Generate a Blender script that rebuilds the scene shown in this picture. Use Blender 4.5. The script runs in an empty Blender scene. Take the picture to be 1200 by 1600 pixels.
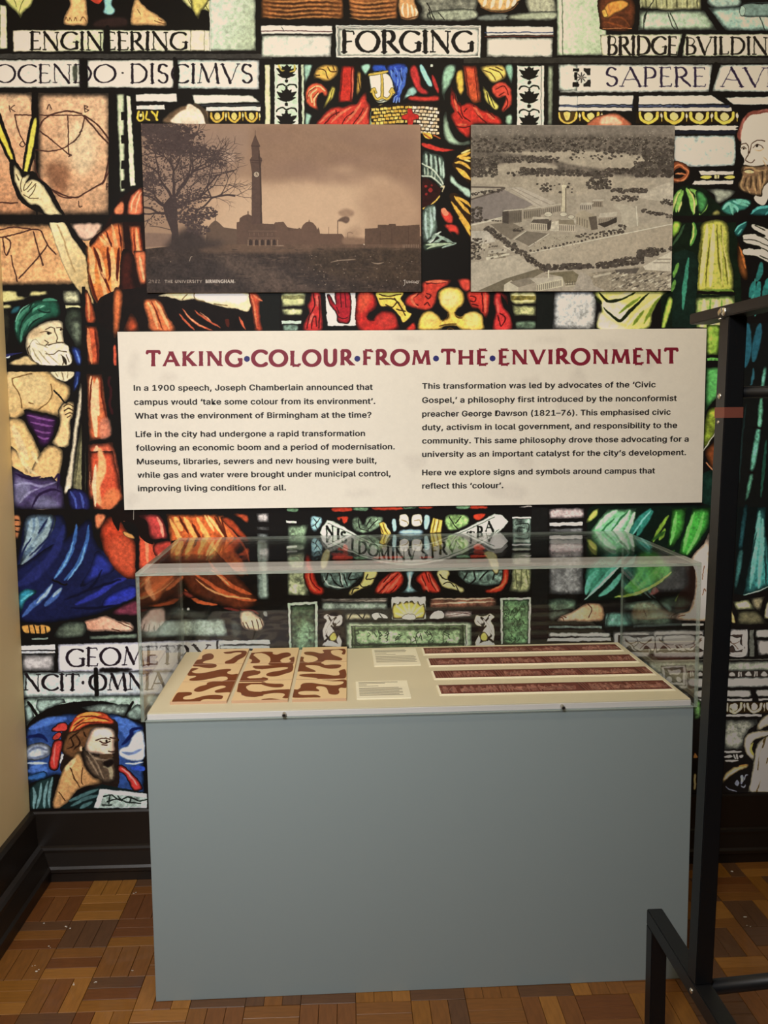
import bpy, bmesh, math, random
import numpy as np
from mathutils import Vector, Matrix

# ---------------------------------------------------------------- camera, world, lights, exposure
FPX, YAW, PITCH, ROLL, CX, CZ, CD = 1396.05, .0383, -.103, -.0093, -.0733, 1.6019, 3.0485
def cam_axes():
    f = np.array([math.sin(YAW) * math.cos(PITCH), math.cos(YAW) * math.cos(PITCH), math.sin(PITCH)])
    r0 = np.array([math.cos(YAW), -math.sin(YAW), 0]); u0 = np.cross(r0, f)
    return math.cos(ROLL) * r0 + math.sin(ROLL) * u0, -math.sin(ROLL) * r0 + math.cos(ROLL) * u0, f
AR, AU, AF = cam_axes()
scene = bpy.context.scene
cam = bpy.data.objects.new('camera', bpy.data.cameras.new('camera'))
scene.collection.objects.link(cam); scene.camera = cam
cam.data.lens = 36 * FPX / 1600; cam.data.sensor_width = 36; cam.data.clip_start = .05
cam.matrix_world = Matrix(((AR[0], AU[0], -AF[0], CX), (AR[1], AU[1], -AF[1], -CD), (AR[2], AU[2], -AF[2], CZ), (0, 0, 0, 1)))

world = bpy.data.worlds.new('world'); scene.world = world; world.use_nodes = True
world.node_tree.nodes['Background'].inputs[0].default_value = (.9, .95, 1, 1)
world.node_tree.nodes['Background'].inputs[1].default_value = .10

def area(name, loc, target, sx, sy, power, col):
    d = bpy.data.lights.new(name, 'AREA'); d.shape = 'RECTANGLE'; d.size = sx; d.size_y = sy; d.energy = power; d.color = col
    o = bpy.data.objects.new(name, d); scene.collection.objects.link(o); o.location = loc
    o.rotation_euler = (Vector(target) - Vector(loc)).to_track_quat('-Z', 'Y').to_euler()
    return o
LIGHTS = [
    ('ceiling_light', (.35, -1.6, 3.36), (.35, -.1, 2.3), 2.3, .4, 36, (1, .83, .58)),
    ('gallery_lamp', (-.62, -3.1, 2.7), (-.66, -.2, .75), .6, .5, 24, (.97, .97, 1)),  # added unseen cool source, in place of daylight from the front left
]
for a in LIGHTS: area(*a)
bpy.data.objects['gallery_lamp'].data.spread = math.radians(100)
vs = scene.view_settings; vs.view_transform = 'Standard'; vs.look = 'None'; vs.gamma = 1; vs.use_curve_mapping = False; vs.exposure = 0.0
scene.cycles.use_denoising = True
scene.cycles.max_bounces = 10; scene.cycles.transparent_max_bounces = 24; scene.cycles.glossy_bounces = 6

# ---------------------------------------------------------------- photograph pixel -> plane
def ray(px, py):
    return AF + AR * (px - 600) / FPX - AU * (py - 800) / FPX
def on_z(px, py, z):
    d = ray(px, py); t = (z - CZ) / d[2]; return np.array([CX + t * d[0], -CD + t * d[1], z])
def on_y(px, py, y):
    d = ray(px, py); t = (y + CD) / d[1]; return np.array([CX + t * d[0], y, CZ + t * d[2]])
def to_px(X, Y, Z):
    d0, d1, d2 = X - CX, Y + CD, Z - CZ
    k = d0 * AF[0] + d1 * AF[1] + d2 * AF[2]
    return 600 + FPX * (d0 * AR[0] + d1 * AR[1] + d2 * AR[2]) / k, 800 - FPX * (d0 * AU[0] + d1 * AU[1] + d2 * AU[2]) / k

# ---------------------------------------------------------------- object helpers
def link(o, parent=None):
    scene.collection.objects.link(o)
    if parent is not None: o.parent = parent
    return o
def tag(o, label=None, cat=None, group=None, kind=None):
    if label: o['label'] = label
    if cat: o['category'] = cat
    if group: o['group'] = group
    if kind: o['kind'] = kind
    return o
def thing(name, label, cat, loc=(0, 0, 0), rz=0, group=None):
    o = bpy.data.objects.new(name, None); link(o); o.location = loc; o.rotation_euler = (0, 0, rz); o.empty_display_size = .05
    return tag(o, label, cat, group)
def bm_box(bm, x0, x1, y0, y1, z0, z1, bev=0, seg=2):
    m = Matrix.Translation(((x0 + x1) / 2, (y0 + y1) / 2, (z0 + z1) / 2)) @ Matrix.Diagonal((x1 - x0, y1 - y0, z1 - z0, 1))
    v = bmesh.ops.create_cube(bm, size=1, matrix=m)['verts']
    if bev:
        e = list({e for a in v for e in a.link_edges})
        bmesh.ops.bevel(bm, geom=e, offset=bev, segments=seg, affect='EDGES', profile=.5)
def bm_tube(bm, a, b, r, seg=20):
    a, b = Vector(a), Vector(b); d = b - a
    m = Matrix.Translation((a + b) / 2) @ d.to_track_quat('Z', 'Y').to_matrix().to_4x4()
    bmesh.ops.create_cone(bm, cap_ends=True, segments=seg, radius1=r, radius2=r, depth=d.length, matrix=m)
def bm_bar(bm, a, b, w, h, bev=.002):
    a, b = Vector(a), Vector(b); d = b - a
    q = d.to_track_quat('Y', 'Z').to_matrix().to_4x4()
    m = Matrix.Translation((a + b) / 2) @ q @ Matrix.Diagonal((w, d.length, h, 1))
    v = bmesh.ops.create_cube(bm, size=1, matrix=m)['verts']
    if bev: bmesh.ops.bevel(bm, geom=list({e for x in v for e in x.link_edges}), offset=bev, segments=2, affect='EDGES')
def mesh(name, bm, mats, parent=None, smooth=False):
    me = bpy.data.meshes.new(name); bm.to_mesh(me); bm.free()
    for m in (mats if isinstance(mats, (list, tuple)) else [mats]): me.materials.append(m)
    if smooth:
        for p in me.polygons: p.use_smooth = True
    return link(bpy.data.objects.new(name, me), parent)
def box(name, x0, x1, y0, y1, z0, z1, mat, parent=None, bev=0):
    bm = bmesh.new(); bm_box(bm, x0, x1, y0, y1, z0, z1, bev); return mesh(name, bm, mat, parent)

# ---------------------------------------------------------------- materials
def s2l(c):
    if isinstance(c, str): c = [int(c[i:i + 2], 16) for i in (0, 2, 4)]
    return tuple(((v / 255 + .055) / 1.055) ** 2.4 if v / 255 > .04045 else v / 255 / 12.92 for v in c) + (1,)
def mat(name, col, rough=.5, spec=.5, var=0, scale=8, metal=0, bump=0, bscale=200, stretch=None, col2=None, coat=0):
    m = bpy.data.materials.new(name); m.use_nodes = True; nt = m.node_tree; b = nt.nodes['Principled BSDF']
    b.inputs['Base Color'].default_value = s2l(col); b.inputs['Roughness'].default_value = rough
    b.inputs['Specular IOR Level'].default_value = spec; b.inputs['Metallic'].default_value = metal; b.inputs['Coat Weight'].default_value = coat
    tc = nt.nodes.new('ShaderNodeTexCoord'); mp = nt.nodes.new('ShaderNodeMapping'); nt.links.new(tc.outputs['Object'], mp.inputs[0])
    if stretch: mp.inputs['Scale'].default_value = stretch
    if var or col2:
        n = nt.nodes.new('ShaderNodeTexNoise'); n.inputs['Scale'].default_value = scale; n.inputs['Detail'].default_value = 5
        nt.links.new(mp.outputs[0], n.inputs['Vector'])
        mx = nt.nodes.new('ShaderNodeMix'); mx.data_type = 'RGBA'
        a = np.array(s2l(col)[:3]); c2 = np.array(s2l(col2)[:3]) if col2 else a * (1 - var); c1 = a if col2 else a * (1 + var)
        mx.inputs[6].default_value = (*c1, 1); mx.inputs[7].default_value = (*c2, 1)
        nt.links.new(n.outputs[0], mx.inputs[0]); nt.links.new(mx.outputs[2], b.inputs['Base Color'])
    if bump:
        n2 = nt.nodes.new('ShaderNodeTexNoise'); n2.inputs['Scale'].default_value = bscale; nt.links.new(mp.outputs[0], n2.inputs['Vector'])
        bp = nt.nodes.new('ShaderNodeBump'); bp.inputs['Strength'].default_value = bump; bp.inputs['Distance'].default_value = .002
        nt.links.new(n2.outputs[0], bp.inputs['Height']); nt.links.new(bp.outputs[0], b.inputs['Normal'])
    return m
def print_mat(name, arr, rough=.5, spec=.3):
    """a material whose colour is a picture drawn by the painter above (arr: h x w x 3, display-referred)"""
    h, w = arr.shape[:2]
    im = bpy.data.images.new(name, w, h, alpha=False, float_buffer=False); im.colorspace_settings.name = 'sRGB'
    px = np.ones((h, w, 4), np.float32); px[..., :3] = np.clip(arr[::-1], 0, 1)
    im.pixels.foreach_set(px.ravel()); im.update(); im.pack()
    m = bpy.data.materials.new(name); m.use_nodes = True; nt = m.node_tree; b = nt.nodes['Principled BSDF']
    t = nt.nodes.new('ShaderNodeTexImage'); t.image = im; t.extension = 'EXTEND'
    nt.links.new(t.outputs[0], b.inputs['Base Color']); b.inputs['Roughness'].default_value = rough; b.inputs['Specular IOR Level'].default_value = spec
    return m
# ---------------------------------------------------------------- painter (numpy raster for the flat prints)
def vnoise(h, w, cell, seed):
    r = np.random.RandomState(seed)
    gh, gw = int(h / cell) + 3, int(w / cell) + 3
    g = r.rand(gh, gw).astype(np.float32)
    y = np.arange(h, dtype=np.float32) / cell; x = np.arange(w, dtype=np.float32) / cell
    yi = y.astype(int); xi = x.astype(int)
    fy = (y - yi)[:, None]; fx = (x - xi)[None, :]
    fy = fy * fy * (3 - 2 * fy); fx = fx * fx * (3 - 2 * fx)
    a = g[yi][:, xi]; b = g[yi][:, xi + 1]; c = g[yi + 1][:, xi]; d = g[yi + 1][:, xi + 1]
    return (a * (1 - fx) + b * fx) * (1 - fy) + (c * (1 - fx) + d * fx) * fy

def fnoise(h, w, cells, seed):
    o = np.zeros((h, w), np.float32); amp = 1.0; s = 0
    for i, c in enumerate(cells):
        o += amp * (vnoise(h, w, c, seed + i) - .5); s += amp; amp *= .6
    return o / s * 2

def blur1(m, r):
    if r < 1: return m
    for ax in (0, 1):
        p = np.pad(m, [(r + 1, r) if a == ax else (0, 0) for a in (0, 1)], mode='constant')
        c = np.cumsum(p, axis=ax, dtype=np.float32)
        n = m.shape[ax]
        if ax == 0: m = (c[2 * r + 1:2 * r + 1 + n] - c[:n]) / (2 * r + 1)
        else: m = (c[:, 2 * r + 1:2 * r + 1 + n] - c[:, :n]) / (2 * r + 1)
    return m

def pts_of(s):
    if isinstance(s, str):
        v = [float(t) for t in s.replace(',', ' ').split()]
        return np.array(v).reshape(-1, 2)
    return np.array(s, float)

def smooth_closed(p, k=5):
    n = len(p); out = []
    for i in range(n):
        a, b, c, d = p[i - 1], p[i], p[(i + 1) % n], p[(i + 2) % n]
        for j in range(k):
            t = j / k
            out.append(.5 * ((2 * b) + (c - a) * t + (2 * a - 5 * b + 4 * c - d) * t * t + (3 * b - a - 3 * c + d) * t ** 3))
    return np.array(out)

def smooth_open(p, k=5):
    n = len(p)
    if n < 3: return p
    out = []
    for i in range(n - 1):
        a, b, c, d = p[max(i - 1, 0)], p[i], p[i + 1], p[min(i + 2, n - 1)]
        for j in range(k):
            t = j / k
            out.append(.5 * ((2 * b) + (c - a) * t + (2 * a - 5 * b + 4 * c - d) * t * t + (3 * b - a - 3 * c + d) * t ** 3))
    out.append(p[-1])
    return np.array(out)

def hx(c):
    if isinstance(c, str): return np.array([int(c[i:i + 2], 16) / 255 for i in (0, 2, 4)], np.float32)
    return np.array(c, np.float32) / 255

class Canvas:
    """a flat print; points are given in photograph pixels and turned into print coordinates by fn"""
    def __init__(s, x0, y0, x1, y1, k, base, fn=None, seed=1):
        s.x0, s.y0, s.k, s.fn = x0, y0, k, fn
        s.w, s.h = int(round((x1 - x0) * k)), int(round((y1 - y0) * k))
        s.x1, s.y1 = x1, y1
        s.a = np.empty((s.h, s.w, 3), np.float32); s.a[:] = hx(base)
        s.n = fnoise(s.h, s.w, (26, 11, 5, 2.5), seed)
        s.nv = fnoise(s.h, s.w, (9, 4, 2), seed + 50)
        s.o = (0, 0, 1)
    def O(s, x, y, k=4): s.o = (x, y, k)
    def tr(s, p):
        p = pts_of(p); q = np.array([s.o[0], s.o[1]]) + p / s.o[2]
        if s.fn is not None: q = s.fn(q)
        return (q - np.array([s.x0, s.y0])) * s.k
    def box(s, q, pad):
        a = np.floor(q.min(0) - pad).astype(int); b = np.ceil(q.max(0) + pad).astype(int) + 1
        return max(a[0], 0), max(a[1], 0), min(b[0], s.w), min(b[1], s.h)
    def polymask(s, q, pad):
        x0, y0, x1, y1 = s.box(q, pad)
        if x1 <= x0 or y1 <= y0: return None
        X = (np.arange(x0, x1) + .5)[None, :]; Y = (np.arange(y0, y1) + .5)
        m = np.zeros((y1 - y0, x1 - x0), bool)
        n = len(q)
        for i in range(n):
            ax, ay = q[i]; bx, by = q[(i + 1) % n]
            if ay == by: continue
            lo, hi = min(ay, by), max(ay, by)
            r0 = max(int(np.ceil(lo - y0 - .5)), 0); r1 = min(int(np.ceil(hi - y0 - .5)), y1 - y0)
            if r1 <= r0: continue
            xs = ax + (Y[r0:r1] - ay) * (bx - ax) / (by - ay)
            m[r0:r1] ^= X < xs[:, None]
        return x0, y0, x1, y1, m.astype(np.float32)
    def put(s, b, m, col, n=.12, e=0, ed=.4, g=None):
        x0, y0, x1, y1 = b
        c = np.broadcast_to(hx(col), m.shape + (3,)).astype(np.float32)
        f = np.ones_like(m)
        if e:
            br = float(hx(col).mean())
            if br > .74: e, ed = e * .55, min(1, ed * 1.5)
            bm = blur1(blur1(m, int(1.5 * e * s.k)), max(1, int(.8 * e * s.k)))
            f = f * (ed * .8 + (1 - ed * .8) * np.clip(bm * 2.1 - .9, 0, 1))
            c = c * (1 + .10 * np.clip(bm * 2.4 - 1.4, 0, 1))[..., None]
        if n: f = f * (1 + n * .9 * s.n[y0:y1, x0:x1] + n * .8 * s.nv[y0:y1, x0:x1])
        if g is not None:      # second colour towards one side: (colour, angle deg)
            c2 = hx(g[0]); a = math.radians(g[1])
            yy, xx = np.mgrid[0:m.shape[0], 0:m.shape[1]]
            t = (xx / max(m.shape[1], 1) - .5) * math.cos(a) + (yy / max(m.shape[0], 1) - .5) * math.sin(a) + .5 + .25 * s.n[y0:y1, x0:x1]
            t = np.clip(t, 0, 1)[..., None]
            c = c * (1 - t) + c2 * t
        c = c * np.maximum(f, .03)[..., None]
        v = s.a[y0:y1, x0:x1]; M = m[..., None]
        s.a[y0:y1, x0:x1] = v * (1 - M) + c * M
    def P(s, p, col, e=0, n=.12, sm=1, soft=0, ed=.4, a=1, g=None, ol=0, oc='140f0c'):
        q = s.tr(p)
        if sm: q = smooth_closed(q)
        if ol:
            r = s.linemask(np.vstack([q, q[:1]]), ol * s.k, ol * s.k, .8)
            if r: s.put(r[:4], r[4], oc, n=0)
        pad = soft * s.k * 2 + 2
        r = s.polymask(q, pad)
        if r is None: return
        m = r[4]
        if soft: m = blur1(blur1(m, int(max(1, soft * s.k))), int(max(1, soft * s.k / 2)))
        s.put(r[:4], m * a, col, n, e, ed, g)
    def R(s, x0, y0, x1, y1, col, **kw):
        kw.setdefault('sm', 0)
        s.P([(x0, y0), (x1, y0), (x1, y1), (x0, y1)], col, **kw)
    def linemask(s, q, w0, w1, soft, taper=0):
        wm = max(w0, w1)
        x0, y0, x1, y1 = s.box(q, wm + soft * 2 + 1)
        if x1 <= x0 or y1 <= y0: return None
        m = np.zeros((y1 - y0, x1 - x0), np.float32)
        seg = np.hypot(*(q[1:] - q[:-1]).T); tot = seg.sum() + 1e-6; acc = 0
        for i in range(len(q) - 1):
            a, b = q[i], q[i + 1]
            xx0, yy0, xx1, yy1 = s.box(np.array([a, b]), wm + soft * 2 + 1)
            if xx1 <= xx0 or yy1 <= yy0: acc += seg[i]; continue
            X = (np.arange(xx0, xx1) + .5)[None, :]; Y = (np.arange(yy0, yy1) + .5)[:, None]
            d = b - a; L2 = d @ d + 1e-9
            t = np.clip(((X - a[0]) * d[0] + (Y - a[1]) * d[1]) / L2, 0, 1)
            dist = np.hypot(X - a[0] - t * d[0], Y - a[1] - t * d[1])
            u = (acc + t * seg[i]) / tot
            w = (w0 + (w1 - w0) * u) / 2
            if taper: w = w * np.sqrt(np.clip(1 - np.abs(2 * u - 1) ** 2, 0, 1))
            v = np.clip((w - dist) / soft + .5, 0, 1) * np.clip(w / (.6), 0, 1)
            sub = m[yy0 - y0:yy1 - y0, xx0 - x0:xx1 - x0]
            np.maximum(sub, v, out=sub)
            acc += seg[i]
        return x0, y0, x1, y1, m
    def L(s, p, w, col='140f0c', w1=None, sm=1, soft=.5, n=.08, a=1, taper=0):
        q = s.tr(p)
        if sm: q = smooth_open(q)
        r = s.linemask(q, w * s.k, (w if w1 is None else w1) * s.k, max(soft * s.k, .8), taper)
        if r: s.put(r[:4], r[4] * a, col, n)
    def F(s, p, w, col, soft=1.2, a=1, n=.15): s.L(p, w, col, soft=soft, a=a, taper=1, n=n)   # a tapering brush stroke
    def C(s, x, y, r, col, ry=None, k=14, **kw):
        ry = ry or r
        s.P([(x + r * math.cos(6.2832 * i / k), y + ry * math.sin(6.2832 * i / k)) for i in range(k)], col, **kw)
    def LL(s, txt, w, col='140f0c', **kw):
        for t in txt.split('|'): s.L(t, w, col, **kw)
    def FF(s, txt, w, col, **kw):
        for t in txt.split('|'): s.F(t, w, col, **kw)
    def PP(s, txt, col, **kw):
        for t in txt.split('|'): s.P(t, col, **kw)

# roman capitals: strokes in a unit-high box; weight t = thick stroke, h = hairline. (width, [(kind, pts)...], serif feet)
def arc(cx, cy, rx, ry, a0, a1, n=14):
    return [(cx + rx * math.cos(math.radians(a0 + (a1 - a0) * i / n)), cy + ry * math.sin(math.radians(a0 + (a1 - a0) * i / n))) for i in range(n + 1)]
GL = {
 'A': (.82, [('h', [(.05, 1), (.40, 0)]), ('t', [(.40, 0), (.77, 1)]), ('h', [(.18, .64), (.62, .64)])], [(.05, 1), (.77, 1)]),
 'B': (.58, [('t', [(.12, 0), (.12, 1)]), ('h', [(.12, 0)] + arc(.28, .24, .20, .24, -90, 90) + [(.12, .48)]), ('t', [(.12, .48)] + arc(.30, .74, .24, .26, -90, 90) + [(.12, 1)])], [(.12, 0), (.12, 1)]),
 'C': (.80, [('t', arc(.48, .5, .43, .5, -48, -312, 22))], []),
 'D': (.80, [('t', [(.12, 0), (.12, 1)]), ('t', [(.12, 0)] + arc(.32, .5, .42, .5, -90, 90, 18) + [(.12, 1)])], [(.12, 0), (.12, 1)]),
 'E': (.54, [('t', [(.12, 0), (.12, 1)]), ('h', [(.12, 0), (.48, 0), (.49, .1)]), ('h', [(.12, .48), (.42, .48)]), ('h', [(.12, 1), (.5, 1), (.52, .88)])], [(.12, 0), (.12, 1)]),
 'F': (.52, [('t', [(.12, 0), (.12, 1)]), ('h', [(.12, 0), (.48, 0), (.49, .12)]), ('h', [(.12, .5), (.42, .5)])], [(.12, 1)]),
 'G': (.84, [('t', arc(.48, .5, .43, .5, -50, -310, 22)), ('t', [(.77, .56), (.77, .9)]), ('h', [(.62, .56), (.86, .56)])], []),
 'H': (.80, [('t', [(.12, 0), (.12, 1)]), ('t', [(.68, 0), (.68, 1)]), ('h', [(.12, .5), (.68, .5)])], [(.12, 0), (.12, 1), (.68, 0), (.68, 1)]),
 'I': (.24, [('t', [(.12, 0), (.12, 1)])], [(.12, 0), (.12, 1)]),
 'K': (.70, [('t', [(.12, 0), (.12, 1)]), ('h', [(.12, .58), (.56, 0)]), ('t', [(.26, .42), (.66, 1)])], [(.12, 0), (.12, 1), (.66, 1), (.56, 0)]),
 'L': (.54, [('t', [(.12, 0), (.12, 1)]), ('h', [(.12, 1), (.5, 1), (.52, .86)])], [(.12, 0), (.12, 1)]),
 'M': (.98, [('h', [(.08, 1), (.18, 0)]), ('t', [(.18, 0), (.49, .92)]), ('h', [(.49, .92), (.80, 0)]), ('t', [(.80, 0), (.90, 1)])], [(.08, 1), (.90, 1)]),
 'N': (.84, [('h', [(.12, 1), (.12, 0)]), ('t', [(.12, 0), (.72, 1)]), ('h', [(.72, 1), (.72, 0)])], [(.12, 1), (.72, 0)]),
 'O': (.96, [('t', arc(.48, .5, .43, .5, 0, 360, 26))], []),
 'P': (.56, [('t', [(.12, 0), (.12, 1)]), ('t', [(.12, 0)] + arc(.28, .28, .22, .28, -90, 90) + [(.12, .56)])], [(.12, 0), (.12, 1)]),
 'R': (.68, [('t', [(.12, 0), (.12, 1)]), ('t', [(.12, 0)] + arc(.28, .26, .22, .26, -90, 90) + [(.12, .52)]), ('t', [(.3, .52), (.66, 1)])], [(.12, 0), (.12, 1)]),
 'S': (.56, [('t', arc(.28, .26, .19, .26, -40, -200, 10) + [(.26, .48)] + arc(.28, .74, .2, .26, -70, 150, 14))], []),
 'T': (.70, [('t', [(.35, 0), (.35, 1)]), ('h', [(.03, .1), (.05, 0), (.65, 0), (.67, .1)])], [(.35, 1)]),
 'U': (.76, [('t', [(.12, 0), (.12, .62)] + arc(.38, .66, .26, .34, 180, 0, 14) + [(.64, 0)])], [(.12, 0), (.64, 0)]),
 'V': (.78, [('t', [(.04, 0), (.40, 1)]), ('h', [(.40, 1), (.74, 0)])], [(.04, 0), (.74, 0)]),
 'Y': (.72, [('t', [(.04, 0), (.36, .5), (.36, 1)]), ('h', [(.36, .5), (.68, 0)])], [(.36, 1), (.04, 0), (.68, 0)]),
 '.': (.30, [], []), ' ': (.34, [], []),
}
def flare(cv, a, b, w, col, up):
    """a straight stroke with square, slightly flared ends"""
    a, b = np.array(a, float), np.array(b, float); d = b - a; L_ = math.hypot(*d) + 1e-6; d /= L_; n = np.array([-d[1], d[0]]) * w / 2
    ts = (0, .12, .3, .7, .88, 1); ws = (1.16, 1.0, .92, .92, 1.0, 1.16)
    L1 = [a + d * L_ * t + n * q for t, q in zip(ts, ws)]; R1 = [a + d * L_ * t - n * q for t, q in zip(ts, ws)]
    if up:      # ends cut level with the line of writing
        for P_ in (L1, R1):
            for i, e in ((0, a), (-1, b)):
                if abs(d[1]) > .3: P_[i] = P_[i] + d * ((e[1] - P_[i][1]) / d[1])
    cv.P(np.array(L1 + R1[::-1]), col, sm=0, n=.02)
def lettering(cv, txt, x0, x1, yt, yb, wt, wh, col, gap=.1, serif=.10, dy=0, dot=None, cut=False):
    tot = sum(GL[c][0] for c in txt) + gap * (len(txt) - 1)
    sx = (x1 - x0) / tot; H = yb - yt; x = x0
    for c in txt:
        w, st, sf = GL[c]
        sh = dy * (x - x0) / max(x1 - x0, 1)
        T = lambda p: [(x + a * sx, yt + b * H + sh) for a, b in p]
        for k, p in st:
            q = T(p)
            if cut and len(p) <= 3:
                for i in range(len(q) - 1): flare(cv, q[i], q[i + 1], wt if k == 't' else wh, col, True)
                continue
            if k == 'h': cv.L(q, wh, col, sm=0, soft=.35, n=.03); continue
            ws = [wh + (wt - wh) * min(1, 1.25 * abs(q[i + 1][1] - q[i][1]) / (math.hypot(q[i + 1][0] - q[i][0], q[i + 1][1] - q[i][1]) + 1e-6)) for i in range(len(q) - 1)]
            for i in range(len(q) - 1):
                cv.L([q[i], q[i + 1]], ws[max(i - 1, 0)] * .5 + ws[i] * .5, col, w1=ws[i] * .5 + ws[min(i + 1, len(ws) - 1)] * .5, sm=0, soft=.35, n=.03)
        if serif:
            for (a, b) in sf: cv.L(T([(a - serif, b), (a + serif, b)]), wh, col, sm=0, soft=.35, n=.03)
        if c == '.': cv.C(x + .15 * sx, yt + .5 * H + sh, dot[0], dot[1], n=.03)
        x += (w + gap) * sx
def mural_extra(m):
    """the panes the photograph does not show: above its frame, beyond its right edge and behind the plinth"""
    rr = random.Random(15); m.O(0, 0, 1)
    pal = ('b8bc98', 'a8b0a0', '8c5a34', 'b0603a', '4c6c5c', 'c8c0a0', '3c4c80', '9c9c7c', 'c09858')
    for (xa, ya, xb, yb, s, cs) in ((-50, -118, 1315, -4, 62, pal), (1206, 0, 1315, 1250, 56, pal), (240, 1112, 1082, 1262, 66, ('9ca490', 'b4aca0', '84907c', 'a89c84', '6c7868', 'bcb49c')), (225, 1030, 1080, 1108, 80, ('b0a898', '8c9484', 'a49c8c'))):
        y = ya
        while y < yb - 14:
            h = min(rr.uniform(.45, .9) * s, yb - y); x = xa
            while x < xb - 10:
                w = min(rr.uniform(.7, 1.7) * s, xb - x)
                m.P([(x + 3, y + 3 + rr.uniform(0, 3)), (x + w - 3, y + 3), (x + w - 3 - rr.uniform(0, 4), y + h - 3), (x + 3, y + h - 3)], rr.choice(cs), e=3, sm=0, n=.25)
                m.F([(x + 8, y + h * .7), (x + w * .5, y + h * .4), (x + w - 8, y + h * .5)], 2.5, rr.choice(('3c3828', 'd8d4b8', '6c4428')), a=.6)
                x += w
            y += h
BK = '150f0c'
def mural_top(m):
    D = m.R; P = m.P; L = m.L; LL = m.LL; F = m.F; FF = m.FF; PP = m.PP
    # ---- upper left: engineering light
    m.O(0, 0)
    P('0,30 44,40 48,305 0,310', 'd6d6a0', e=3, sm=0)
    P('35,-40 215,-40 205,10 190,45 150,80 128,118 108,85 66,48 35,10', 'c3bb6a', e=3)
    LL('150,0 125,60 127,110|90,0 105,45', 1, '5f5a24')
    P('440,-20 535,-20 545,70 552,118 546,160 520,164 488,160 460,162 430,158 402,155 398,122 415,80 438,34', 'e2a86c', e=3, ed=.6)
    LL('408,128 416,108 424,130|432,132 440,112 448,132|466,130 474,108 484,132|505,132 520,108 540,134', 1, '6b3c1c')
    P('560,-10 640,-10 622,22 588,16', 'd24026')
    P('648,-10 706,-10 700,30 722,58 714,88 690,98 660,92 643,68 655,38', '8fbfbf', e=2)
    P('640,120 780,112 780,165 590,165', '3e2520', soft=2)
    P('850,-20 885,20 925,58 985,95 1036,132 1042,160 1000,164 930,160 870,162 820,156 818,104 832,40', 'e0aa6c', e=3, ed=.6)
    LL('965,130 1000,142 1035,150|990,118 1015,132|860,60 880,90', 1, '6b3c1c')
    P('1140,-20 1300,-20 1420,-20 1400,60 1345,118 1300,70 1220,60 1180,50', 'd8cf86', e=3)
    LL('1260,0 1300,60 1340,112|1180,0 1200,40', 1.2, '6b6026')
    # panel strips of cream glass with the word
    P('82,190 650,188 648,322 84,324', 'e6d2b0', e=3, sm=0, g=('d8dcae', 0)); P('686,190 1385,190 1380,320 690,322', 'e2e2b8', e=3, sm=0, g=('e8dcba', 0))
    lettering(m, 'ENGINEERING', 186, 1172, 204, 312, 4.6, 1.7, '1d1512', gap=.06, serif=.09)
    L('672,170 668,330', 5.5)
    D(-300, 338, 1700, 368, '46403a', n=.2)
    P('-200,376 498,374 500,548 -200,552', 'dcd8c6', e=4, sm=0, g=('e0d8c8', 0)); P('548,378 1086,376 1084,552 550,550', 'e4dccc', e=4, sm=0); P('1112,376 1622,378 1620,560 1114,554', 'd2dccc', e=5, sm=0, g=('e6e0d8', 0))
    lettering(m, 'OCENDO', -40, 728, 406, 518, 3.6, 1.3, '2a1a26', gap=.05, serif=.08)
    lettering(m, 'DISCIMVS', 812, 1585, 404, 520, 3.9, 1.3, '2a1a26', gap=.07, serif=.08)
    m.C(768, 458, 7, '3a2a2a')
    L('520,380 535,460 528,552', 7, soft=1.2); L('1092,370 1110,450 1098,560', 6, soft=1.2); P('455,420 485,420 478,500 460,500', '5a5a48', soft=1)
    # parchment with the geometry drawing
    P('-300,582 206,580 225,700 225,1345 -300,1345', 'd2a680', e=6, n=.2, sm=0, g=('c98a5e', 90))
    P('240,582 690,585 692,1345 236,1345', 'd6a882', e=7, n=.2, sm=0, g=('c9946c', 120))
    P('300,1020 420,1040 430,1160 380,1220 330,1180 290,1080', '9a6240', soft=6, a=.8)
    P('430,800 560,780 600,980 520,1100 440,1000', 'e6c8a0', soft=8, a=.8)
    P('-300,1400 640,1400 640,1500 560,1650 600,1770 350,1782 -300,1786', 'd39a66', e=6, n=.2, sm=0)
    LL('95,720 330,722 520,722|95,722 110,800 140,870 170,910 260,945 360,940 430,910 500,840 530,740|425,730 432,960|250,820 340,890 436,972|215,1000 240,1100 330,1190 400,1235 490,1235', 1.9, '5b3024')
    LL('245,800 300,728 420,695 510,712|520,722 590,800 660,880 680,900|680,900 690,940 660,1100 650,1140|650,1140 560,1190 480,1235 400,1220 330,1188|530,725 620,790 690,890 700,940 690,1050 640,1150', 2.4, '5b3024')
    LL('60,662 66,700|92,660 70,682 96,700|295,685 308,655 322,684|530,662 532,704|530,662 552,668 534,682 556,692 534,704|665,1150 668,1185|668,1150 685,1160 668,1172|490,1260 496,1295 515,1292|125,905 140,885 155,905 140,918 125,905|500,830 515,820|425,960 448,972 430,980', 1.3, '4a2820')
    LL('-100,1490 30,1480 180,1440|180,1440 250,1440 300,1530 350,1590|0,1440 90,1420 190,1432|30,1480 70,1520 40,1600 20,1500 30,1480|210,1450 240,1560 270,1660|70,1600 110,1760|300,1530 250,1600 160,1700 120,1740|-50,1265 60,1268 110,1270', 2.1, '5b3024')
    D(200, 575, 240, 800, BK); D(680, 575, 722, 1350, BK)
    L('240,780 214,900 212,990', 2.5, BK)
    # architectural strip
    P('728,590 778,588 780,1200 750,1205 742,900', 'c8caa4', e=2, sm=0); P('790,600 818,600 848,1160 812,1165', 'd2d2ae', e=2, sm=0)
    for y in (700, 848, 1006, 1130): D(758, y, 792, y + 52, BK, n=0)
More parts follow.
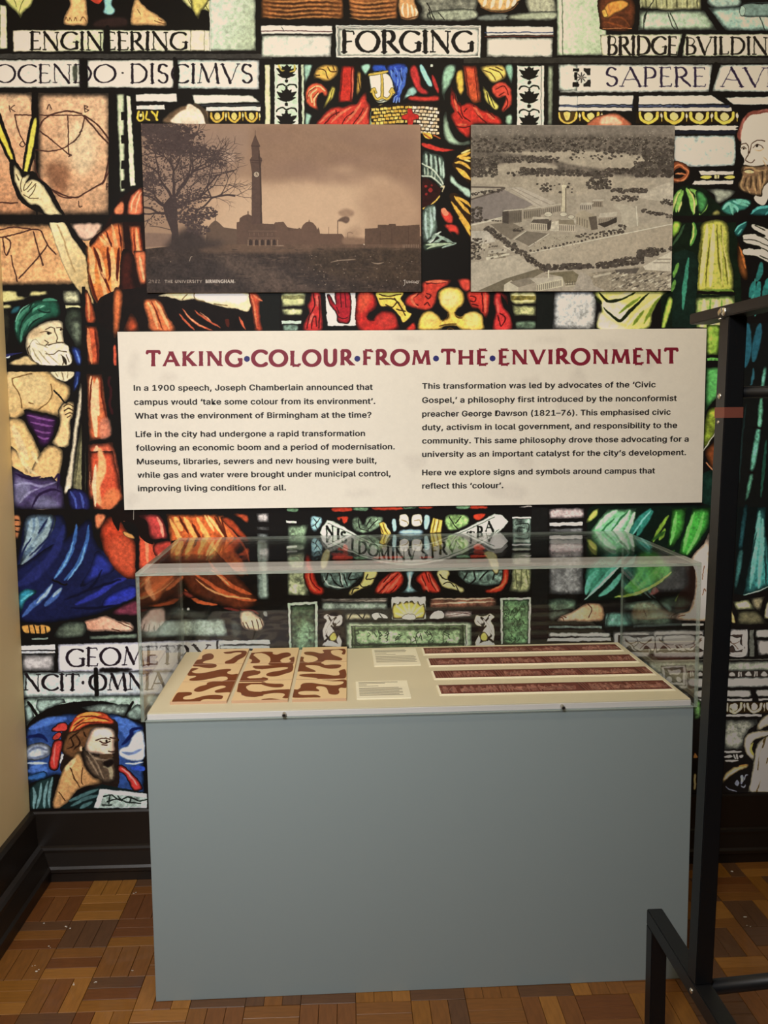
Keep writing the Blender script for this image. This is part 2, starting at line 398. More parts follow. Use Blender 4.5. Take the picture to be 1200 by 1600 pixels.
    P('850,590 1105,585 1110,640 850,635', 'f0e8d8', e=2, sm=0); P('852,660 1030,658 1034,686 852,684', 'ece6dc', sm=0)
    P('855,690 990,692 980,760 856,762', '3a2a10', sm=0)
    LL('868,700 862,740 880,758 898,740 892,704|920,700 915,745 935,750|950,700 970,720 985,750|985,700 980,750', 3, 'e4c43c'); m.C(880, 722, 9, 'f2e08c')
    P('1030,770 1050,715 1110,675 1180,655 1240,662 1310,700 1330,770', '7a5c40', e=2); P('1080,770 1100,720 1150,690 1230,690 1275,730 1290,775', 'f2d8bc', soft=1)
    # compass and raised arm
    P('-40,700 6,716 98,990 110,1040 80,1050 -40,800', BK); P('-30,750 4,772 88,1000 72,1006 -30,790', 'd2b83c', e=1); P('195,745 248,775 190,1070 140,1075', BK); P('205,765 232,782 178,1064 152,1062', 'd2c048', e=1)
    P('70,1000 110,1020 150,1070 210,1070 250,1120 320,1180 400,1330 470,1450 560,1560 620,1680 800,1700 720,1900 600,1800 400,1600 300,1400 270,1340 200,1310 130,1260 90,1180 62,1080', BK)
    P('86,1040 104,1046 128,1082 140,1110 178,1092 186,1102 160,1150 190,1124 222,1122 262,1150 300,1200 330,1260 370,1320 384,1344 290,1342 250,1290 190,1276 150,1244 120,1190 92,1130', 'd8c090', e=2, ed=.6)
    LL('140,1112 130,1160 138,1200|160,1150 150,1190 170,1180 200,1140|175,1200 195,1180 225,1150|185,1232 215,1190 225,1160|150,1220 190,1240 240,1240|100,1090 120,1130', 1.2, '4d3418')
    P('312,1388 400,1388 450,1480 510,1560 545,1640 560,1800 590,1900 520,1850 440,1750 390,1640 340,1500', 'dcc596', e=3, ed=.5, g=('c9a56c', 60))
    LL('360,1410 400,1500 430,1600 470,1700', 2, 'b08c5a', soft=2)
    P('455,1400 635,1396 620,1450 570,1500 510,1500 470,1450', 'd0a890', e=3)
    D(-300, 1344, 900, 1392, BK)
    # orange mantle, upper part
    P('700,1340 760,1240 880,1175 1200,1175 1200,1800 1000,2100 700,2000 560,1560 640,1440', '2a0c08', n=.3)
    P('712,1340 720,1300 770,1255 778,1330 760,1342', 'ee7a4c', e=2); P('800,1340 812,1240 860,1190 886,1178 892,1260 890,1340', 'f0744a', e=3, ed=.5)
    FF('820,1330 830,1260 870,1195|850,1335 860,1270 885,1200', 2.5, 'ffd2a0', a=.7)
    P('555,1560 620,1470 700,1400 770,1390 775,1500 790,1600 780,1620 560,1620', 'e8763c', e=4, n=.2, sm=0)
    P('805,1410 880,1412 895,1560 910,1620 835,1620 830,1600', 'ee6c36', e=3, n=.2, sm=0)
    FF('700,1400 720,1500 740,1640 760,1800|620,1480 680,1560 700,1700|640,1460 710,1560 760,1700', 6, 'ffb878', a=.8); FF('740,1395 755,1500 770,1640|660,1440 700,1540 730,1640|590,1560 640,1620 680,1720', 2.5, '5a1408')
    FF('850,1420 865,1560 885,1700', 5, 'ffb070'); FF('835,1420 845,1560 865,1700|875,1420 890,1560', 2, '7a1e0a')
    D(700, 1346, 900, 1390, BK)
    # ---- forging light, centre top
    m.O(300, 0)
    P('0,-40 110,-40 100,20 60,70 38,118 10,70 0,60', 'c9b85c', e=3); P('-10,190 82,190 80,318 -10,318', 'e2d2ac', e=3, sm=0)
    P('108,-20 400,-20 400,318 112,318', 'cdd6bc', e=5, n=.2, sm=0, g=('b8bd9c', 20)); L('112,10 118,318', 1.2, 'f0f0dc')
    P('434,-20 944,-20 948,120 430,120', '8c5024', e=3, n=.3, sm=0); P('975,-20 1290,-20 1285,122 996,122', '96582a', e=3, n=.3, sm=0)
    for i in range(9): FF('440,%d 600,%d 760,%d 940,%d|980,%d 1100,%d 1280,%d' % tuple(i * 13 + d for d in (0, 14, 2, 10, 8, 20, 4)), 1.6, '3a1c0c' if i % 2 else 'd69048')
    P('432,160 878,162 880,215 432,215', 'ece4d4', e=2, sm=0); P('436,222 872,224 868,358 436,358', 'dcdcc4', e=6, n=.2, sm=0, g=('e6dccc', 0)); L('432,196 560,194 700,196 876,200', 1.6, '6a3c3c'); LL('560,170 575,196|430,222 876,222', 1, '3c3c34')
    P('900,158 1808,160 1806,364 900,362', 'dcdccc', e=2, sm=0); P('918,178 1792,178 1790,352 918,350', 'e8e2cc', e=6, n=.15, sm=0); LL('910,170 1798,172|914,170 914,352', 1, '5a5a50')
    lettering(m, 'FORGING', 934, 1758, 198, 326, 6.4, 2.3, '1d1714', gap=.06, serif=.1)
    D(432, 370, 1700, 400, BK)
    # right of the word: floor and pedestal
    m.O(600, 0)
    P('95,-20 180,-20 200,30 220,90 200,122 120,125 98,100', 'c89058', e=2); FF('120,20 115,70 125,110|145,20 150,70 150,110|170,30 180,70 180,110|195,50 205,80 200,105', 3.2, 'f4d8ac'); LL('105,110 150,118 215,100', 1.5, '6b3c1c')
    P('220,-20 565,-20 575,60 560,125 240,128 240,60', '7a7664', e=4, n=.3); P('300,70 560,60 560,125 300,128', '9a9a80', e=3, n=.3); LL('280,60 300,125|270,20 320,130|340,80 380,125', 1.2)
    P('600,-20 850,-20 830,20 790,60 730,72 650,66 605,40', 'c89a5c', e=2); FF('640,-10 632,20 622,44|690,-10 680,30 668,52|735,-10 728,30 718,56|780,-10 775,30 765,50|820,-10 815,20 800,40', 5.5, 'f2dcb0', soft=.8); L('605,45 660,70 740,76 800,60 840,20', 1.5, '8c5a2c')
    P('890,-20 1062,-20 1062,120 930,120 900,70', 'a49e80', e=4, n=.25); P('600,100 760,85 770,128 590,128', '76786a', e=2); P('800,90 1060,70 1062,124 790,126', 'a8a888', e=3)
    P('640,165 1058,168 1060,222 642,222', 'e8e0cc', e=2, sm=0); P('644,238 1056,240 1052,358 644,358', 'dcd4bc', e=6, n=.18, sm=0); L('632,205 800,206 900,204 1060,206', 1.8, '3e4a6a'); L('632,228 860,230 1060,226', 1.6, '7a4436')
    P('1080,-20 1390,-20 1390,345 1084,350', 'c6cda4', e=5, n=.15, sm=0, g=('b6bf94', 0)); L('1115,-10 1118,350', 1.3, '5c6048')
def eggs(m, x0, x1, y, h, n, col='e6b83e'):
    """egg-and-dart moulding, crop coordinates"""
    st = (x1 - x0) / n
    m.R(x0, y, x1, y + h, '2a1a0a', n=.1)
    for i in range(n):
        cx = x0 + st * (i + .5)
        m.L([(cx - st * .34, y + h * .12), (cx - st * .30, y + h * .6), (cx, y + h * .95), (cx + st * .30, y + h * .6), (cx + st * .34, y + h * .12)], st * .028 + .5, col)
        m.C(cx, y + h * .42, st * .17, 'f0d070', ry=h * .36, n=.1)
        m.L([(cx + st * .5, y + h * .1), (cx + st * .5, y + h * .8)], 1.3, col)
        m.C(cx + st * .5, y + h * .35, st * .05, 'f6e6a0', ry=h * .2)

def thistle(m, x, y0, y1, seed=0):
    """one length of the green pilaster with black leaf ornaments (crop coordinates, x centre, 150 wide)"""
    y = y0 + 44
    m.R(x - 75, y0, x + 75, y1, 'c6d4b2', e=2, n=.12)
    m.L([(x - 72, y0), (x - 72, y1)], 1, 'e8ecd4'); m.L([(x + 70, y0), (x + 70, y1)], 1, 'eceed8')
    while y < y1 + 60:
        f = [(0, -46), (14, -30), (30, -34), (28, -18), (62, -22), (50, 0), (40, 14), (56, 18), (30, 34), (8, 40), (0, 46)]
        pts = [(x + a, y + b) for a, b in f] + [(x - a, y + b) for a, b in f[::-1]]
        m.P(pts, '17130f', n=0)
        m.C(x, y + 58, 11, '17130f', n=0)
        m.L([(x - 62, y + 100), (x - 52, y + 84), (x - 24, y + 80), (x, y + 92), (x + 24, y + 80), (x + 52, y + 84), (x + 62, y + 100)], 2.2)
        m.C(x, y + 104, 8, '17130f', n=0)
        y += 148

def mural_top2(m):
    D = m.R; P = m.P; L = m.L; LL = m.LL; F = m.F; FF = m.FF; PP = m.PP
    m.O(900, 0)
    # bridge building light
    P('150,-20 350,-20 350,182 168,188 150,150', '6c3418', e=4, n=.3); P('200,20 300,0 330,40 240,90 190,120 165,90', 'd68a34', e=2); P('160,70 185,60 200,100 175,112', 'e0a040', e=1); LL('200,30 215,80|170,180 350,178', 1.2, 'c87a40'); FF('210,120 250,110 300,120 340,170|170,140 230,150 330,180', 3, '9a4a1c')
    P('395,-20 785,-20 785,62 560,66 400,50', '9a9464', e=3, n=.2, sm=0)
    for i in range(12): F([(405 + i * 32, -10), (408 + i * 32, 55)], 2.2, '5e5a38' if i % 2 else 'bcb684')
    P('400,68 800,66 880,190 390,190', 'b8c4a0', e=5, sm=0, n=.2, g=('a2b08a', 0)); P('825,48 1300,40 1300,195 935,192', '9ab29a', e=5, sm=0, n=.25); P('830,-20 1010,-20 1020,40 850,45', '8c9c88', e=3, n=.2)
    P('1020,50 1060,20 1300,20 1300,100 1060,108 1025,90', '6c7c6c', e=3); L('1025,60 1060,25 1300,25', 1.4); m.C(1040, 70, 18, '94a48e', ry=32, ol=.8)
    LL('575,80 600,160 625,190|590,80 640,190|485,0 430,100 425,190|1150,110 1180,190|440,70 430,140', 1.4, '2c2c24')
    P('150,218 664,214 632,350 160,352', 'd8cda0', e=4, sm=0, g=('cfd0a4', 0)); P('686,216 1500,214 1500,350 664,352', 'd4d2a4', e=4, sm=0)
    lettering(m, 'BRIDGE', 194, 632, 232, 342, 4.5, 1.7, '241a14', gap=.05, serif=.09); lettering(m, 'BVILDING', 682, 1305, 236, 340, 4.3, 1.7, '241a14', gap=.06, serif=.09)
    L('680,205 650,355', 4.5); L('360,210 345,250', 1.5)
    D(-700, 362, 1700, 396, '3c362c', n=.2)
    P('-100,405 852,404 838,575 -100,580', 'ded8c4', e=6, sm=0, g=('d6d2bc', 0)); P('905,408 1500,402 1500,578 850,572 872,500', 'd8d6be', e=6, sm=0)
    lettering(m, 'SAPERE', 180, 812, 424, 540, 3.8, 1.4, '33203a', gap=.05, serif=.08); lettering(m, 'AVDE', 905, 1420, 426, 542, 3.8, 1.4, '33203a', gap=.03, serif=.08)
    L('875,400 852,480 842,580', 5.5, soft=1)
    m.R(-24, 428, 92, 545, '2c2420'); m.C(34, 486, 40, 'e0dac6', ry=44); PP('-24,470 0,470 0,500 -24,500|68,470 92,470 92,500 68,500|20,424 48,424 48,448 20,448|20,525 48,525 48,548 20,548', 'e0dac6', sm=0); LL('14,464 54,508|54,464 14,508|34,455 34,518|5,486 63,486', 1.6, '4a3c34'); m.C(34, 486, 9, '8a7a6a')
    # cornice
    P('-100,600 362,598 355,655 -100,655', 'e8e2d0', e=2, sm=0); P('392,600 850,598 930,650 390,655', 'ece6d4', e=2, sm=0); P('930,610 1300,604 1300,656 985,656', 'dedac2', e=3, sm=0)
    D(-100, 658, 960, 672, '2c3048'); P('-100,675 352,675 352,694 -100,694', 'e2dede', sm=0); P('392,675 968,675 972,695 388,696', 'e2dede', sm=0); LL('395,664 660,664|-100,664 350,664', .8, '8890a8')
    eggs(m, -110, 160, 700, 68, 2); eggs(m, 375, 1008, 700, 74, 4)
    m.O(300, 0); P('0,595 200,592 380,600 425,640 100,648 20,650', 'e8e2cc', e=3, sm=0); P('90,670 430,668 430,694 90,694', 'e4e0d4', sm=0); D(60, 655, 430, 664, '3c3c40'); eggs(m, 105, 425, 700, 66, 3); P('-30,655 20,665 60,700 85,770 -30,790', 'f2d8bc', soft=1); L('20,655 70,690 100,780', 6, '5a4430', soft=1.5); m.O(900, 0)
    P('60,790 110,740 190,712 270,716 350,780 300,800 100,800', 'b2603c', e=2); P('150,775 175,730 250,735 280,780', 'e8b088', soft=2)
    D(360, 575, 392, 700, BK, n=0)
    P('620,788 985,788 995,802 980,814 620,812', 'e6e4dc', n=.05); D(600, 818, 1000, 840, '1c1c26', n=0)
    P('612,850 990,848 1000,900 995,1000 990,1035 720,1045 612,1010', 'c2ccba', e=6, sm=0, n=.3, g=('d8d8cc', 160))
    P('765,1070 985,1072 985,1092 780,1095', 'dcdcd8', sm=0); P('740,1130 985,1130 980,1152 725,1155', 'dcdcd8', sm=0); P('775,1108 800,1098 845,1100 845,1112 800,1120', 'e6d24c'); D(865, 1096, 878, 1118, 'e8dc80'); D(882, 1096, 895, 1118, 'e8dc80'); P('925,1108 950,1098 990,1100 990,1114 950,1120', 'e6d24c')
    P('600,1020 650,1010 700,1040 712,1090 680,1130 600,1140', '8a4422', e=2); P('615,1070 650,1050 690,1080 660,1110 615,1115', '1c100a'); FF('600,1060 640,1030 700,1070 690,1110|605,1125 660,1130 700,1100|620,1090 660,1085 690,1095', 3, 'd07a44')
    P('820,1185 990,1190 960,1240 880,1275 865,1220', '8c8a74', e=3)
    # green mantle behind the aerial photograph
    P('580,1420 600,1280 640,1180 720,1165 800,1180 870,1260 940,1330 1000,1420 1000,2100 560,2100', '122010', n=.3)
    FF('600,1330 620,1240 660,1185|625,1330 650,1240 670,1190|690,1175 720,1250 735,1345|710,1180 760,1220 740,1300|740,1190 790,1230 810,1290 770,1345', 7, '8ab84c', soft=1.5); FF('600,1320 630,1230 650,1200|640,1330 660,1260|700,1180 735,1240 740,1340', 3, 'd8e070'); P('750,1195 800,1210 825,1270 780,1340 760,1280', '4a9048', e=3)
    D(590, 1350, 1300, 1392, BK)
    P('600,1392 660,1392 640,1450 600,1490', '9cc83c', e=3); FF('735,1390 740,1460 715,1540', 8, '5c9a3c'); FF('730,1395 735,1460 715,1530', 3, 'c0d860')
    P('795,1392 940,1392 960,1600 985,1710 970,1830 880,1820 750,1815 752,1700 775,1500', 'c2bc44', e=4, n=.25, g=('a8a440', 0))
    FF('820,1400 800,1600 780,1790|860,1400 850,1600 840,1800', 7, 'dede78'); FF('880,1400 890,1600 920,1800|905,1400 930,1600 950,1790|840,1480 820,1650 810,1800|790,1500 775,1650 765,1800', 2.4, '6c6418'); FF('915,1410 920,1520 950,1680 960,1780|900,1500 910,1650 915,1790', 2, 'e8d86c')
    P('780,1815 970,1812 960,1840 775,1840', '6e8a2c'); L('750,1828 985,1836', 5, BK, soft=1)
    P('748,1862 990,1850 1010,1990 1000,2080 750,2120', 'a6b85c', e=4, n=.3, sm=0); FF('800,1870 800,1960 780,2060|880,1870 870,1960 860,2060|940,1870 950,1960 960,2040', 8, 'd6de88', soft=2); FF('840,1870 830,2060|910,1870 915,2040', 3, '6c9030')
    P('860,1320 890,1310 900,1345 850,1345', '8c8440', e=2)
    FF('600,1540 640,1480 680,1400|610,1720 650,1640 680,1560|620,1880 650,1800 660,1740|625,2000 650,1900', 4, '3c5c34'); FF('720,1590 710,1720 690,1860 680,2000', 7, '2c7a5c'); FF('720,1600 708,1720 690,1860', 2.2, '70b898')
    P('1010,1520 1030,1540 1060,1640 1075,1740 1040,1740 1010,1650', '8a4a1c', e=4); FF('1020,1540 1040,1600 1060,1680', 4, 'c8702c')
    # bearded figure at the right edge
    P('1010,900 1015,800 1050,720 1110,685 1200,665 1400,680 1400,1200 1250,1300 1120,1270 1080,1220 1000,1170', BK)
    P('1018,880 1022,790 1062,715 1120,690 1250,680 1340,720 1330,900 1300,1000 1240,1010 1190,960', '7c3c2c', e=1)
    P('1032,900 1030,840 1045,780 1080,730 1130,715 1260,705 1310,760 1310,1100 1250,1120 1180,1280 1110,1240 1160,1180 1100,1050 1048,1030 1052,1000 1028,950', 'ecd8ba', e=3, n=.08, ed=.6)
    P('1040,1100 1010,1160 1050,1200 1130,1225 1160,1230 1170,1180 1230,1100 1240,1040 1180,1030 1110,1040 1050,1030 1030,1060', '7a5a3a', e=3, n=.25)
    FF('1050,1100 1030,1160 1060,1195|1080,1110 1070,1160 1090,1210|1110,1100 1110,1160 1130,1215|1140,1080 1150,1150 1150,1220|1180,1060 1180,1120 1160,1180|1060,1045 1100,1050 1140,1070 1200,1060', 3, 'a88454'); FF('1065,1110 1050,1170|1095,1100 1090,1180|1125,1100 1130,1200|1165,1070 1165,1150|1050,1050 1035,1080', 2, '3e2a18')
    P('1055,1068 1080,1060 1105,1068 1110,1082 1080,1086 1060,1080', 'd0a870'); L('1052,1066 1085,1062 1108,1070', 1.2)
    LL('1025,905 1060,898 1072,910|1098,900 1130,880 1180,884|1072,905 1080,960 1060,1000 1095,1018 1115,1000|1095,905 1085,960|1035,925 1050,918 1062,930|1108,925 1130,905 1160,915 1170,930', 1.6, '4a2c1a'); m.C(1048, 930, 6, '2c2018'); m.C(1132, 915, 9, '2c2018'); FF('1110,935 1140,945 1180,930|1170,980 1200,1010|1165,1000 1190,1040', 2, 'b08c60')
    FF('1130,705 1180,690 1260,700|1060,720 1035,800 1028,870', 3, 'a8604c')
    P('905,1310 940,1260 1000,1240 1080,1250 1098,1275 1060,1310 1020,1320 960,1345', '2f6c5a', e=2, n=.2); FF('915,1310 960,1275 980,1345|950,1270 1000,1300 1010,1330|980,1258 1040,1275 1080,1290|1000,1250 1060,1260 1090,1275', 5, '6cae90', soft=1.4)
    P('1090,1345 1120,1310 1200,1290 1300,1290 1300,1345', '1f5c54', e=3); FF('1090,1340 1140,1300 1250,1290|1180,1345 1220,1320 1300,1300', 5, '4c9c90')
    P('985,1450 1020,1400 1075,1385 1060,1420 1020,1480', '1f5c54', e=2); FF('990,1450 1020,1410 1070,1390|1010,1465 1040,1430', 2.4, '64b09c')
    P('1100,1405 1130,1408 1210,1440 1300,1480 1300,1700 1200,1640 1120,1600 1050,1590 1045,1560 1090,1555 1150,1560 1140,1540 1060,1520 1045,1490 1050,1468 1120,1465 1170,1480 1180,1470 1105,1430', 'dcd6ae', e=2, ed=.5, ol=1.5)
    LL('1050,1500 1120,1505 1200,1540|1140,1545 1180,1560 1220,1590|1130,1470 1180,1490 1230,1530|1120,1410 1180,1440|1150,1600 1200,1620', 1.6, '2a2418')
    FF('1200,1740 1180,1850 1170,1960|1250,1780 1230,1900 1210,2000|1160,1640 1150,1700 1130,1760', 9, '2a7468', soft=1.5); FF('1120,1740 1105,1860 1090,1960|1150,1760 1140,1860 1120,1980', 5, '3c8c7c', soft=1.3)
    # ---- green pilasters and heraldry, top centre
    m.O(300, 0)
    P('455,404 490,404 492,800 458,800', 'd8d2a0', e=2, sm=0); thistle(m, 592, 405, 790); P('684,404 700,404 702,800 690,800', 'd0d4b0', sm=0)
    FF('540,405 560,440 580,440|640,405 640,440 610,450', 3, 'd8b848')
    m.O(600, 0)
    thistle(m, 908, 415, 790); P('985,410 1000,410 1000,790 984,790', 'd6dcc0', sm=0); P('1022,410 1058,412 1052,790 1024,790', 'a8ac88', e=3, sm=0)
    P('1090,405 1210,405 1210,570 1090,570', 'd8d8c0', e=6, n=.2, sm=0); D(1180, 430, 1215, 448, BK); D(1190, 455, 1210, 500, BK); D(1180, 515, 1215, 545, BK)
    P('1095,602 1210,602 1210,660 1095,655', 'e2dcd0', e=2, sm=0); P('1095,668 1210,672 1210,696 1095,694', 'dcd8d4', e=1, sm=0); P('1090,705 1140,700 1195,700 1190,750 1150,776 1110,765', '5a3c10', e=1); L('1097,710 1105,750 1150,772 1190,755 1200,715', 3, 'e0b848'); P('1125,705 1165,705 1160,740 1145,755 1128,740', 'e8c868', ol=1)
    m.O(300, 0)
    P('700,404 760,404 730,480 704,540', '9fc0a8', e=2, sm=0); P('706,700 755,720 730,790 706,790', '9fc0a8', e=2, sm=0)
    PP('770,450 800,412 905,408 910,470 840,512 790,490 760,490', 'dca84a', e=3, ol=1.5); LL('790,430 830,440 850,490|850,420 870,450 905,450|775,470 800,470|880,410 890,440', 1.6, '5c3410')
    P('710,600 715,560 750,525 800,520 845,560 850,600 820,600 815,580 790,600 780,650 790,690 740,670 715,640', 'e25a34', e=2, ol=1.5); LL('730,600 740,565 790,540 830,570|750,640 745,590 780,560|765,660 765,620 790,585', 2.4, 'f4c080'); LL('722,620 735,575 775,545|760,610 790,575', 1, '7a1e10')
    P('870,545 895,550 890,600 860,640 820,680 850,600', 'd8c050', e=2, ol=1); L('880,560 865,620 835,670', 1, '5c4410')
    P('935,415 1020,412 1005,640 912,640', 'd62c1e', e=3, sm=0, n=.2); LL('1000,420 990,630|945,420 925,630', 1.2, '7a120c'); F('1008,420 1003,620', 2, 'f07858')
    P('1035,450 1055,460 1060,540 1035,600 1028,560', 'cf9c3c', e=2); LL('1040,480 1050,560', 1.2)
    P('770,790 800,740 860,680 900,670 960,665 1000,650 1030,650 1050,610 1090,580 1095,630 1115,660 1108,720 1090,800 780,800', 'd83828', e=3, n=.2, ol=1); FF('800,770 850,720 900,690|870,770 930,710 1000,670|960,770 1020,700 1060,640|1030,780 1070,730 1100,670', 4, 'f07a50'); LL('820,790 870,730 920,700|930,790 960,740 1010,700|1000,790 1050,720 1070,680|900,690 905,720', 1.6, '6c100c')
    PP('1055,410 1120,405 1100,450 1080,470', '9cc4a8', e=2); P('1108,460 1200,450 1200,490 1110,485', 'd8b040', e=1, ol=1)
    P('1130,410 1200,405 1240,420 1240,460 1140,450', '2850b4', e=2)
    P('1115,490 1200,490 1260,500 1270,560 1250,610 1210,640 1160,640 1130,600', 'd8d8b8', e=3, ol=1); LL('1130,570 1150,620 1185,610 1195,500|1185,610 1220,620 1250,580|1140,600 1130,565 1160,600|1190,500 1195,590', 2.2, 'a88430'); L('1127,575 1150,625 1195,620', 1)
    P('1160,670 1200,660 1210,790 1185,790', 'd8b858', e=2, ol=1); P('1120,690 1150,690 1150,790 1110,790', 'a8b890', e=2)
    # castle, red cross and mantling right of centre
    m.O(600, 0)
    P('20,408 140,405 138,520 110,580 95,640 50,640 60,600 70,540 40,500 20,440', '2c4cb4', e=3, n=.25, ol=1); FF('60,420 90,470 80,560|110,420 110,500 90,580|40,440 60,500', 3, '7090dc'); LL('50,440 80,480|100,440 120,520|85,540 75,600', 1.5, '101c50')
    P('-60,470 0,445 50,500 65,580 30,620 0,630 -60,600', 'dcdcc0', e=3, ol=1); LL('0,460 20,560 0,600|20,545 40,600 10,625', 2, 'c09c38')
    P('165,420 200,412 225,480 235,540 280,575 270,592 210,575 165,480', 'c8302c', e=2); P('220,410 240,405 270,460 300,520 300,548 275,535 235,470', '94c4c4', e=1); P('295,470 320,485 345,560 340,590 310,540', 'c02c28', e=1); m.C(300, 412, 9, 'd8d8c0')
    P('120,625 150,560 180,540 210,570 190,600 150,610', '94b8a8', e=2); P('160,600 260,605 335,598 345,630 280,638 165,632', 'cc3426', e=2)
    P('385,415 450,408 430,500 385,580 378,630 360,560 365,470', '90b090', e=3)
    P('-90,470 -20,450 0,445 50,500 65,580 30,620 0,630 -40,632 -70,600', 'e0e0c8', e=3, ol=1.5); LL('-90,468 -40,462 20,448|-15,470 -10,560 -12,615|-72,560 -60,605 -40,622 -12,612 20,622 42,600 52,560|-78,575 -62,556 -50,580|38,578 54,556 62,580', 4.6, '5c4a18'); LL('-90,468 -40,462 20,448|-15,470 -10,560 -12,615|-72,560 -60,605 -40,622 -12,612 20,622 42,600 52,560|-78,575 -62,556 -50,580|38,578 54,556 62,580', 3, 'd8b448')
    FF('80,430 60,470 75,520|120,430 130,470 120,540 90,600|100,450 90,500|135,420 140,460', 5, '4c74cc'); LL('60,640 66,610 80,600|75,645 82,615|95,640 95,615', 2, '7c98e0')
    for s_ in ('420,560 440,600 430,640|450,600 470,640 460,680|500,650 510,700 490,730|560,660 580,700 560,740|610,690 620,730 600,760|660,710 670,740 650,765'): pass
    FF('425,560 435,620 450,680|470,640 470,700 490,760|520,645 540,700 530,770|580,660 600,710 600,770|650,700 660,740 655,775', 4, '7c120c', soft=.8); FF('435,570 450,620 465,670|490,660 500,710 515,750|550,660 570,710 575,760', 3, 'f4846c', soft=1)
    # castle wall
    P('-60,672 130,650 160,645 270,655 350,680 352,720 345,820 240,830 100,800 -60,800', '2c1c10', n=.1)
    r = random.Random(5)
    for j, y in enumerate(range(668, 830, 22)):
        for i in range(-3, 17):
            x = i * 26 + (j % 2) * 13 + r.uniform(-2, 2)
            if x > 335 or (j > 4 and x < 220): continue
            arc_y = y + 10 - 14 * math.sin((x + 60) / 410 * 3.1)
            c = ('e0b84c', 'd8a838', 'ecc860')[r.randrange(3)] if x < 160 else ('e8d0a8', 'dcbc90', 'f0dcbc')[r.randrange(3)]
            D(x, arc_y, x + 22, arc_y + 16, c, n=.1)
    P('150,678 178,678 180,710 215,722 218,742 182,750 180,790 150,790 148,750 112,742 112,722 146,714', 'd4281e', sm=0, ol=1)
    P('240,830 290,838 300,870 260,865', 'e8c040'); LL('250,840 290,868|310,850 350,868', 2.5, 'c05c28'); P('243,892 300,905 360,925 448,938 400,948 340,950 243,918', 'd83426', e=1)
    P('370,740 390,700 400,760 430,840 480,890 540,880 540,905 470,912 410,900 375,850', 'a4b898', e=3)
    P('490,412 580,408 596,520 612,640 560,650 520,600', 'dc4826', e=4, sm=0, n=.2, g=('e8642c', 90)); LL('510,420 530,600|565,420 590,630', 1.4, '801c10')
    P('605,420 740,410 765,480 720,510 680,520 640,480', 'e0bc58', e=3, ol=1.5); LL('620,440 670,460 700,500|660,430 720,450 745,490|700,420 740,440', 1.6, '5c3c10'); P('450,460 490,440 500,560 475,600 455,540', 'dcae40', e=2)
    P('620,540 640,560 680,620 720,660 700,690 660,660 630,620', 'd8c458', e=2); LL('640,580 660,650|660,600 690,670', 1.4)
    P('670,560 690,530 740,510 790,550 802,610 795,660 750,700 730,690 750,650 760,600 720,620 690,600', 'e04830', e=2, ol=1.5); LL('700,560 750,540 780,590|760,600 775,650 750,690|720,600 750,580', 1.5, '7a120c'); P('755,415 805,410 800,520 780,490', '90b898', e=2)
    P('420,545 440,580 470,660 520,640 560,650 620,690 700,720 740,780 560,780 540,860 500,850 450,800 415,720 440,700 415,650', 'd62e20', e=3, n=.2, ol=1); LL('430,590 450,680 490,740|480,650 490,720 540,760|560,660 590,720 640,770|640,690 690,740|450,790 500,800 540,790|520,680 500,700', 1.8, '6c0e0a'); FF('440,620 460,700|560,670 620,740|640,710 690,750|460,780 520,780', 4, 'f06840')
    P('760,730 800,715 800,780 765,775', 'a0bc98', e=2)
    # helm between the photographs
    P('243,950 300,960 360,975 380,1010 385,1100 370,1180 355,1180 300,1120 243,1100', '586858', e=3, n=.4); FF('260,960 270,1040|290,965 300,1060|320,975 330,1080|345,985 360,1100|370,1010 375,1120', 3.5, 'b8c8b4'); LL('275,960 285,1060|335,980 345,1100', 1.6)
    LL('240,1025 290,1050 340,1100 370,1150|240,1100 300,1110 350,1150 375,1175', 2.5, 'c8ccb4'); LL('255,1050 255,1090|275,1055 275,1095|300,1070 298,1105|320,1090 318,1120', 1.6, 'c8ccb4')
    P('243,1120 290,1130 350,1180 340,1240 290,1290 243,1300', '3c100e', n=.3); m.C(262, 1165, 9, 'b42a24'); m.C(290, 1190, 14, 'b42a24'); m.C(265, 1215, 10, 'a42420'); m.C(300, 1160, 6, 'a42420'); L('243,1305 290,1285 350,1228', 2.4, 'dcb44c'); L('355,1170 380,1165 365,1200', 2, 'c8b488')
    P('243,1320 320,1280 330,1380 330,1450 260,1520 243,1520', '6c7c6c', e=3, n=.4); FF('262,1320 262,1420 270,1500|290,1300 300,1400 290,1480|315,1290 318,1380', 4, 'b0c0b4')
    P('430,1100 410,1100 412,1140 450,1170 500,1220 540,1240 540,1190 470,1150', 'a4b8a0', e=2)
    P('440,1000 480,960 540,930 540,1140 480,1090 430,1040', '3a2008'); FF('455,985 500,970 545,950|440,1020 490,1020 545,1060|450,1050 500,1080 545,1130|470,990 510,990 545,985|460,1060 520,1110 545,1120', 5, 'e8b040'); FF('480,960 545,935|500,1000 545,1010', 3, 'f4dc80')
    P('410,1220 460,1215 520,1290 545,1380 545,1500 500,1420 440,1320', '3a2008'); FF('440,1225 500,1300 545,1340|420,1260 470,1330 540,1420|440,1300 500,1380 545,1440|470,1360 520,1430 545,1480|450,1230 520,1270 545,1300', 5, 'e4ac3c')
    P('355,1300 390,1310 430,1350 430,1400 390,1395 360,1350', 'dc3c2c', e=2, ol=1); P('375,1410 430,1400 465,1420 470,1470 420,1450 440,1490 400,1440', 'd83828', e=2, ol=1); P('355,1310 380,1300 405,1340 380,1350', 'f08860')
    FF('250,1540 300,1500 350,1450|270,1555 320,1520 380,1480|300,1550 360,1525 450,1520|330,1470 370,1490 430,1520|360,1550 400,1535 455,1520|300,1490 330,1460', 5, '98a894'); FF('260,1545 320,1490|340,1540 420,1525|320,1470 360,1450', 2.5, 'dce4d0')
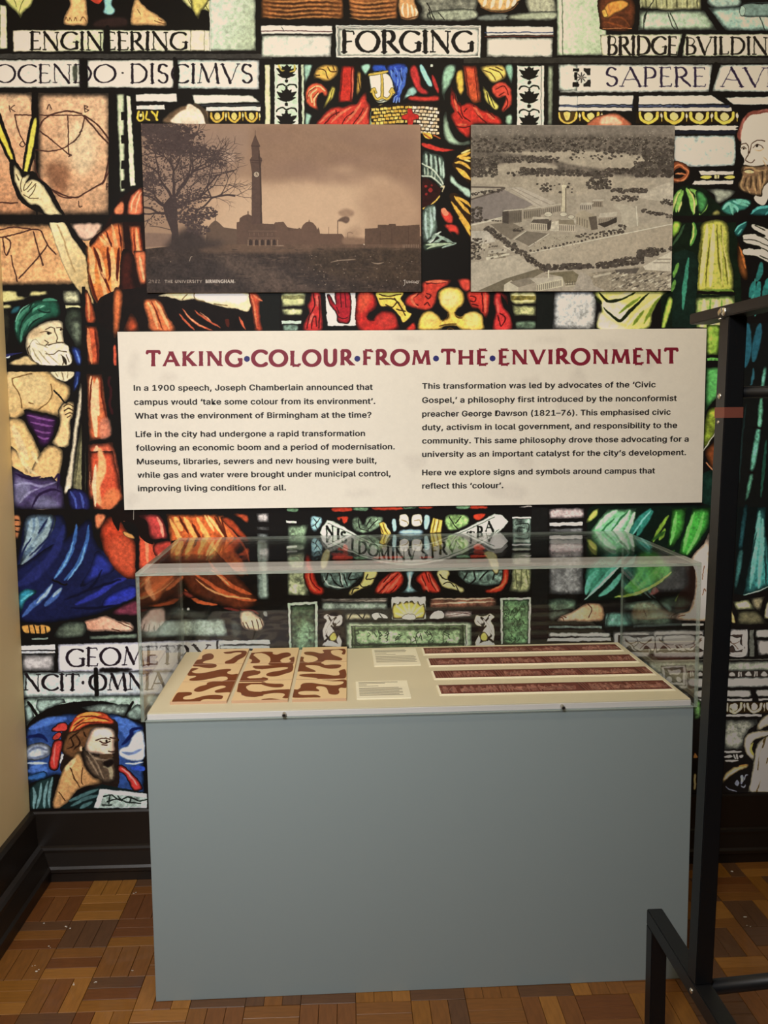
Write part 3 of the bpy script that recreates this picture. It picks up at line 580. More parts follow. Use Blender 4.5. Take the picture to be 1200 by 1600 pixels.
def mural_mid(m):
    D = m.R; P = m.P; L = m.L; LL = m.LL; F = m.F; FF = m.FF; PP = m.PP
    m.O(0, 400, 5)
    # old man in the green turban
    P('10,270 135,275 140,315 200,320 300,315 380,300 370,275 240,272 230,310 200,340 100,360 15,365', 'c8b878', e=2, n=.2, sm=0); P('10,385 80,380 90,410 20,415', 'c8b878', e=2)
    P('495,272 620,270 628,370 505,372 490,340', 'c4bc94', e=4, n=.35, sm=0); P('470,390 600,382 635,400 600,412 470,410', 'cfc490', e=1)
    P('500,430 635,425 640,700 570,700 520,600', '3c4434', e=6, n=.35); P('555,500 630,500 632,690 590,690 560,640', '8a9478', e=6, n=.4, soft=2); P('20,420 70,460 70,620 40,700 30,560', '6c6448', e=6, n=.4)
    P('70,470 110,400 200,350 300,330 420,330 500,360 520,450 510,540 600,720 640,850 640,900 560,900 30,880 30,800 120,700 100,560', BK)
    P('85,440 110,400 160,390 150,430 100,455', '2a6a74', e=2); P('110,560 115,500 160,420 240,370 330,340 440,345 470,400 470,470 400,490 320,520 240,580 180,660 165,700 130,640', '1f5c44', e=4, n=.25)
    FF('130,600 140,500 200,430 270,370|165,680 180,580 230,500 300,450|250,440 300,400 360,390|220,550 280,480 350,450 390,420|330,350 400,340 450,350|280,500 330,460 370,430', 5, '4c9474', soft=1.4); FF('150,640 170,530 230,440 300,380|210,590 260,520 330,480|290,420 340,440 400,440|260,360 230,420', 2.4, '0c2c20'); FF('120,520 160,430 230,375|310,410 350,385', 2, '86c4a4')
    P('215,620 250,580 320,530 400,505 470,505 495,530 492,600 500,660 505,680 540,720 550,850 300,855 240,800 200,720', 'd8c098', e=3, n=.1, ed=.6)
    P('230,700 280,650 330,700 400,690 470,680 530,700 548,760 548,852 320,855 250,800', 'e2d2b0', e=2, n=.15)
    LL('315,600 350,590 400,600 380,615|360,575 400,560 425,565|440,560 480,565 492,580|425,570 450,640 440,670 470,680 500,678|350,660 380,680 360,700|360,765 420,770 460,740 520,750|380,700 440,680|230,700 215,740 250,800 300,855|480,770 500,800 490,850|520,770 540,830', 1.3, '4a3018'); m.C(380, 605, 10, '2c1c10'); m.C(478, 578, 8, '2c1c10')
    FF('250,720 290,790 330,850|300,740 350,800 400,850|350,740 400,790 460,840|280,680 330,700 380,720', 1.6, 'a8946c'); P('230,600 300,560 360,590 300,640 240,650', 'c89c68', soft=3, a=.5); FF('490,780 520,850', 5, '3c2c1c')
    P('75,850 150,800 210,775 250,810 300,855', 'cfae78', e=2); P('45,770 180,755 90,780 45,800', '2c2c6c'); P('40,800 80,780 70,800', 'd8e0e0')
    P('560,715 610,720 635,760 636,850 600,850', '28409c', e=3, n=.2); F('590,730 610,780 625,840', 3, '7090d8')
    D(-50, 855, 660, 900, BK)
    P('50,905 400,900 400,905 440,960 520,1000 550,1030 545,1100 480,1180 460,1260 420,1245 200,1200 190,1240 60,1265', 'cda468', e=4, n=.12, ed=.5)
    P('60,910 160,905 300,920 380,980 390,1100 340,1160 230,1170 170,1120 140,1060 80,1050', 'dcbc84', soft=4, a=.8); P('75,1060 140,1060 160,1130 150,1200 70,1240', 'd8b478', soft=3, a=.8)
    LL('95,960 110,1010 140,1050 165,1120 170,1190|400,1000 410,1080 370,1150 300,1200|230,1145 260,1155|95,960 200,930 250,920', 1.6, '7c5424', soft=1.2); L('425,1050 470,1100 505,1140', 2.2)
    P('400,902 575,905 570,950 510,985 470,970 430,950', 'dcc8a0', e=2, n=.2); FF('430,910 460,950|480,905 500,970|530,905 530,960', 1.5, '8c744c')
    P('590,900 635,900 630,950 600,1040 570,1060 580,970', '1c2c70', e=2); F('610,940 600,1000 590,1030', 2, '5070b8')
    P('195,1215 300,1235 440,1270 430,1340 400,1440 330,1500 290,1420 230,1320', '4a1c54', e=4, n=.25); FF('210,1240 320,1270 430,1290|240,1300 330,1320 420,1330|270,1360 340,1380 400,1380|290,1410 350,1430 390,1420', 3.5, '8a4c90', soft=1.2)
    P('60,1280 140,1270 190,1290 240,1380 300,1500 320,1560 280,1650 260,1800 100,1620 70,1480', 'd0a96c', e=4, ed=.5); FF('100,1320 150,1450 220,1600', 12, 'e2c28c', soft=3)
    P('520,1145 570,1140 582,1160 575,1240 560,1275 550,1280 555,1350 540,1480 500,1500 470,1500 410,1460 440,1400 470,1300 460,1220 480,1170', 'd8b47c', e=3, ed=.5, ol=1.5); LL('500,1180 530,1160 575,1175|500,1210 540,1190 575,1205|510,1240 550,1225 575,1235|525,1265 550,1250', 1.6, '4a2c14'); L('425,1050 500,1135 520,1150', 2, BK)
    L('400,1470 440,1495 500,1500', 3, BK)
    P('280,1600 360,1490 400,1475 480,1510 490,1600 470,1700 440,1900 350,2000 250,1950 170,1800 75,1620 80,1500 110,1500 200,1620 230,1700', 'd2a86c', e=4, ed=.5); 
    P('635,995 650,1100 640,1180 600,1460 580,1620 560,1810 500,1850 545,1600 600,1200 620,1050', 'd4c0a0', e=2, n=.15); P('650,1300 665,1400 670,1840 570,1830 600,1500', '8a8058', e=4, n=.3); FF('640,1300 610,1600 590,1800|655,1350 640,1820', 1.6, '4a4428')
    # orange robe between man and board
    P('690,-40 960,-40 950,0 940,200 945,400 940,590 905,600 870,575 830,500 780,420 720,300 690,200 680,100', 'e07834', e=5, n=.2, ed=.45, sm=0)
    FF('720,0 720,120 740,220|760,10 800,150 820,260 830,330|900,0 890,150 900,300 900,480|820,260 850,400 900,560|930,20 920,200 900,260', 9, 'ffc07c', soft=2, a=.8); FF('760,0 790,120 830,200 870,290|850,0 860,130 850,200|700,150 740,300 790,410|800,350 850,470 880,520|960,0 950,300 930,500', 4, '6c1c08', soft=1.2)
    P('682,-70 955,-70 950,60 690,60', 'e07834', sm=0, soft=2.5, n=.2); FF('700,-70 720,20 730,120|760,-60 790,60 820,180|880,-70 880,60 890,200', 9, 'ffc07c', soft=2, a=.8); FF('735,-70 765,20 800,130|840,-70 850,30 860,160|930,-70 925,40 915,200', 5, '6c1c08', soft=1.2)
    P('950,-10 1045,-10 1040,150 1080,300 1050,460 960,560 930,560', '541a10', n=.3, e=6); P('1046,-40 1150,-40 1145,215 1100,235 1080,180 1060,60', 'e07040', e=3, sm=0); F('1090,0 1110,100 1125,200', 4, 'ffb880')
    P('660,280 700,300 740,440 750,510 675,515', 'c05028', e=3); F('685,290 695,400 700,500', 4, 'f49858')
    P('670,545 760,550 780,700 775,850 690,852 680,700', 'c8542c', e=4, n=.2, sm=0); FF('690,560 700,700 720,845', 6, 'ee8850'); FF('740,560 760,700 765,840', 3, '701c0c')
    P('885,720 910,700 915,850 890,850', 'dc5838', e=1); P('1000,560 1010,500 1050,480 1080,560 1080,600 990,600', 'c8502c', e=3)
    P('680,925 800,925 820,1100 850,1300 868,1410 790,1430 700,1450 690,1300', 'd86838', e=5, n=.2, sm=0); FF('710,940 730,1150 750,1420|760,950 750,1100 770,1250', 10, 'f8c08c', soft=2); FF('790,930 800,1100 840,1300|720,930 700,1200', 2.5, '7a2410'); P('780,1300 850,1270 868,1400 790,1425', 'e89070', soft=1.5, a=.7)
    LL('860,950 850,1000 870,1050 860,1160 880,1230', 4, '4a1418', soft=2); P('690,1475 880,1455 930,1640 945,1800 960,1900 692,1900 690,1700', 'd8603c', e=5, n=.2, sm=0); FF('760,1480 740,1620 720,1800', 12, 'f4b888', soft=2)
    D(-50, 855, 960, 905, BK); L('660,1462 900,1440', 3, BK); L('665,525 760,530', 3, BK); D(640, 240, 668, 1850, BK); 
    P('995,365 1045,310 1100,270 1145,255 1150,280 1180,290 1130,330 1080,345 1050,370 1010,378', 'e8dcb0', e=1, ol=1.5); L('1070,310 1100,335', 1.2)
    # sleeve and forearm under the tower photograph
    m.O(180, 440)
    P('-10,60 1000,60 980,320 0,320', '1b0e0b', n=.3); D(870, 60, 1030, 330, '191a15')
    PP('175,130 215,105 260,110 300,150 330,220 380,310 225,310 205,240', 'ee7840', e=4, n=.25); FF('205,130 240,200 270,300|250,120 300,210 340,300', 5, 'ffb070'); FF('225,120 260,200 300,305', 2.4, '8a2c10')
    P('60,310 75,250 100,200 130,230 150,310', 'c04c24', e=5); P('-10,60 45,60 40,200 20,330 -10,330', 'e07038', e=4)
    P('270,90 330,75 360,68 820,66 835,184 770,175 700,165 600,140 540,120 480,112 420,120 330,98', 'e2cb9c', e=3, n=.12, ed=.6); P('500,72 790,70 800,130 640,125 520,110', 'f8f0e4', soft=3); LL('500,70 500,110 560,125|620,140 700,150|450,80 420,115', 1.4, '8a6c3c')
    P('230,66 330,70 300,80 240,78', BK)
    FF('420,170 470,230 540,280 610,308|400,200 440,250 500,305|495,180 560,230 660,292|775,220 795,260 815,302', 3.6, 'd86038', soft=.9); FF('430,180 480,240 560,290|530,190 600,250', 1.5, 'f8a878'); P('685,240 712,240 710,285 695,280', '6a2010')
    P('835,70 880,68 925,120 905,130 910,250 925,308 875,306 860,200', 'c84828', e=3, n=.25); FF('845,75 870,150 885,290|860,80 900,110 925,125', 3, 'f07c4c')
    # crest pieces above the board
    m.O(420, 380, 3)
    P('725,0 760,0 800,-5 870,0 830,12 780,30 728,35', '3c4a38', e=2, n=.4); FF('735,10 780,5 830,5|740,28 790,10 860,2', 4, 'b0bc98')
    D(50, 228, 60, 415, BK); P('58,232 175,230 170,296 60,298', 'cdc98c', e=3, sm=0, n=.15); D(62, 245, 168, 262, '9a945c', n=.3); P('60,305 160,308 155,340 64,338', 'b8b480', e=2, sm=0, n=.5); D(60, 364, 152, 378, 'd2e0c8', n=.05); P('64,380 140,380 138,412 68,412', '6c8070', e=2, n=.5, sm=0)
    P('200,228 240,228 248,300 250,410 165,410 168,370 190,330 180,290 195,260', 'd8302c', e=3, n=.2, ol=2); LL('210,240 215,290 190,350 180,400|235,250 240,330 235,400|200,400 205,360 220,345 225,390', 2, '6c0c0c'); FF('190,380 210,330|225,240 228,300', 4, 'f4705c')
    P('265,228 408,228 412,386 275,390', 'e4dcd4', sm=0, n=.05, e=1)
    P('315,228 378,228 385,300 378,370 340,375 322,365 318,330 290,290 275,250 282,240 296,262 315,290', 'bc1c28', e=2, ol=1.2, n=.15); LL('335,235 340,300|358,235 362,300|325,345 345,355 370,348|318,300 330,330', 1.4, '5c0a10')
    P('420,228 480,228 500,250 505,300 470,330 465,350 490,360 510,330 550,315 590,330 605,370 600,408 420,408', 'cc2820', e=4, n=.12); P('425,235 480,235 470,290 430,330', 'ec5a34', soft=3, a=.8); P('520,340 580,335 595,380 540,400 510,380', 'd8382c', soft=3); L('462,345 470,360 495,362', 2, '4c0808')
    P('510,228 630,228 620,260 640,290 650,320 672,330 660,350 630,375 610,340 570,300 530,300 512,270', 'e8bc4c', e=1, ol=1.5); LL('520,240 560,250 620,240|520,262 580,262 610,280|550,290 580,300 600,280|590,260 620,300 640,340|600,310 640,320', 2, '4c340c')
    P('725,180 850,172 840,200 800,225 780,290 740,318 700,310 640,290 650,250 690,230 720,228', 'd43c28', e=3, n=.15, ol=1.5); LL('740,235 760,245 750,262 735,250|730,290 745,280 755,295|700,240 670,270 700,290|740,190 830,185', 2, '6c0c0c'); FF('700,235 670,265 700,300|735,180 840,182', 4, 'f47048')
    P('640,408 680,370 690,408', 'd43424', e=2); P('885,170 945,170 943,228 920,228 905,215', 'dc4430', e=3)
    P('930,228 1030,228 1025,345 1000,335 985,310 950,300', 'd43424', e=3, ol=1.5); LL('945,250 970,255 965,275 945,270|1000,235 1005,320|955,285 980,295', 2, '6c0c0c'); F('1015,235 1015,330', 4, 'f06848')
    P('795,260 800,225 840,205 890,210 915,240 915,280 880,320 870,330 900,345 920,330 960,318 1000,335 1008,370 1005,408 905,408 880,390 820,392 800,408 705,408 702,365 720,330 760,318 800,340 810,360 840,350 840,325 810,300', 'e6b84c', e=3, n=.1, ol=2.5); m.C(850, 262, 42, 'f2d48c', ry=40, soft=3, a=.8); m.C(755, 362, 36, 'f0c868', soft=3, a=.8); m.C(955, 362, 38, 'f0cc78', soft=3, a=.8); LL('840,325 835,350 815,365|872,325 880,345 905,352|800,390 840,380 880,380|830,408 850,400 870,408', 1.6, '6c4410')
    P('1060,230 1110,240 1120,290 1090,240 1100,300 1135,340 1135,408 1050,408 1062,330 1055,290', 'd0302c', e=3, n=.2, ol=2); LL('1075,340 1090,390 1110,350 1085,330', 2, '6c0c0c'); F('1070,260 1075,330', 4, 'ee5848')
    m.O(780, 400, 3.75)
    P('62,210 218,210 220,280 90,285 64,260', 'cfc480', e=3, sm=0, n=.2); D(70, 235, 215, 258, '8c7c34', n=.4); P('75,290 218,290 216,350 90,352', 'a8a46c', e=3, sm=0, n=.4); P('95,382 215,378 215,430 95,430', '5c6c54', e=2, sm=0, n=.4)
    D(222, 205, 318, 430, '1a1d18')
    P('325,205 560,205 570,300 560,430 315,430 318,300', 'b4aca0', e=5, n=.35, sm=0, g=('c8c4bc', 200))
    P('580,205 960,205 950,240 900,330 860,430 585,430 600,330 600,290 580,250', 'c6c45c', e=3, n=.15); P('600,300 660,370 740,390 760,300 700,270 620,260', 'e8e2a4', soft=2); FF('585,215 640,265 720,250 800,215|610,300 660,350 710,380 760,330 880,215|600,285 560,240', 5, '1f260c', soft=.8); FF('740,420 820,330 950,230|640,240 700,240 780,215', 6, 'e4e08c', soft=1.5); FF('700,340 760,290 830,240|850,400 900,300 950,240|780,410 850,320', 5, '7a8c24', soft=1.5); P('590,330 640,370 700,400 740,430 590,430', 'ecdcb0', soft=2, a=.8)
    P('950,430 960,350 990,250 1010,240 1015,290 980,400 970,430', 'a8c444', e=2); P('1010,0 1160,0 1150,300 1140,430 1020,430 1020,250', '14281c', n=.3); FF('1110,10 1090,150 1075,320', 7, '3c8c6c'); FF('1020,130 1050,40|1010,210 1030,140', 6, '6c9c3c')
    # strip between board and black post, and right of the post
    m.O(1020, 440, 4.444)
    D(-20, 320, 440, 332, BK); P('375,300 470,305 455,510 375,510', '9cb83c', e=3, sm=0, n=.2, g=('7ca030', 0)); D(375, 530, 460, 552, '5c9a40', n=.4); P('370,600 560,590 540,780 430,820 365,900', '56a04c', e=4, n=.15, sm=0); P('370,930 430,870 520,930 440,1050 355,1165', '808c24', e=4, n=.4); L('440,1045 350,1175', 1.4, 'dcd8b0'); P('355,1180 440,1100 560,1200 560,1400 410,1310', '7c3c18', e=5, n=.2, sm=0); L('375,1260 415,1310', 2, 'c87c4c'); P('350,1330 600,1340 600,1540 345,1540', '122c20', n=.4)
    D(560, 290, 900, 1600, '151512', n=.1)
    FF('700,0 690,60 675,110|740,0 730,70 715,130|800,-20 795,50', 9, '2a7c70', soft=1.3)
    FF('660,290 660,450 640,600|745,290 720,430 695,560', 12, '245c68', soft=2); FF('700,600 690,700 675,720', 4, '2a5c64'); P('770,600 790,610 775,730 750,725', '64a888', e=2, n=.3)
    P('740,820 765,820 758,1000 725,1000', '5c9c74', e=2, n=.35); P('715,1030 750,1035 730,1200 700,1310 672,1300 690,1180', '5c9c7c', e=2, n=.35); P('670,1350 700,1340 680,1440 655,1520 640,1500', '548c6c', e=2, n=.35); FF('790,1100 770,1300 750,1500', 5, '1f4c38'); D(560, 735, 900, 760, BK); L('700,1015 760,1020', 2.5, BK); L('660,1325 710,1330', 2.5, BK)
    FF('650,850 620,1100 600,1400', 3, '1c2c28')
def mural_low(m):
    D = m.R; P = m.P; L = m.L; LL = m.LL; F = m.F; FF = m.FF; PP = m.PP
    m.O(0, 700)
    # elbow, lap and blue robe of the seated man
    FF('200,20 230,80 240,90|110,20 160,110 230,170', 6, 'e4c48c', soft=2)
    P('558,20 706,20 745,200 765,320 690,385 590,385 565,200', 'd8502c', e=5, n=.2, sm=0); FF('620,0 640,120 600,260 640,370', 14, 'f8b070', soft=3); FF('600,100 590,240 600,370', 6, 'f4c898', soft=2); P('640,320 700,250 760,300 700,380 640,385', 'e87840', soft=2)
    P('70,110 150,160 230,190 330,180 390,240 410,380 90,385 80,260', '4c3a64', e=5, n=.25, sm=0); P('100,200 160,200 200,250 140,330 95,340', '8c86a0', soft=4, a=.8); P('200,330 260,300 340,320 370,370 220,375', '8c88a4', soft=4, a=.7); FF('90,160 180,190 260,180|200,380 240,300 330,260 390,280|340,200 370,170 360,260', 4, '2a1440', soft=1.5); FF('90,230 180,220 260,240 360,210|120,350 170,290 250,250', 4, 'a49cb8', soft=2, a=.7)
    P('430,260 540,280 560,385 450,385', '242466', e=4, n=.2); FF('440,270 470,320 480,380|500,280 520,330 520,380', 4, '4c5cae')
    D(70, 385, 780, 420, BK)
    P('80,430 130,430 120,550 95,560', 'b06c3c', e=2); LL('85,450 120,455|90,490 125,490|95,520 120,525', 2); 
    P('170,425 330,422 400,430 420,600 350,800 150,1050 120,1060 105,780 130,600', '1c2254', e=5, n=.25)
    P('170,430 340,425 330,520 250,620 170,700 110,780 150,600', '5c7080', e=5, n=.3); FF('200,440 180,560 140,660|310,430 290,520 200,620|230,430 230,520 160,640|330,500 240,620 130,740', 8, 'a0b0ac', soft=2.5, a=.75); FF('340,430 300,560 180,680|200,560 150,640 110,760|300,440 240,540', 3, '1c2450', soft=1.5)
    P('100,760 160,720 300,620 420,560 560,440 590,560 640,640 700,620 850,780 860,900 800,960 600,1040 330,1090 130,1085 120,1000', '161b48', e=5, n=.2)
    FF('160,860 260,760 350,640 400,480|110,860 200,800 300,700', 14, '262c70', soft=4); FF('350,810 430,680 470,560 480,470|400,830 480,740 540,600 555,480|340,820 420,700 460,600', 7, '3a68a8', soft=1.6); FF('345,815 420,700 460,580|420,830 500,720 540,600', 3, '6c9cc0', soft=1.2)
    FF('330,845 280,920 200,990 140,1060|390,870 340,930 280,990', 9, '40609c', soft=2); FF('330,850 290,910 230,970|385,875 330,935', 5, 'a8b8b8', soft=1.6, a=.85); L('330,825 400,855 420,850', 2.5, BK)
    P('115,920 170,880 230,900 160,960 130,1030', '2a8494', e=3, n=.2); F('130,960 180,920 210,905', 4, '58b4bc')
    P('600,650 640,660 720,760 600,820 500,870 560,760', '26308c', e=5, n=.15); P('660,940 760,880 850,860 850,930 720,980 640,1000', '2630a0', e=4, n=.15); FF('600,930 700,850 800,810|470,980 600,920 700,860|640,1000 740,960 850,920', 8, '2c34a0', soft=3); FF('440,1000 600,1000 760,980|400,950 560,880 640,760|520,900 640,860 760,820', 4, '0c0e30', soft=2)
    P('630,480 680,430 740,420 780,500 850,600 855,820 800,820 720,760 650,650 625,560', 'c03c1c', e=6, n=.25, sm=0); P('680,590 760,560 830,600 840,780 780,780 700,700', 'dc5830', soft=6, a=.8); P('595,420 665,420 640,480 605,510', 'd87848', e=2); P('750,440 800,420 830,440 780,460', 'c86038'); P('770,520 830,540 840,570 780,550', 'c88c48', e=1)
    P('860,470 900,470 950,560 1000,700 960,740 880,780 860,700', 'd04c2c', e=5, n=.2); F('890,500 920,600 920,720', 6, 'f08858', soft=2); LL('850,420 860,560 860,780', 6, BK, soft=1.2); P('700,380 900,380 920,470 960,600 880,560 850,480 760,460 740,520 700,440', '1c0c08', n=.1)
    P('870,425 1000,425 1050,560 1000,575 940,560 920,460', 'b83a34', e=4, n=.2); F('980,430 1010,490 1020,560', 5, 'f09070', soft=1.5); LL('940,580 1060,575', 4, BK)
    P('1040,420 1400,420 1500,600 1110,650 1050,640 1080,560', 'e06c2c', e=4, n=.25, sm=0); FF('1070,430 1110,500 1130,580|1180,430 1200,500 1230,570|1300,430 1330,520 1360,580', 8, 'ffc478', soft=2); FF('1120,440 1160,500 1190,570|1250,440 1290,560|1380,430 1420,570', 3, '7a2408', soft=1.2); P('960,610 1040,580 1100,590 1050,680 980,680', 'b83a2c', e=3)
    # feet and ground
    P('530,1080 640,1050 670,1045 740,1080 820,1090 835,1140 760,1150 640,1145 560,1148 530,1120', 'c48868', e=3, g=('e0b494', 0)); LL('740,1090 790,1110 825,1130|760,1080 810,1100|700,1130 760,1148', 1.4, '5a3020'); P('870,1130 880,1080 920,1030 960,1000 1030,1000 1040,1050 1036,1130 1020,1148 990,1150 940,1156 900,1150', 'c09880', e=3, g=('d8b8a4', 90)); LL('905,1100 895,1145|935,1105 930,1152|965,1110 965,1155|1000,1105 1000,1150|885,1120 878,1140', 1.4, '5a3428')
    P('140,1110 200,1105 300,1110 320,1140 280,1160 200,1160 150,1150', 'c88c3c', e=1); LL('180,1110 190,1160|215,1110 225,1165|250,1115 255,1160|285,1120 290,1155', 2); P('360,1130 420,1090 530,1090 530,1170 400,1190 340,1180', '5c6450', e=4, n=.3); P('560,1175 860,1158 860,1190 560,1196', '7c8870', e=2, sm=0); P('200,1190 300,1185 300,1198 200,1200', '84907c', sm=0)
    P('720,1010 860,950 870,1040 720,1040', '7a3040', e=3, n=.2)
    # lower inscriptions
    P('132,1235 345,1228 348,1260 134,1262', 'c8c4c0', e=1, sm=0); P('134,1268 344,1268 346,1282 136,1284', 'c0bcb8', sm=0); P('136,1292 342,1288 340,1392 142,1398', 'aea49c', e=5, sm=0, n=.2)
    P('364,1228 1250,1200 1400,1200 1400,1375 1200,1390 364,1400', 'd0c8cc', e=5, sm=0, g=('d8d0d8', 0)); lettering(m, 'GEOMETRY', 412, 1310, 1256, 1366, 4.6, 1.7, '2a1a20', gap=.06, serif=.1, dy=-26)
    P('142,1404 1180,1392 1180,1540 150,1560', 'b8c4b4', e=4, sm=0, n=.15, g=('c8c4cc', 0)); lettering(m, 'NCIT', 148, 500, 1416, 1514, 4.6, 1.7, '22161a', gap=.05, serif=.1); lettering(m, 'OMNIA', 556, 1040, 1414, 1514, 4.6, 1.7, '22161a', gap=.05, serif=.1, dy=-8); m.C(520, 1468, 10, '2c2024'); L('600,1385 606,1540', 7, soft=1.2); P('640,1375 820,1378 780,1396 640,1398', BK, soft=1)
    # ---- roundel of the man in the red headscarf
    m.O(0, 980)
    P('150,452 190,440 600,430 900,425 900,600 700,480 500,480 300,520 170,620', '98a894', e=4, n=.35, sm=0); P('155,500 190,470 220,560 170,610', '7c8c80', e=3, n=.3, sm=0)
    LL('180,470 240,560|490,480 520,530|830,470 780,560', 4.5, BK); P('165,640 200,580 300,510 420,475 600,460 760,490 900,560 900,590 760,530 600,500 420,510 300,560 190,650', BK)
    P('235,450 400,445 410,470 300,510 250,540 225,500', '8c9c8c', e=3, n=.3, sm=0); P('510,500 620,480 810,485 780,555 700,545 560,530', '8c9888', e=4, n=.4, sm=0); P('830,500 880,485 900,560 850,580 790,555', '849484', e=3, n=.3)
    P('165,640 260,580 420,540 700,540 900,610 900,1080 720,1060 640,980 350,920 180,980', '28447c', e=4, n=.2, sm=0)
    FF('180,640 300,590 420,570|720,570 800,600 880,660|740,620 790,650 800,700|180,900 240,880 300,900', 12, '4870b8', soft=3); FF('160,690 260,680 300,720|760,740 820,680 830,640 900,630', 6, '101c58', soft=1.5)
    P('165,760 200,730 260,720 320,750 310,800 250,830 165,825', 'a8acb4', e=5, n=.2); FF('175,790 230,750 300,770|180,820 260,810 310,790', 4, '6c7488', soft=2); P('750,760 800,740 830,680 870,650 900,660 900,820 800,830 750,800', 'b8c0d0', e=4, n=.2); FF('760,780 820,790 890,760', 5, '6c7898', soft=2); P('375,800 400,790 422,820 400,860 375,850', 'c0c4cc', e=2); F('170,850 240,848 300,850', 4, 'b0b8c8', soft=1.5); FF('780,850 840,852 900,840', 3, 'c0c8d8')
    P('830,870 900,870 900,900 830,890', '2c50b8'); P('175,930 280,900 290,940 180,960', '2c5c94', e=2)
    # head
    P('400,640 520,560 720,580 740,700 740,1000 640,1000 520,980 380,900 400,800 380,760', '2a1a12', n=.2)
    P('430,660 440,620 480,550 560,530 640,530 700,570 718,605 640,608 560,610 500,640 440,668', 'c84420', e=2, n=.2); FF('445,650 490,590 560,560 620,550|470,640 520,600 600,580 680,590|480,560 560,540 640,550', 5, 'e8943c', soft=1.2); FF('450,655 520,600 640,600|500,560 600,560 700,590|460,620 530,570', 2, '6c1810')
    P('330,640 370,605 410,600 425,630 400,650 335,650', 'c8382c', e=1, ol=2); P('335,680 370,660 385,670 360,700 335,700', 'c8382c', ol=2); P('330,740 350,710 392,710 385,760 360,885 320,885 310,850', 'c4342a', e=2, ol=2); F('350,730 340,800 340,870', 3, 'ec7060')
    P('430,660 500,640 560,615 640,612 700,640 730,680 735,720 560,740 500,800 460,820 390,780 400,720', '6c4424', e=3, n=.25); FF('440,680 460,740 420,760|470,670 500,720 460,770|520,650 540,690|500,650 430,700', 2.4, '2a140a')
    P('570,640 620,620 690,630 720,650 722,690 716,740 724,770 715,790 700,800 690,830 640,800 600,790 560,790 530,760 550,690', 'd8b090', e=4, n=.1); P('495,745 515,740 520,770 500,775', 'c89468', e=1); P('610,640 680,640 700,670 620,670 590,680', 'ead0b8', soft=3)
    LL('600,705 640,695 690,700|625,712 650,725 690,712|640,735 670,735|720,740 724,770 700,780 680,775|690,690 722,695', 1.8, '3a1c10'); m.C(665, 712, 8, '20120c')
    P('520,750 560,790 620,800 680,800 715,825 720,960 640,965 590,930 540,870 520,800', '54402e', e=3, n=.3); FF('540,800 580,860 620,930|580,800 620,880 650,950|640,830 680,880 690,950|550,780 600,820 680,830', 3, '8c7458', soft=1.2); FF('650,870 690,880 700,950', 6, '9c8c68', soft=2); P('650,840 700,830 715,850 680,875 655,865', '1c120e', soft=1); P('620,800 680,790 710,810 660,825', '5c4028')
    P('345,1140 330,1100 370,960 400,880 470,800 500,780 530,860 580,930 640,970 500,1010 420,1100 360,1140', 'c89458', e=3, ed=.5, g=('b07c48', 60)); FF('410,900 440,860 470,820', 8, 'dcb47c', soft=2); LL('440,880 470,950 480,970|520,880 510,950 520,980|370,1030 410,1085|500,1000 460,940', 1.8, '5c3418')
    P('740,870 770,868 830,920 880,980 885,1010 840,1020 820,990 780,920 745,900', 'c8342c', e=2, ol=2); FF('760,880 810,920 860,990', 3, 'f08878')
    P('185,1010 240,960 345,925 335,1000 320,1140 190,1140', '1e3430', e=2, n=.2, sm=0); FF('210,1000 220,1060 210,1135|260,970 250,1060 230,1135|300,960 280,1060 280,1135|330,935 310,1040 310,1130', 5, '6c8c88', soft=1.2)
    P('420,1100 500,1040 640,980 720,1000 900,1030 900,1140 360,1140', '12201e', n=.1, sm=0); FF('430,1090 520,1050 620,1010|440,1120 540,1070 620,1050|500,1130 580,1090', 6, '4c706c', soft=1.5)
    P('625,1008 920,1040 920,1130 585,1130', 'c8ccc4', e=2, sm=0, n=.15); P('655,1040 920,1065 920,1122 620,1128', '98a494', sm=0, n=.4); LL('650,1060 700,1050 750,1080 800,1060 870,1085 920,1075|670,1090 740,1075 800,1095 880,1100|640,1110 700,1110|690,1050 680,1100|740,1055 760,1085|820,1065 810,1100', 2, '1c241c')
    D(140, 1134, 1000, 1200, BK)
    # ---- seen through the case, left part
    m.O(200, 780)
    P('240,95 560,95 620,240 760,440 720,490 560,420 340,470 270,300', 'cc5c24', e=4, n=.3, sm=0); FF('260,120 320,240 380,400|350,110 400,200 440,260|430,110 500,240 560,330|290,110 340,200', 8, 'f8ac54', soft=2); FF('500,100 560,180 600,240|480,100 540,200', 5, 'ffb868', soft=1.4); FF('400,150 450,240 480,300|320,110 380,220|540,110 590,200 640,280', 4, '6c2008', soft=1.4)
    P('580,120 640,120 700,180 760,260 740,270 660,200', 'a83c18', e=2); P('660,95 720,90 756,110 750,150 700,120', 'b04420', e=2); FF('600,150 680,240 740,320 760,400|620,280 700,380 750,480', 4, 'd05828')
    P('270,260 480,250 640,420 760,560 800,600 820,660 700,700 560,660 400,600 330,500', '6c2c14', e=5, n=.25, sm=0); FF('400,460 500,520 620,600 810,630|440,480 560,560 700,620 800,635|500,380 600,500 700,570 780,595|560,460 640,540 770,590|350,560 440,640 560,660', 6, 'd8602c', soft=1.3); FF('420,500 560,590 780,625|520,440 640,540', 3, 'f8a060'); FF('700,690 780,700 820,720|600,680 700,700', 4, '8c2c24')
    P('90,470 240,460 330,470 250,560 180,650 150,640 105,560', 'c86430', e=5, n=.15); P('240,560 330,480 340,500 260,570', 'd87038', soft=1); P('340,570 400,590 420,620 360,610', '9c3c2c', e=2); FF('130,480 130,560 170,630', 10, 'e8945c', soft=3)
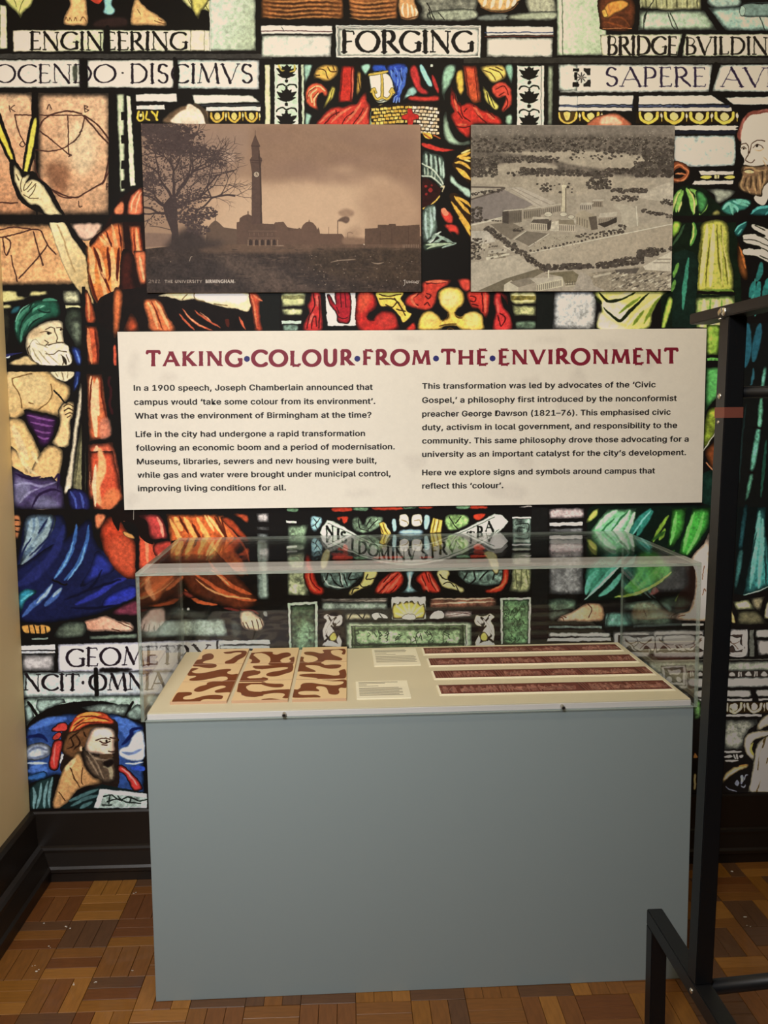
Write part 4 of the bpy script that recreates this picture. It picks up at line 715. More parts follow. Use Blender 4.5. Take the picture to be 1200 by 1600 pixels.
    P('260,740 240,690 310,665 360,680 600,745 520,750', '5c6054', e=5, n=.35, sm=0); P('350,750 605,745 630,860 140,858 240,760', '848c7c', e=4, n=.3, sm=0, g=('a8b4a4', 0)); L('605,745 632,860', 2, BK); P('640,750 700,780 710,850 650,860', '4c5048', e=4, n=.3); m.C(378, 688, 9, 'd8dcd4')
    P('706,700 760,695 800,720 848,760 850,800 830,822 790,822 740,815 708,790 700,740', 'dcb894', e=3); LL('740,770 760,815|775,760 790,820|805,755 820,818|825,750 845,800|720,770 735,805', 1.5, '4c2c1c'); P('845,700 870,700 875,735 850,730', '8c8c84', e=1)
    P('565,885 890,878 892,905 570,908', 'c4c4b8', e=1, sm=0); P('575,915 890,912 890,938 575,938', 'bcbcb0', e=1, sm=0); D(555, 885, 566, 940, BK)
    # pier
    for (a, b, c) in ((88, 145, 'b4a8a0'), (175, 195, 'b0a8a0'), (215, 245, '9ca098'), (250, 460, '888c80'), (455, 625, '788478')): P([(805, a), (880, a - 2), (884, b), (812, b)], c, e=3, sm=0, n=.35)
    FF('850,300 850,450 860,610|820,260 820,400', 6, 'a8b4a4', soft=2)
    # central pier in green, black leaf work and the ribbon
    P('998,55 1060,55 1060,78 998,78', '4c5c44', n=.5, sm=0); P('990,136 1055,136 1055,150 990,150', 'd8dcc4', sm=0); P('998,165 1130,160 1110,240 1000,245', '6c7c60', e=3, n=.6, sm=0); P('990,285 1105,282 1105,320 990,322', '9ca48c', e=2, sm=0, n=.2); P('992,335 1115,330 1120,440 1000,440', 'b0b490', e=4, n=.4, sm=0); P('996,452 1130,450 1110,500 1135,600 1000,610', 'b8bc8c', e=4, n=.5, sm=0)
    P('1000,648 1186,640 1186,940 1010,940', 'c0ccb0', sm=0, n=.1); P('1015,665 1170,655 1170,940 1022,940', '46563c', sm=0, n=.6, e=3); P('1050,860 1110,750 1160,800 1165,940 1030,940', '84a07c', soft=5, n=.6, a=.8)
def mural_low2(m):
    D = m.R; P = m.P; L = m.L; LL = m.LL; F = m.F; FF = m.FF; PP = m.PP
    m.O(450, 780)
    # row under the title board
    PP('285,50 395,52 392,78 285,78|525,50 700,50 720,65 600,72 540,66|820,45 915,45 880,60 820,58|1135,40 1240,42 1238,60 1140,58', 'cc3c20', e=1); PP('410,50 500,52 490,75 410,70|720,50 820,50 760,62 720,60|1055,40 1140,40 1120,62 1055,60|0,55 60,55 60,78 0,78', '6c8c64', e=1, n=.4)
    P('145,110 200,108 215,140 180,200 150,190 140,150', '90b4b8', e=2, n=.3); LL('160,120 180,150 150,170|200,120 175,160 185,190', 1.2); 
    PP('305,115 375,108 370,140 345,158 335,120 325,135|1160,95 1240,92 1200,130 1170,130', 'c8381c', e=1)
    P('200,215 215,170 245,130 285,135 420,215 520,270 640,290 760,290 900,270 1010,225 1150,165 1290,90 1340,100 1380,140 1330,200 1230,270 1090,340 950,390 800,415 640,410 500,375 360,320 260,270', 'c0c8b0', e=2, n=.2, ol=2.5, sm=0)
    LL('250,150 420,230 520,280 640,300 760,300 900,282 1010,240 1150,180 1290,110', 1.2, '5c6454'); LL('230,240 360,305 500,360 640,392 800,396 950,370 1090,320 1230,250 1320,190', 1.2, '5c6454')
    m.O(450, 780)
    # ribbon letters, set along the arc
    for (c, x, y, s) in (('N', 235, 168, 62), ('I', 305, 188, 62), ('S', 330, 205, 66), ('I', 395, 250, 62), ('D', 440, 268, 70), ('O', 500, 282, 72), ('M', 565, 300, 74), ('I', 648, 310, 74), ('N', 672, 310, 74), ('V', 745, 306, 72), ('S', 830, 300, 74), ('F', 895, 288, 72), ('R', 945, 270, 72), ('V', 1000, 260, 70), ('S', 1065, 240, 70), ('T', 1120, 205, 66), ('R', 1180, 172, 64), ('A', 1235, 140, 60)):
        lettering(m, c, x, x + GL[c][0] * s, y, y + s, 3.4, 1.6, '161410', serif=.08)
    P('400,130 440,110 470,160 500,110 560,110 600,120 560,180 480,215 410,190', '7c9070', e=2, n=.6, ol=1); LL('440,130 450,180 500,200|520,120 490,170|560,130 500,190', 1.4); P('980,110 1040,95 1120,100 1130,150 1060,190 1000,190', '7c9858', e=2, n=.5, ol=1); LL('1010,110 1040,160 1060,185|1080,110 1050,150', 1.4)
    PP('570,150 600,140 650,215 620,230 585,220|905,115 970,130 960,210 885,215', 'd8b048', e=1, sm=0); FF('590,150 625,225|575,160 600,220|920,120 905,210|945,125 930,210', 1.5, '5c3c10'); FF('605,150 640,215|935,120 920,205', 2, 'f4e4a0')
    PP('700,105 745,98 758,150 740,172 700,165|780,105 830,98 838,150 810,172 775,160', 'ecdcb0', e=2, ol=1.5); LL('710,130 740,140 750,155|790,135 820,130 830,150', 1.2, '8c6c30'); PP('650,125 675,130 680,190 655,200|855,100 890,110 875,185 850,180', '9cbcc0', e=1)
    P('695,200 720,190 830,190 838,218 695,220', 'a0c0cc', e=2)
    # below the ribbon
    PP('205,380 220,330 250,310 270,330 240,430 205,430', 'd8c084', e=2); P('270,330 400,350 330,370 290,370', 'b8342c', e=2)
    P('110,350 135,350 165,450 180,520 225,560 225,590 190,602 150,590 115,540 100,470', 'd4301c', e=3, n=.15, ol=1.5); LL('140,460 150,520 200,570|120,430 130,520', 1.6, '7a100c'); F('125,460 140,530 180,580', 3, 'f07040')
    P('205,470 230,448 480,448 440,500 370,560 280,560 225,540', '6c8074', e=3, n=.6, ol=1.5); LL('250,460 240,500 220,520|320,450 330,510 350,560|400,450 380,500 430,500|270,470 290,520 340,550|350,470 370,540', 2); FF('220,480 260,540 360,555|330,460 345,540', 2, 'c8d4c0')
    P('480,448 560,448 548,490 520,540 440,570 400,600 380,598 395,560 450,530 470,490', 'e0c470', e=2, ol=1.5); LL('500,470 490,500 540,495|450,530 470,550 510,540|400,590 410,560 440,555', 1.8); 
    P('640,460 700,450 725,490 720,530 690,560 650,590 560,592 540,585 570,520', 'd83420', e=3, n=.15, ol=1.5); FF('560,580 620,500 680,460|620,580 680,510 710,470|590,590 640,530', 4, 'f46848'); LL('570,585 630,520 690,470|640,585 680,540|600,520 640,470', 1.8, '6c100c')
    P('735,455 790,452 780,480 770,520 785,560 810,580 710,584 740,560 750,510', '88a8a8', e=2, n=.3, ol=1); F('760,460 762,560', 3, 'c8dcd8')
    P('800,490 840,455 890,450 920,500 955,560 950,585 930,590 880,585 870,560 850,590 830,540 800,510', 'd83420', e=3, n=.15, ol=1.5); FF('830,490 870,560 880,580|870,460 910,530 945,580', 4, 'f46848'); LL('840,480 860,540|880,470 900,530 925,570|860,455 880,520', 1.8, '6c100c')
    P('930,448 1010,448 1000,500 1050,530 1100,560 1100,580 1080,588 1060,570 1000,560 960,540', 'e0cc7c', e=2, ol=1.5); LL('950,470 980,500 1020,500|970,530 1010,520 1040,545|1050,540 1070,580', 1.6)
    P('1060,448 1200,448 1380,440 1370,500 1290,540 1200,540 1110,520', '708474', e=3, n=.6, ol=1.5); LL('1120,460 1100,500|1160,450 1170,500 1140,530|1250,450 1200,500|1300,450 1280,500', 2); P('1345,440 1378,430 1380,500 1350,560 1290,588 1230,582 1240,565 1310,550 1340,500', 'd4341c', e=2, n=.15, ol=1.5); F('1360,460 1350,530 1260,575', 3, 'f07040'); P('1220,330 1290,330 1320,400 1310,470 1280,450 1250,380', 'd8c078', e=2, ol=1)
    D(-50, 603, 1600, 618, BK); 
    # cornice, shell and scrolls
    P('210,622 625,618 625,640 560,645 210,640', 'b0a090', e=2, n=.3, sm=0); P('210,645 625,645 625,690 215,696', '8c9484', e=3, n=.4, sm=0); L('210,634 620,628', 1, '4c3c34'); P('885,618 1300,612 1305,675 885,684', '7c4c38', e=3, n=.5, sm=0); FF('890,625 1000,622 1100,626 1290,618|890,655 1000,650 1300,640', 2.5, 'cfb090'); P('715,618 720,700 1300,690 1300,612 885,618', BK) if 0 else None
    P('648,615 862,612 864,752 650,752', 'cfcbb8', e=2, sm=0); P('660,745 650,700 665,650 690,665 700,640 725,655 740,632 757,650 775,632 790,655 815,640 825,668 850,655 862,700 850,745', 'd8b850', e=2, ol=1.2, sm=0); FF('760,740 690,680 675,655|760,740 720,660 705,645|760,740 757,640|760,740 795,660 812,645|760,740 825,680 848,660|760,745 670,710|760,745 850,710', 4, 'f0dc94'); P('715,740 740,720 785,720 800,742 780,752 735,752', 'e8d8b0', ol=1); D(648, 612, 862, 634, 'e0dcdc')
    P('355,728 370,715 520,712 525,752 370,755', 'c8b890', e=3, sm=0, n=.3); LL('400,715 380,750|430,715 470,750|480,715 470,752', 1.6); P('530,715 580,712 620,730 620,745 570,740 550,752 530,745', 'dcd8c8', e=1, ol=1); LL('570,715 590,740', 1.4)
    P('885,745 900,715 930,698 960,700 980,720 970,745 930,748', 'd8c8c0', e=1, ol=1); P('980,702 1150,698 1150,735 975,745', 'c8b0a4', e=3, n=.3, sm=0); LL('1000,700 1140,720|990,730 1140,710', 1, '6c5048')
    for (cx, fl, gd) in ((275, 1, 0), (1235, -1, 1)):
        q = lambda s: [(cx + fl * (a - 275), b) for a, b in pts_of(s)]
        P(q('220,740 240,715 265,725 300,730 335,725 345,760 330,790 300,800 320,850 335,880 335,925 300,925 250,920 215,915 225,890 215,840 225,790 240,760'), ('d4c4b4', 'e0cca4')[gd], e=2, ol=1.5)
        LL(' | '.join(' '.join('%g,%g' % t for t in q(s)) for s in ('300,740 260,790 240,850 280,880 320,900', '320,760 290,800 330,840', '250,730 300,800 340,840', '230,890 270,860 300,880', '270,790 310,850 260,880')), 3.2, '2c2018'); FF(' | '.join(' '.join('%g,%g' % t for t in q(s)) for s in ('290,750 255,800 235,850', '310,880 325,910', '330,740 300,780')), 3, 'f0e0d8'); m.C(cx + fl * -28, 738, 8, 'e0ccd0')
        P(q('285,830 305,850 300,880 270,885 260,860'), 'c4ac50', e=1, ol=1)
    P('365,770 1150,765 1150,925 365,930', '94a080', e=3, sm=0, n=.3); P('385,785 1125,780 1120,925 385,930', 'bcc8a0', sm=0, n=.2); P('398,800 1105,794 1105,925 398,930', '5c6c44', sm=0, n=.5); P('420,815 1085,808 1080,905 425,912', '94aa78', e=3, sm=0, n=.6)
    r = random.Random(3)
    for i in range(34): x = r.uniform(420, 1070); y = r.uniform(815, 890); L([(x, y), (x + r.uniform(-18, 18), y + r.uniform(5, 22)), (x + r.uniform(-22, 22), y + r.uniform(15, 38))], 1.2, '2c3824')
    L('395,795 1110,790', 1.2, '20281a'); L('400,912 1100,905', 2.2, '20281a'); LL('400,795 405,925|418,800 420,925|1090,795 1095,920|1108,790 1112,920', 1.2, '20281a')
    m.O(700, 780)
    P('328,618 518,614 516,905 332,905', 'b4c4a0', sm=0, n=.1); P('345,632 506,628 502,905 345,905', '5c7850', sm=0, n=.5, e=2); r = random.Random(9)
    for i in range(50): x = r.uniform(350, 490); y = r.uniform(640, 880); L([(x, y), (x + r.uniform(-15, 15), y + r.uniform(0, 20)), (x + r.uniform(-20, 20), y + r.uniform(10, 34))], 1, '2c4428')
    P('405,110 520,108 520,240 405,240', '6c7c6c', e=2, sm=0, n=.6); LL('420,125 510,122|425,160 500,155 495,210 440,215 440,180 480,180', 1.6, '20261e'); D(405, 112, 520, 122, 'ccd4c8'); D(412, 255, 515, 270, 'b8bca4'); P('405,305 515,303 515,325 405,325', '9ca088', e=1, sm=0); P('400,335 520,332 520,410 395,415', 'a8a890', e=3, sm=0, n=.3); P('400,422 525,420 512,580 440,585 380,575 400,520', 'a8a874', e=4, sm=0, n=.45); FF('420,430 430,560|460,430 455,570|490,430 500,540', 2, '6c6c40')
    PP('500,42 520,42 520,50 440,50', 'b8a898')
    P('75,215 200,150 250,95 290,95 340,160 350,205 300,190 230,210', 'd0d4c4', e=2, ol=2) if 0 else None
    D(525, 50, 622, 910, '1c1a17', n=.1); 
    P('630,60 850,55 850,118 632,125', 'b8a098', e=3, n=.3, sm=0); P('636,148 845,142 842,165 636,168', 'dcdce0', e=1, sm=0); P('632,185 848,180 848,205 632,205', '84807c', e=2, sm=0, n=.3); P('630,225 845,222 845,315 632,320', '9c9890', e=3, sm=0, n=.3); P('632,325 848,320 846,590 700,600 630,590', '7c7874', e=5, sm=0, n=.35)
    FF('690,430 690,580|760,430 770,590', 8, '989490', soft=3, a=.6)
    P('628,640 660,620 780,620 805,650 780,690 640,705', '5c7058', e=4, n=.4); P('630,705 700,690 780,690 700,740 640,760', '4a5244', e=3, n=.3)
    P('690,765 700,738 760,710 830,670 870,652 940,650 970,670 978,730 960,760 880,768 780,762', 'd4ac8c', e=3, ed=.5, g=('c08c60', 0)); LL('700,740 720,745 725,762|715,730 740,740|870,655 900,690 880,740', 1.4, '5c3424'); D(630, 792, 960, 806, '707c70', n=.3); P('985,712 1090,705 1145,790 980,802', '6c9080', e=3, n=.4, sm=0)
    P('628,835 1015,832 1015,862 628,860', 'c0bcac', e=2, sm=0); P('625,868 1015,866 1020,886 620,888', 'b8b4a4', sm=0)
    # green robe
    m.O(900, 780)
    P('70,70 110,40 200,40 860,40 850,160 760,310 690,370 600,450 480,560 300,620 60,640 60,590 65,400 70,250', '0e1c12', n=.2, sm=0)
    P('66,150 90,90 125,62 142,65 130,110', 'acb84c', e=2); P('85,200 200,62 380,58 330,180 300,240 200,330 150,300 90,260', '6fae74', e=5, n=.2, sm=0); FF('120,190 200,110 260,70|180,260 280,160 340,70|250,280 320,200 370,80', 8, 'a8d09c', soft=2.5); FF('220,200 280,120 330,70|120,250 180,180 240,120', 3, '2c6c3c', soft=1.4)
    FF('330,240 400,130 470,60|380,230 430,140 480,70', 10, '2c806c', soft=2.5); FF('350,230 410,140 470,70', 3, '70b8a0'); FF('480,270 520,190 580,100|520,260 560,180', 6, '7c9c2c', soft=1.5)
    P('600,60 690,58 670,200 610,300 570,300 590,180', '3c8c2c', e=5, n=.25, sm=0); P('730,58 840,55 830,170 760,280 700,360 640,350 660,260 700,160', '3c9430', e=5, n=.25, sm=0); FF('740,80 700,200 670,330|800,80 760,220 690,350|630,80 610,200 590,290', 6, '6cbc50', soft=2)
    P('70,420 200,330 280,320 250,420 170,500 90,600 60,560', '3c8468', e=5, n=.2); FF('80,600 160,520 250,420 330,340|140,610 220,550 290,460|60,600 80,520 140,440|300,440 360,380 420,340', 9, '5ca88c', soft=2.2); FF('50,630 120,570 200,490 270,420', 4, 'a0d4bc', soft=1.2); P('390,330 500,320 610,450 500,540 390,590 250,618 235,612 300,560 350,480', '4c8c38', e=5, n=.25); FF('240,612 380,590 500,530 600,455', 5, 'a0c848'); FF('300,560 380,500 430,420|360,580 460,500 520,420', 9, '6ab04c', soft=3); FF('470,260 560,200|620,320 560,380', 5, '2c5c1c', soft=2)
    P('650,590 680,640 665,660 620,640', '6c7c28', soft=1); P('480,560 500,550 520,580 460,600', '8c4c44', soft=1)
    P('740,340 800,280 835,235 835,700 810,760 640,755 620,735 640,715 700,700 725,650 745,560 735,450 710,400', 'd4a884', e=4, ed=.5, n=.12, g=('e0c0a0', 270)); LL('790,600 800,560 810,575|640,735 680,725|800,420 790,500', 1.5, '6c4430'); P('700,400 740,430 745,560 720,650 680,690 620,700 640,600 700,520 680,430', '2c160e', n=.1)
    # ground at the right
    P('285,650 500,625 560,690 300,700', '6c8068', e=4, n=.35, sm=0); P('510,630 600,660 600,720 570,700', '5c7060', e=3, n=.3, sm=0); P('200,712 290,708 340,795 185,800', '64907c', e=3, n=.35, sm=0); P('310,710 560,700 620,790 350,796', '4c5a48', e=4, n=.35, sm=0); D(660, 778, 800, 792, 'a0a890', n=.2); L('510,630 600,740', 2)
    # carved frieze
    def frieze(x0, x1, y0, y1):
        P([(x0, y0), (x1, y0), (x1, y1), (x0, y1)], 'b8aca0', e=3, sm=0, n=.2)
    frieze(235, 462, 828, 990); frieze(482, 800, 820, 990); frieze(960, 1075, 812, 985)
    for x0, x1 in ((262, 455), (500, 790), (960, 1040)): P([(x0, 850), (x1, 845), (x1, 955), (x0, 958)], '3c2c24', sm=0, n=.2)
    for cx, s in ((345, 1), (640, 1), (745, -1), (560, 1), (430, -1), (985, 1)):
        P([(cx - 60 * s, 860), (cx - 20 * s, 855), (cx + 20 * s, 870), (cx + 50 * s, 862), (cx + 40 * s, 900), (cx + 70 * s, 930), (cx + 20 * s, 948), (cx - 10 * s, 915), (cx - 50 * s, 950), (cx - 62 * s, 910)], 'cfc4b4', e=2, ol=1.4); LL('%g,870 %g,900 %g,935|%g,880 %g,905 %g,890' % (cx - 40 * s, cx - 10 * s, cx + 30 * s, cx - 40 * s, cx, cx + 35 * s), 1.6, '5c4434')
    P('555,850 735,850 730,905 640,915 550,905', 'c0b4a8', e=3, n=.2); FF('600,925 640,940 690,925|620,905 600,930|670,905 690,935', 2, 'd8ccbc'); m.C(640, 940, 7, 'd8ccbc')
    L('1045,830 1050,960', 2.4, 'e0d8c8'); L('960,975 1060,972 1065,820', 2.4, 'd8d0c0')
    P('1085,820 1110,815 1115,985 1085,985', '5c5a4c', sm=0, n=.2); P('1125,815 1300,812 1300,860 1125,865', 'b0ac98', e=2, sm=0); P('1130,880 1300,880 1300,975 1140,975', 'b0a494', e=4, sm=0, n=.25); L('1120,870 1300,868', 1.4)
    L('400,1010 1300,1000', 1.6, '5c5648')
    P('440,1015 780,1012 800,1020 1300,1010 1300,1070 960,1075 700,1085 480,1090', '7c7c68', e=3, sm=0, n=.3); P('530,1040 690,1035 688,1170 545,1160', 'b0ac94', e=2, sm=0, n=.2); P('552,1055 670,1050 668,1150 560,1145', '4c4a3c', sm=0, n=.2); PP('570,1060 600,1070 640,1060 660,1075 640,1100 610,1095 585,1100|560,1120 590,1105 605,1140 575,1150|625,1110 655,1110 660,1140 630,1145', 'a8a48c', e=1)
    D(700, 1075, 1300, 1112, '2c221c'); 
    for i in range(12): x = 705 + i * 50; P([(x, 1105), (x + 8, 1085), (x + 25, 1078), (x + 38, 1088), (x + 42, 1105)], 'bcb49c', e=1) if i % 2 else LL('%g,1080 %g,1105|%g,1080 %g,1105' % (x + 14, x + 12, x + 26, x + 26), 2, 'bcb49c')
    P('690,1118 1300,1112 1300,1170 780,1180 700,1165', 'a8a494', e=3, sm=0, n=.25); P('740,1195 1090,1195 1095,1235 745,1240', 'b4ac98', e=2, sm=0, n=.2); P('1125,1192 1300,1190 1300,1232 1130,1235', 'b4ac98', e=2, sm=0, n=.2); L('1100,1190 1145,1260', 5, BK); D(745, 1248, 1100, 1262, 'b0a890', n=.1); D(1140, 1246, 1300, 1258, 'b0a890', n=.1)
    eggs(m, 930, 1300, 1270, 66, 3, 'c0a868'); D(930, 1270, 960, 1330, '2c2014'); LL('945,1280 945,1320|965,1300 975,1285 985,1320', 3, 'c8b070'); D(745, 1344, 1160, 1358, 'b8b0a0', n=.1)
    P('740,1265 775,1260 775,1360 742,1370', '5c8040', e=3, n=.5)
    P('925,1380 1130,1375 1140,1400 1080,1440 1050,1520 1040,1560 925,1565', '84806c', e=6, n=.45, sm=0); D(925, 1572, 1035, 1582, 'aaa08c', n=.1)
    m.O(960, 1040, 5)
    FF('870,680 940,675 1000,672|860,745 920,745 970,742', 3, 'b0a890'); P('860,710 900,700 925,712 895,722 862,722', 'b0a890', ol=1); LL('935,700 945,725|955,698 960,725', 2.4, 'b0a890'); P('975,705 1010,700 1000,718 980,722', 'b0a890')
    P('845,890 870,840 920,800 980,780 1040,765 1045,790 980,820 900,870 850,915', 'a88850', e=2, ol=1.5); F('970,785 1010,780 1040,775', 3, 'c86828'); FF('860,890 900,850 970,810', 2, 'd0b888')
    P('940,920 960,890 975,920 960,940', '6c6c74'); P('985,870 1005,855 1010,900 990,930', '6c6c84'); FF('1015,900 1025,860 1045,850|870,940 900,970 960,985|990,940 1010,950 1025,930', 2, '7c7c8c')
    P('1110,490 1130,440 1180,390 1300,360 1300,470 1200,470 1150,500 1115,510', 'b4a078', e=3, n=.15, ol=2); P('1008,600 1030,545 1090,515 1200,505 1300,500 1300,560 1200,560 1120,570 1070,610 1075,660 1095,700 1085,745 1040,700 1015,650', 'b8a47c', e=3, n=.15, ol=2); P('1095,700 1110,620 1160,570 1200,545 1300,540 1300,990 1140,990 1045,990 1070,860', 'b8a884', e=3, n=.15, ol=2, sm=0); LL('1170,580 1130,700 1120,810|1200,720 1160,860 1110,990|1180,560 1160,640', 2.2, '4c3818'); FF('1160,600 1120,720 1100,860|1190,760 1150,900 1130,980', 3, 'd8c8a0'); P('1085,600 1075,650 1090,700 1070,690 1055,640', 'b07c30')
    D(860, 992, 1300, 1200, BK); P('640,1040 655,680 640,720', BK) if 0 else None
    P('628,680 650,712 640,725 620,720', 'b0642c'); P('620,850 640,850 636,960 618,965', 'a88c50', e=1)
    # ankle pieces right of the black post
    m.O(900, 780)
    P('1000,50 1300,50 1300,560 1180,570 1040,600 985,590 1000,400', '0f1412', n=.1, sm=0)
    P('1050,55 1070,60 1040,300 1015,300 1030,180', '2f6c6c', e=3, n=.3); P('1015,335 1048,335 1010,540 990,540', '2f5c54', e=2, n=.3); P('1135,55 1185,50 1180,180 1240,540 1200,545 1150,560 1090,590 1045,600 1070,500 1100,330 1120,180', '2f7068', e=5, n=.3, sm=0); FF('1150,70 1130,250 1090,560|1165,120 1160,300 1140,560', 8, '66a894', soft=2.5); FF('1130,200 1090,400 1050,590|1180,300 1190,540', 2.5, '16302c', soft=1)
    F('1045,600 1120,580 1210,545', 2, '9cccb0')
    P('980,640 1080,630 1120,690 1000,690', 'a09c68', e=3, n=.25, sm=0); P('1090,620 1180,610 1150,700 1110,680', '7c7050', e=3, n=.25, sm=0); P('1010,700 1130,695 1200,780 1010,785', '5c5438', e=4, n=.3, sm=0); P('1175,740 1200,640 1300,600 1300,745 1200,745', 'c0b478', e=2, ol=2); P('970,690 990,740 1000,770 975,770', 'a88c50', e=1)
    D(630, 792, 1300, 806, BK)
def tower_print(m):
    """sepia view of the university with its clock tower; 5 px of crop = 1 px of photograph"""
    D = m.R; P = m.P; L = m.L; LL = m.LL; F = m.F; FF = m.FF; PP = m.PP
    rr = random.Random(11)
    m.O(0, 0, 1)
    P('210,180 670,180 670,400 210,400', 'a88466', sm=0, n=.03)
    P('200,180 400,180 330,300 200,300', 'a08068', soft=18, n=.03); P('460,180 700,180 700,340 560,300 480,270', '94725a', soft=16, n=.03); P('400,190 480,200 560,230 640,240 680,280 560,270 500,300 430,290 395,270', '9a775c', soft=6, n=.05)
    P('410,285 450,282 500,272 540,255 560,268 600,275 640,300 650,340 600,390 420,390 330,390 310,320 360,280', 'c9a27e', soft=8, n=.04); P('425,300 520,290 580,300 590,330 540,370 440,370 340,375 360,310', 'd6b08a', soft=12, n=.03, a=.8); P('350,235 362,235 368,252 350,250', 'c8a486', soft=3, a=.8); P('560,300 660,290 660,380 590,380', 'b48e6e', soft=14, a=.7, n=.03)
    for i in range(26):
        x = rr.uniform(400, 640); y = rr.uniform(200, 275); P([(x, y), (x + rr.uniform(20, 50), y - 4), (x + 60, y + 10), (x + 20, y + 16)], rr.choice(('a88468', '92705a', '9c7a60')), soft=6, a=.35, n=.03)
    P('528,332 540,326 552,330 550,338 535,338', '8c6a52', soft=2, a=.6)
    # ground
    P('200,392 330,378 660,380 680,480 200,480', '43342b', sm=0, n=.35); P('200,366 270,366 300,380 200,386', '8a6c58', n=.05, soft=1); P('330,384 400,378 660,376 660,390 340,396', '6c523f', soft=3, n=.1)
    P('200,420 330,400 450,420 560,470 200,480', '3c302a', soft=10, n=.3); P('330,400 400,410 470,440 520,470 440,470', '6c5646', soft=8, a=.6, n=.3); P('480,395 660,390 660,440 520,430', '463629', soft=6, n=.3)
    for i in range(110):
        x = rr.uniform(470, 650); y = rr.uniform(396, 450); m.C(x, y, rr.uniform(.4, 1.3), rr.choice(('8c7460', '9c846c', '2e2420')), ry=.5, n=0)
    for i in range(160):
        x = rr.uniform(230, 655); y = rr.uniform(385, 455); F([(x, y), (x + rr.uniform(4, 22), y + rr.uniform(-3, 3))], rr.uniform(.6, 1.8), rr.choice(('5c493c', '3a2d26', '2c2420', '6a5444')), a=.6)
    FF('516,410 530,407 545,406 556,405|580,410 590,412 600,410', 1.2, 'a88e74')
    # university buildings
    m.O(210, 185, 5)
    c1 = '67503f'
    P('560,870 600,820 632,795 660,815 695,850 700,990 560,980', c1, sm=0, n=.06); L('632,775 632,810', 1, c1); P('690,850 775,862 830,870 830,985 690,985', c1, sm=0, n=.06)
    P('798,812 820,808 822,780 850,760 880,750 900,752 916,762 1000,822 1090,826 1100,812 1165,808 1195,850 1250,860 1400,870 1400,985 798,985', '62493a', sm=0, n=.08); L('888,728 888,760', 1.6, '62493a')
    m.O(430, 185, 5)
    P('0,815 65,810 90,845 105,880 140,880 135,862 145,862 148,872 180,870 182,855 195,856 200,868 215,835 240,812 265,805 295,815 320,845 328,870 335,850 345,870 350,900 395,902 520,902 540,930 545,985 0,985', '6a4f3e', sm=0, n=.06); L('265,795 265,812', 1.2, '6a4f3e'); L('418,850 418,900', .6, '6a4f3e'); L('488,800 488,905', 1.2, '6a5040'); P('488,800 510,780 545,766 575,775 578,800 555,820 520,806 500,805', '6a5040', soft=1); LL('565,895 565,940', .9, '7a5e4a'); FF('565,896 585,890 610,900', 1.5, '7a5e4a'); P('600,850 650,850 660,920 560,950 540,900', '9c7a5e', soft=5, a=.5)
    P('540,930 700,940 700,985 540,985', '8a6a52', soft=2, n=.05); P('700,862 800,856 802,830 885,832 890,824 940,824 945,840 1050,836 1080,832 1128,830 1130,985 700,985', '5e4636', sm=0, n=.1); LL('820,985 820,880|910,985 910,860|1040,985 1040,850', 1, '503a2d'); D(1128, 920, 1160, 985, '6c5442'); D(0, 985, 1160, 1010, '6a503e', n=.15); 
    for i in range(10): L([(1000 + i * 13, 985), (1000 + i * 13, 1010)], .6, '9c8068')
    m.C(693, 985, 5, 'd8c0a0'); FF('0,995 70,995', 1.4, '9a8068')
    m.O(210, 185, 5)
    for i in range(5): P([(895 + i * 46, 990), (896 + i * 46, 955), (908 + i * 46, 945), (920 + i * 46, 955), (922 + i * 46, 990)], '3c2c24', sm=0)
    for i in range(6): L([(888 + i * 46, 995), (888 + i * 46, 950)], 1.2, '94765c')
    LL('890,935 1130,935|890,880 1110,880|900,895 900,915|935,895 935,915|970,895 970,915|1005,895 1005,915|1040,895 1040,915|1075,895 1075,915', .9, '7c5f4a')
    # clock tower
    P('944,122 958,160 982,215 976,225 980,300 995,310 997,330 992,345 985,400 990,560 1000,825 915,828 916,560 918,420 905,345 902,325 912,305 918,300 915,220 912,212 930,160', '5c4438', sm=0, n=.08); L('944,95 944,130', .8, '5c4438'); P('975,225 982,300 990,400 998,820 985,822 978,420 968,300', '4a362c', sm=0, n=.05); LL('912,215 980,218|905,325 996,330|915,345 990,348', 1, '46332a'); m.C(953, 438, 21, 'c0a88c', ol=.8, n=.05); m.C(953, 438, 15, 'b49a7e', n=0); LL('953,438 953,425|953,438 962,444', .7, '4a362c')
    # the oak on the left: limbs by repeated forking, then leaf clusters
    dk = '463631'
    P('285,1010 292,900 280,860 240,760 225,700 235,660 290,600 320,590 335,660 335,780 345,900 350,1000', dk, sm=0, n=.05); P('240,1000 290,940 340,890 420,850 500,860 580,950 690,960 680,1000 560,1010 400,1040 250,1050', '3f322c', soft=6, n=.15)
    def limb(x, y, a, ln, w, d):
        pts = [(x, y)]
        for i in range(4):
            a += rr.uniform(-.28, .28); x += math.cos(a) * ln / 4; y += math.sin(a) * ln / 4; pts.append((x, y))
        L(pts, w, dk, w1=w * .55, n=0, soft=.5)
        if d > 0:
            for s in (-1, 1) + ((rr.choice((-1, 1)),) if rr.random() < .5 else ()):
                limb(x, y, a + s * rr.uniform(.25, .7), ln * rr.uniform(.65, .85), w * .6, d - 1)
            k = pts[2]; limb(k[0], k[1], a + rr.choice((-1, 1)) * rr.uniform(.6, 1), ln * .55, w * .4, d - 1)
    for (x, y, a, ln, w, d) in ((310, 620, -1.55, 210, 5, 4), (330, 600, -1.0, 220, 4.5, 4), (290, 620, -2.1, 220, 4.5, 4), (240, 680, -2.7, 130, 3.5, 3), (330, 700, -.5, 200, 4, 4), (235, 740, -3.0, 150, 3.5, 2), (340, 560, -.75, 240, 3.6, 4)): limb(x, y, a, ln, w, d)
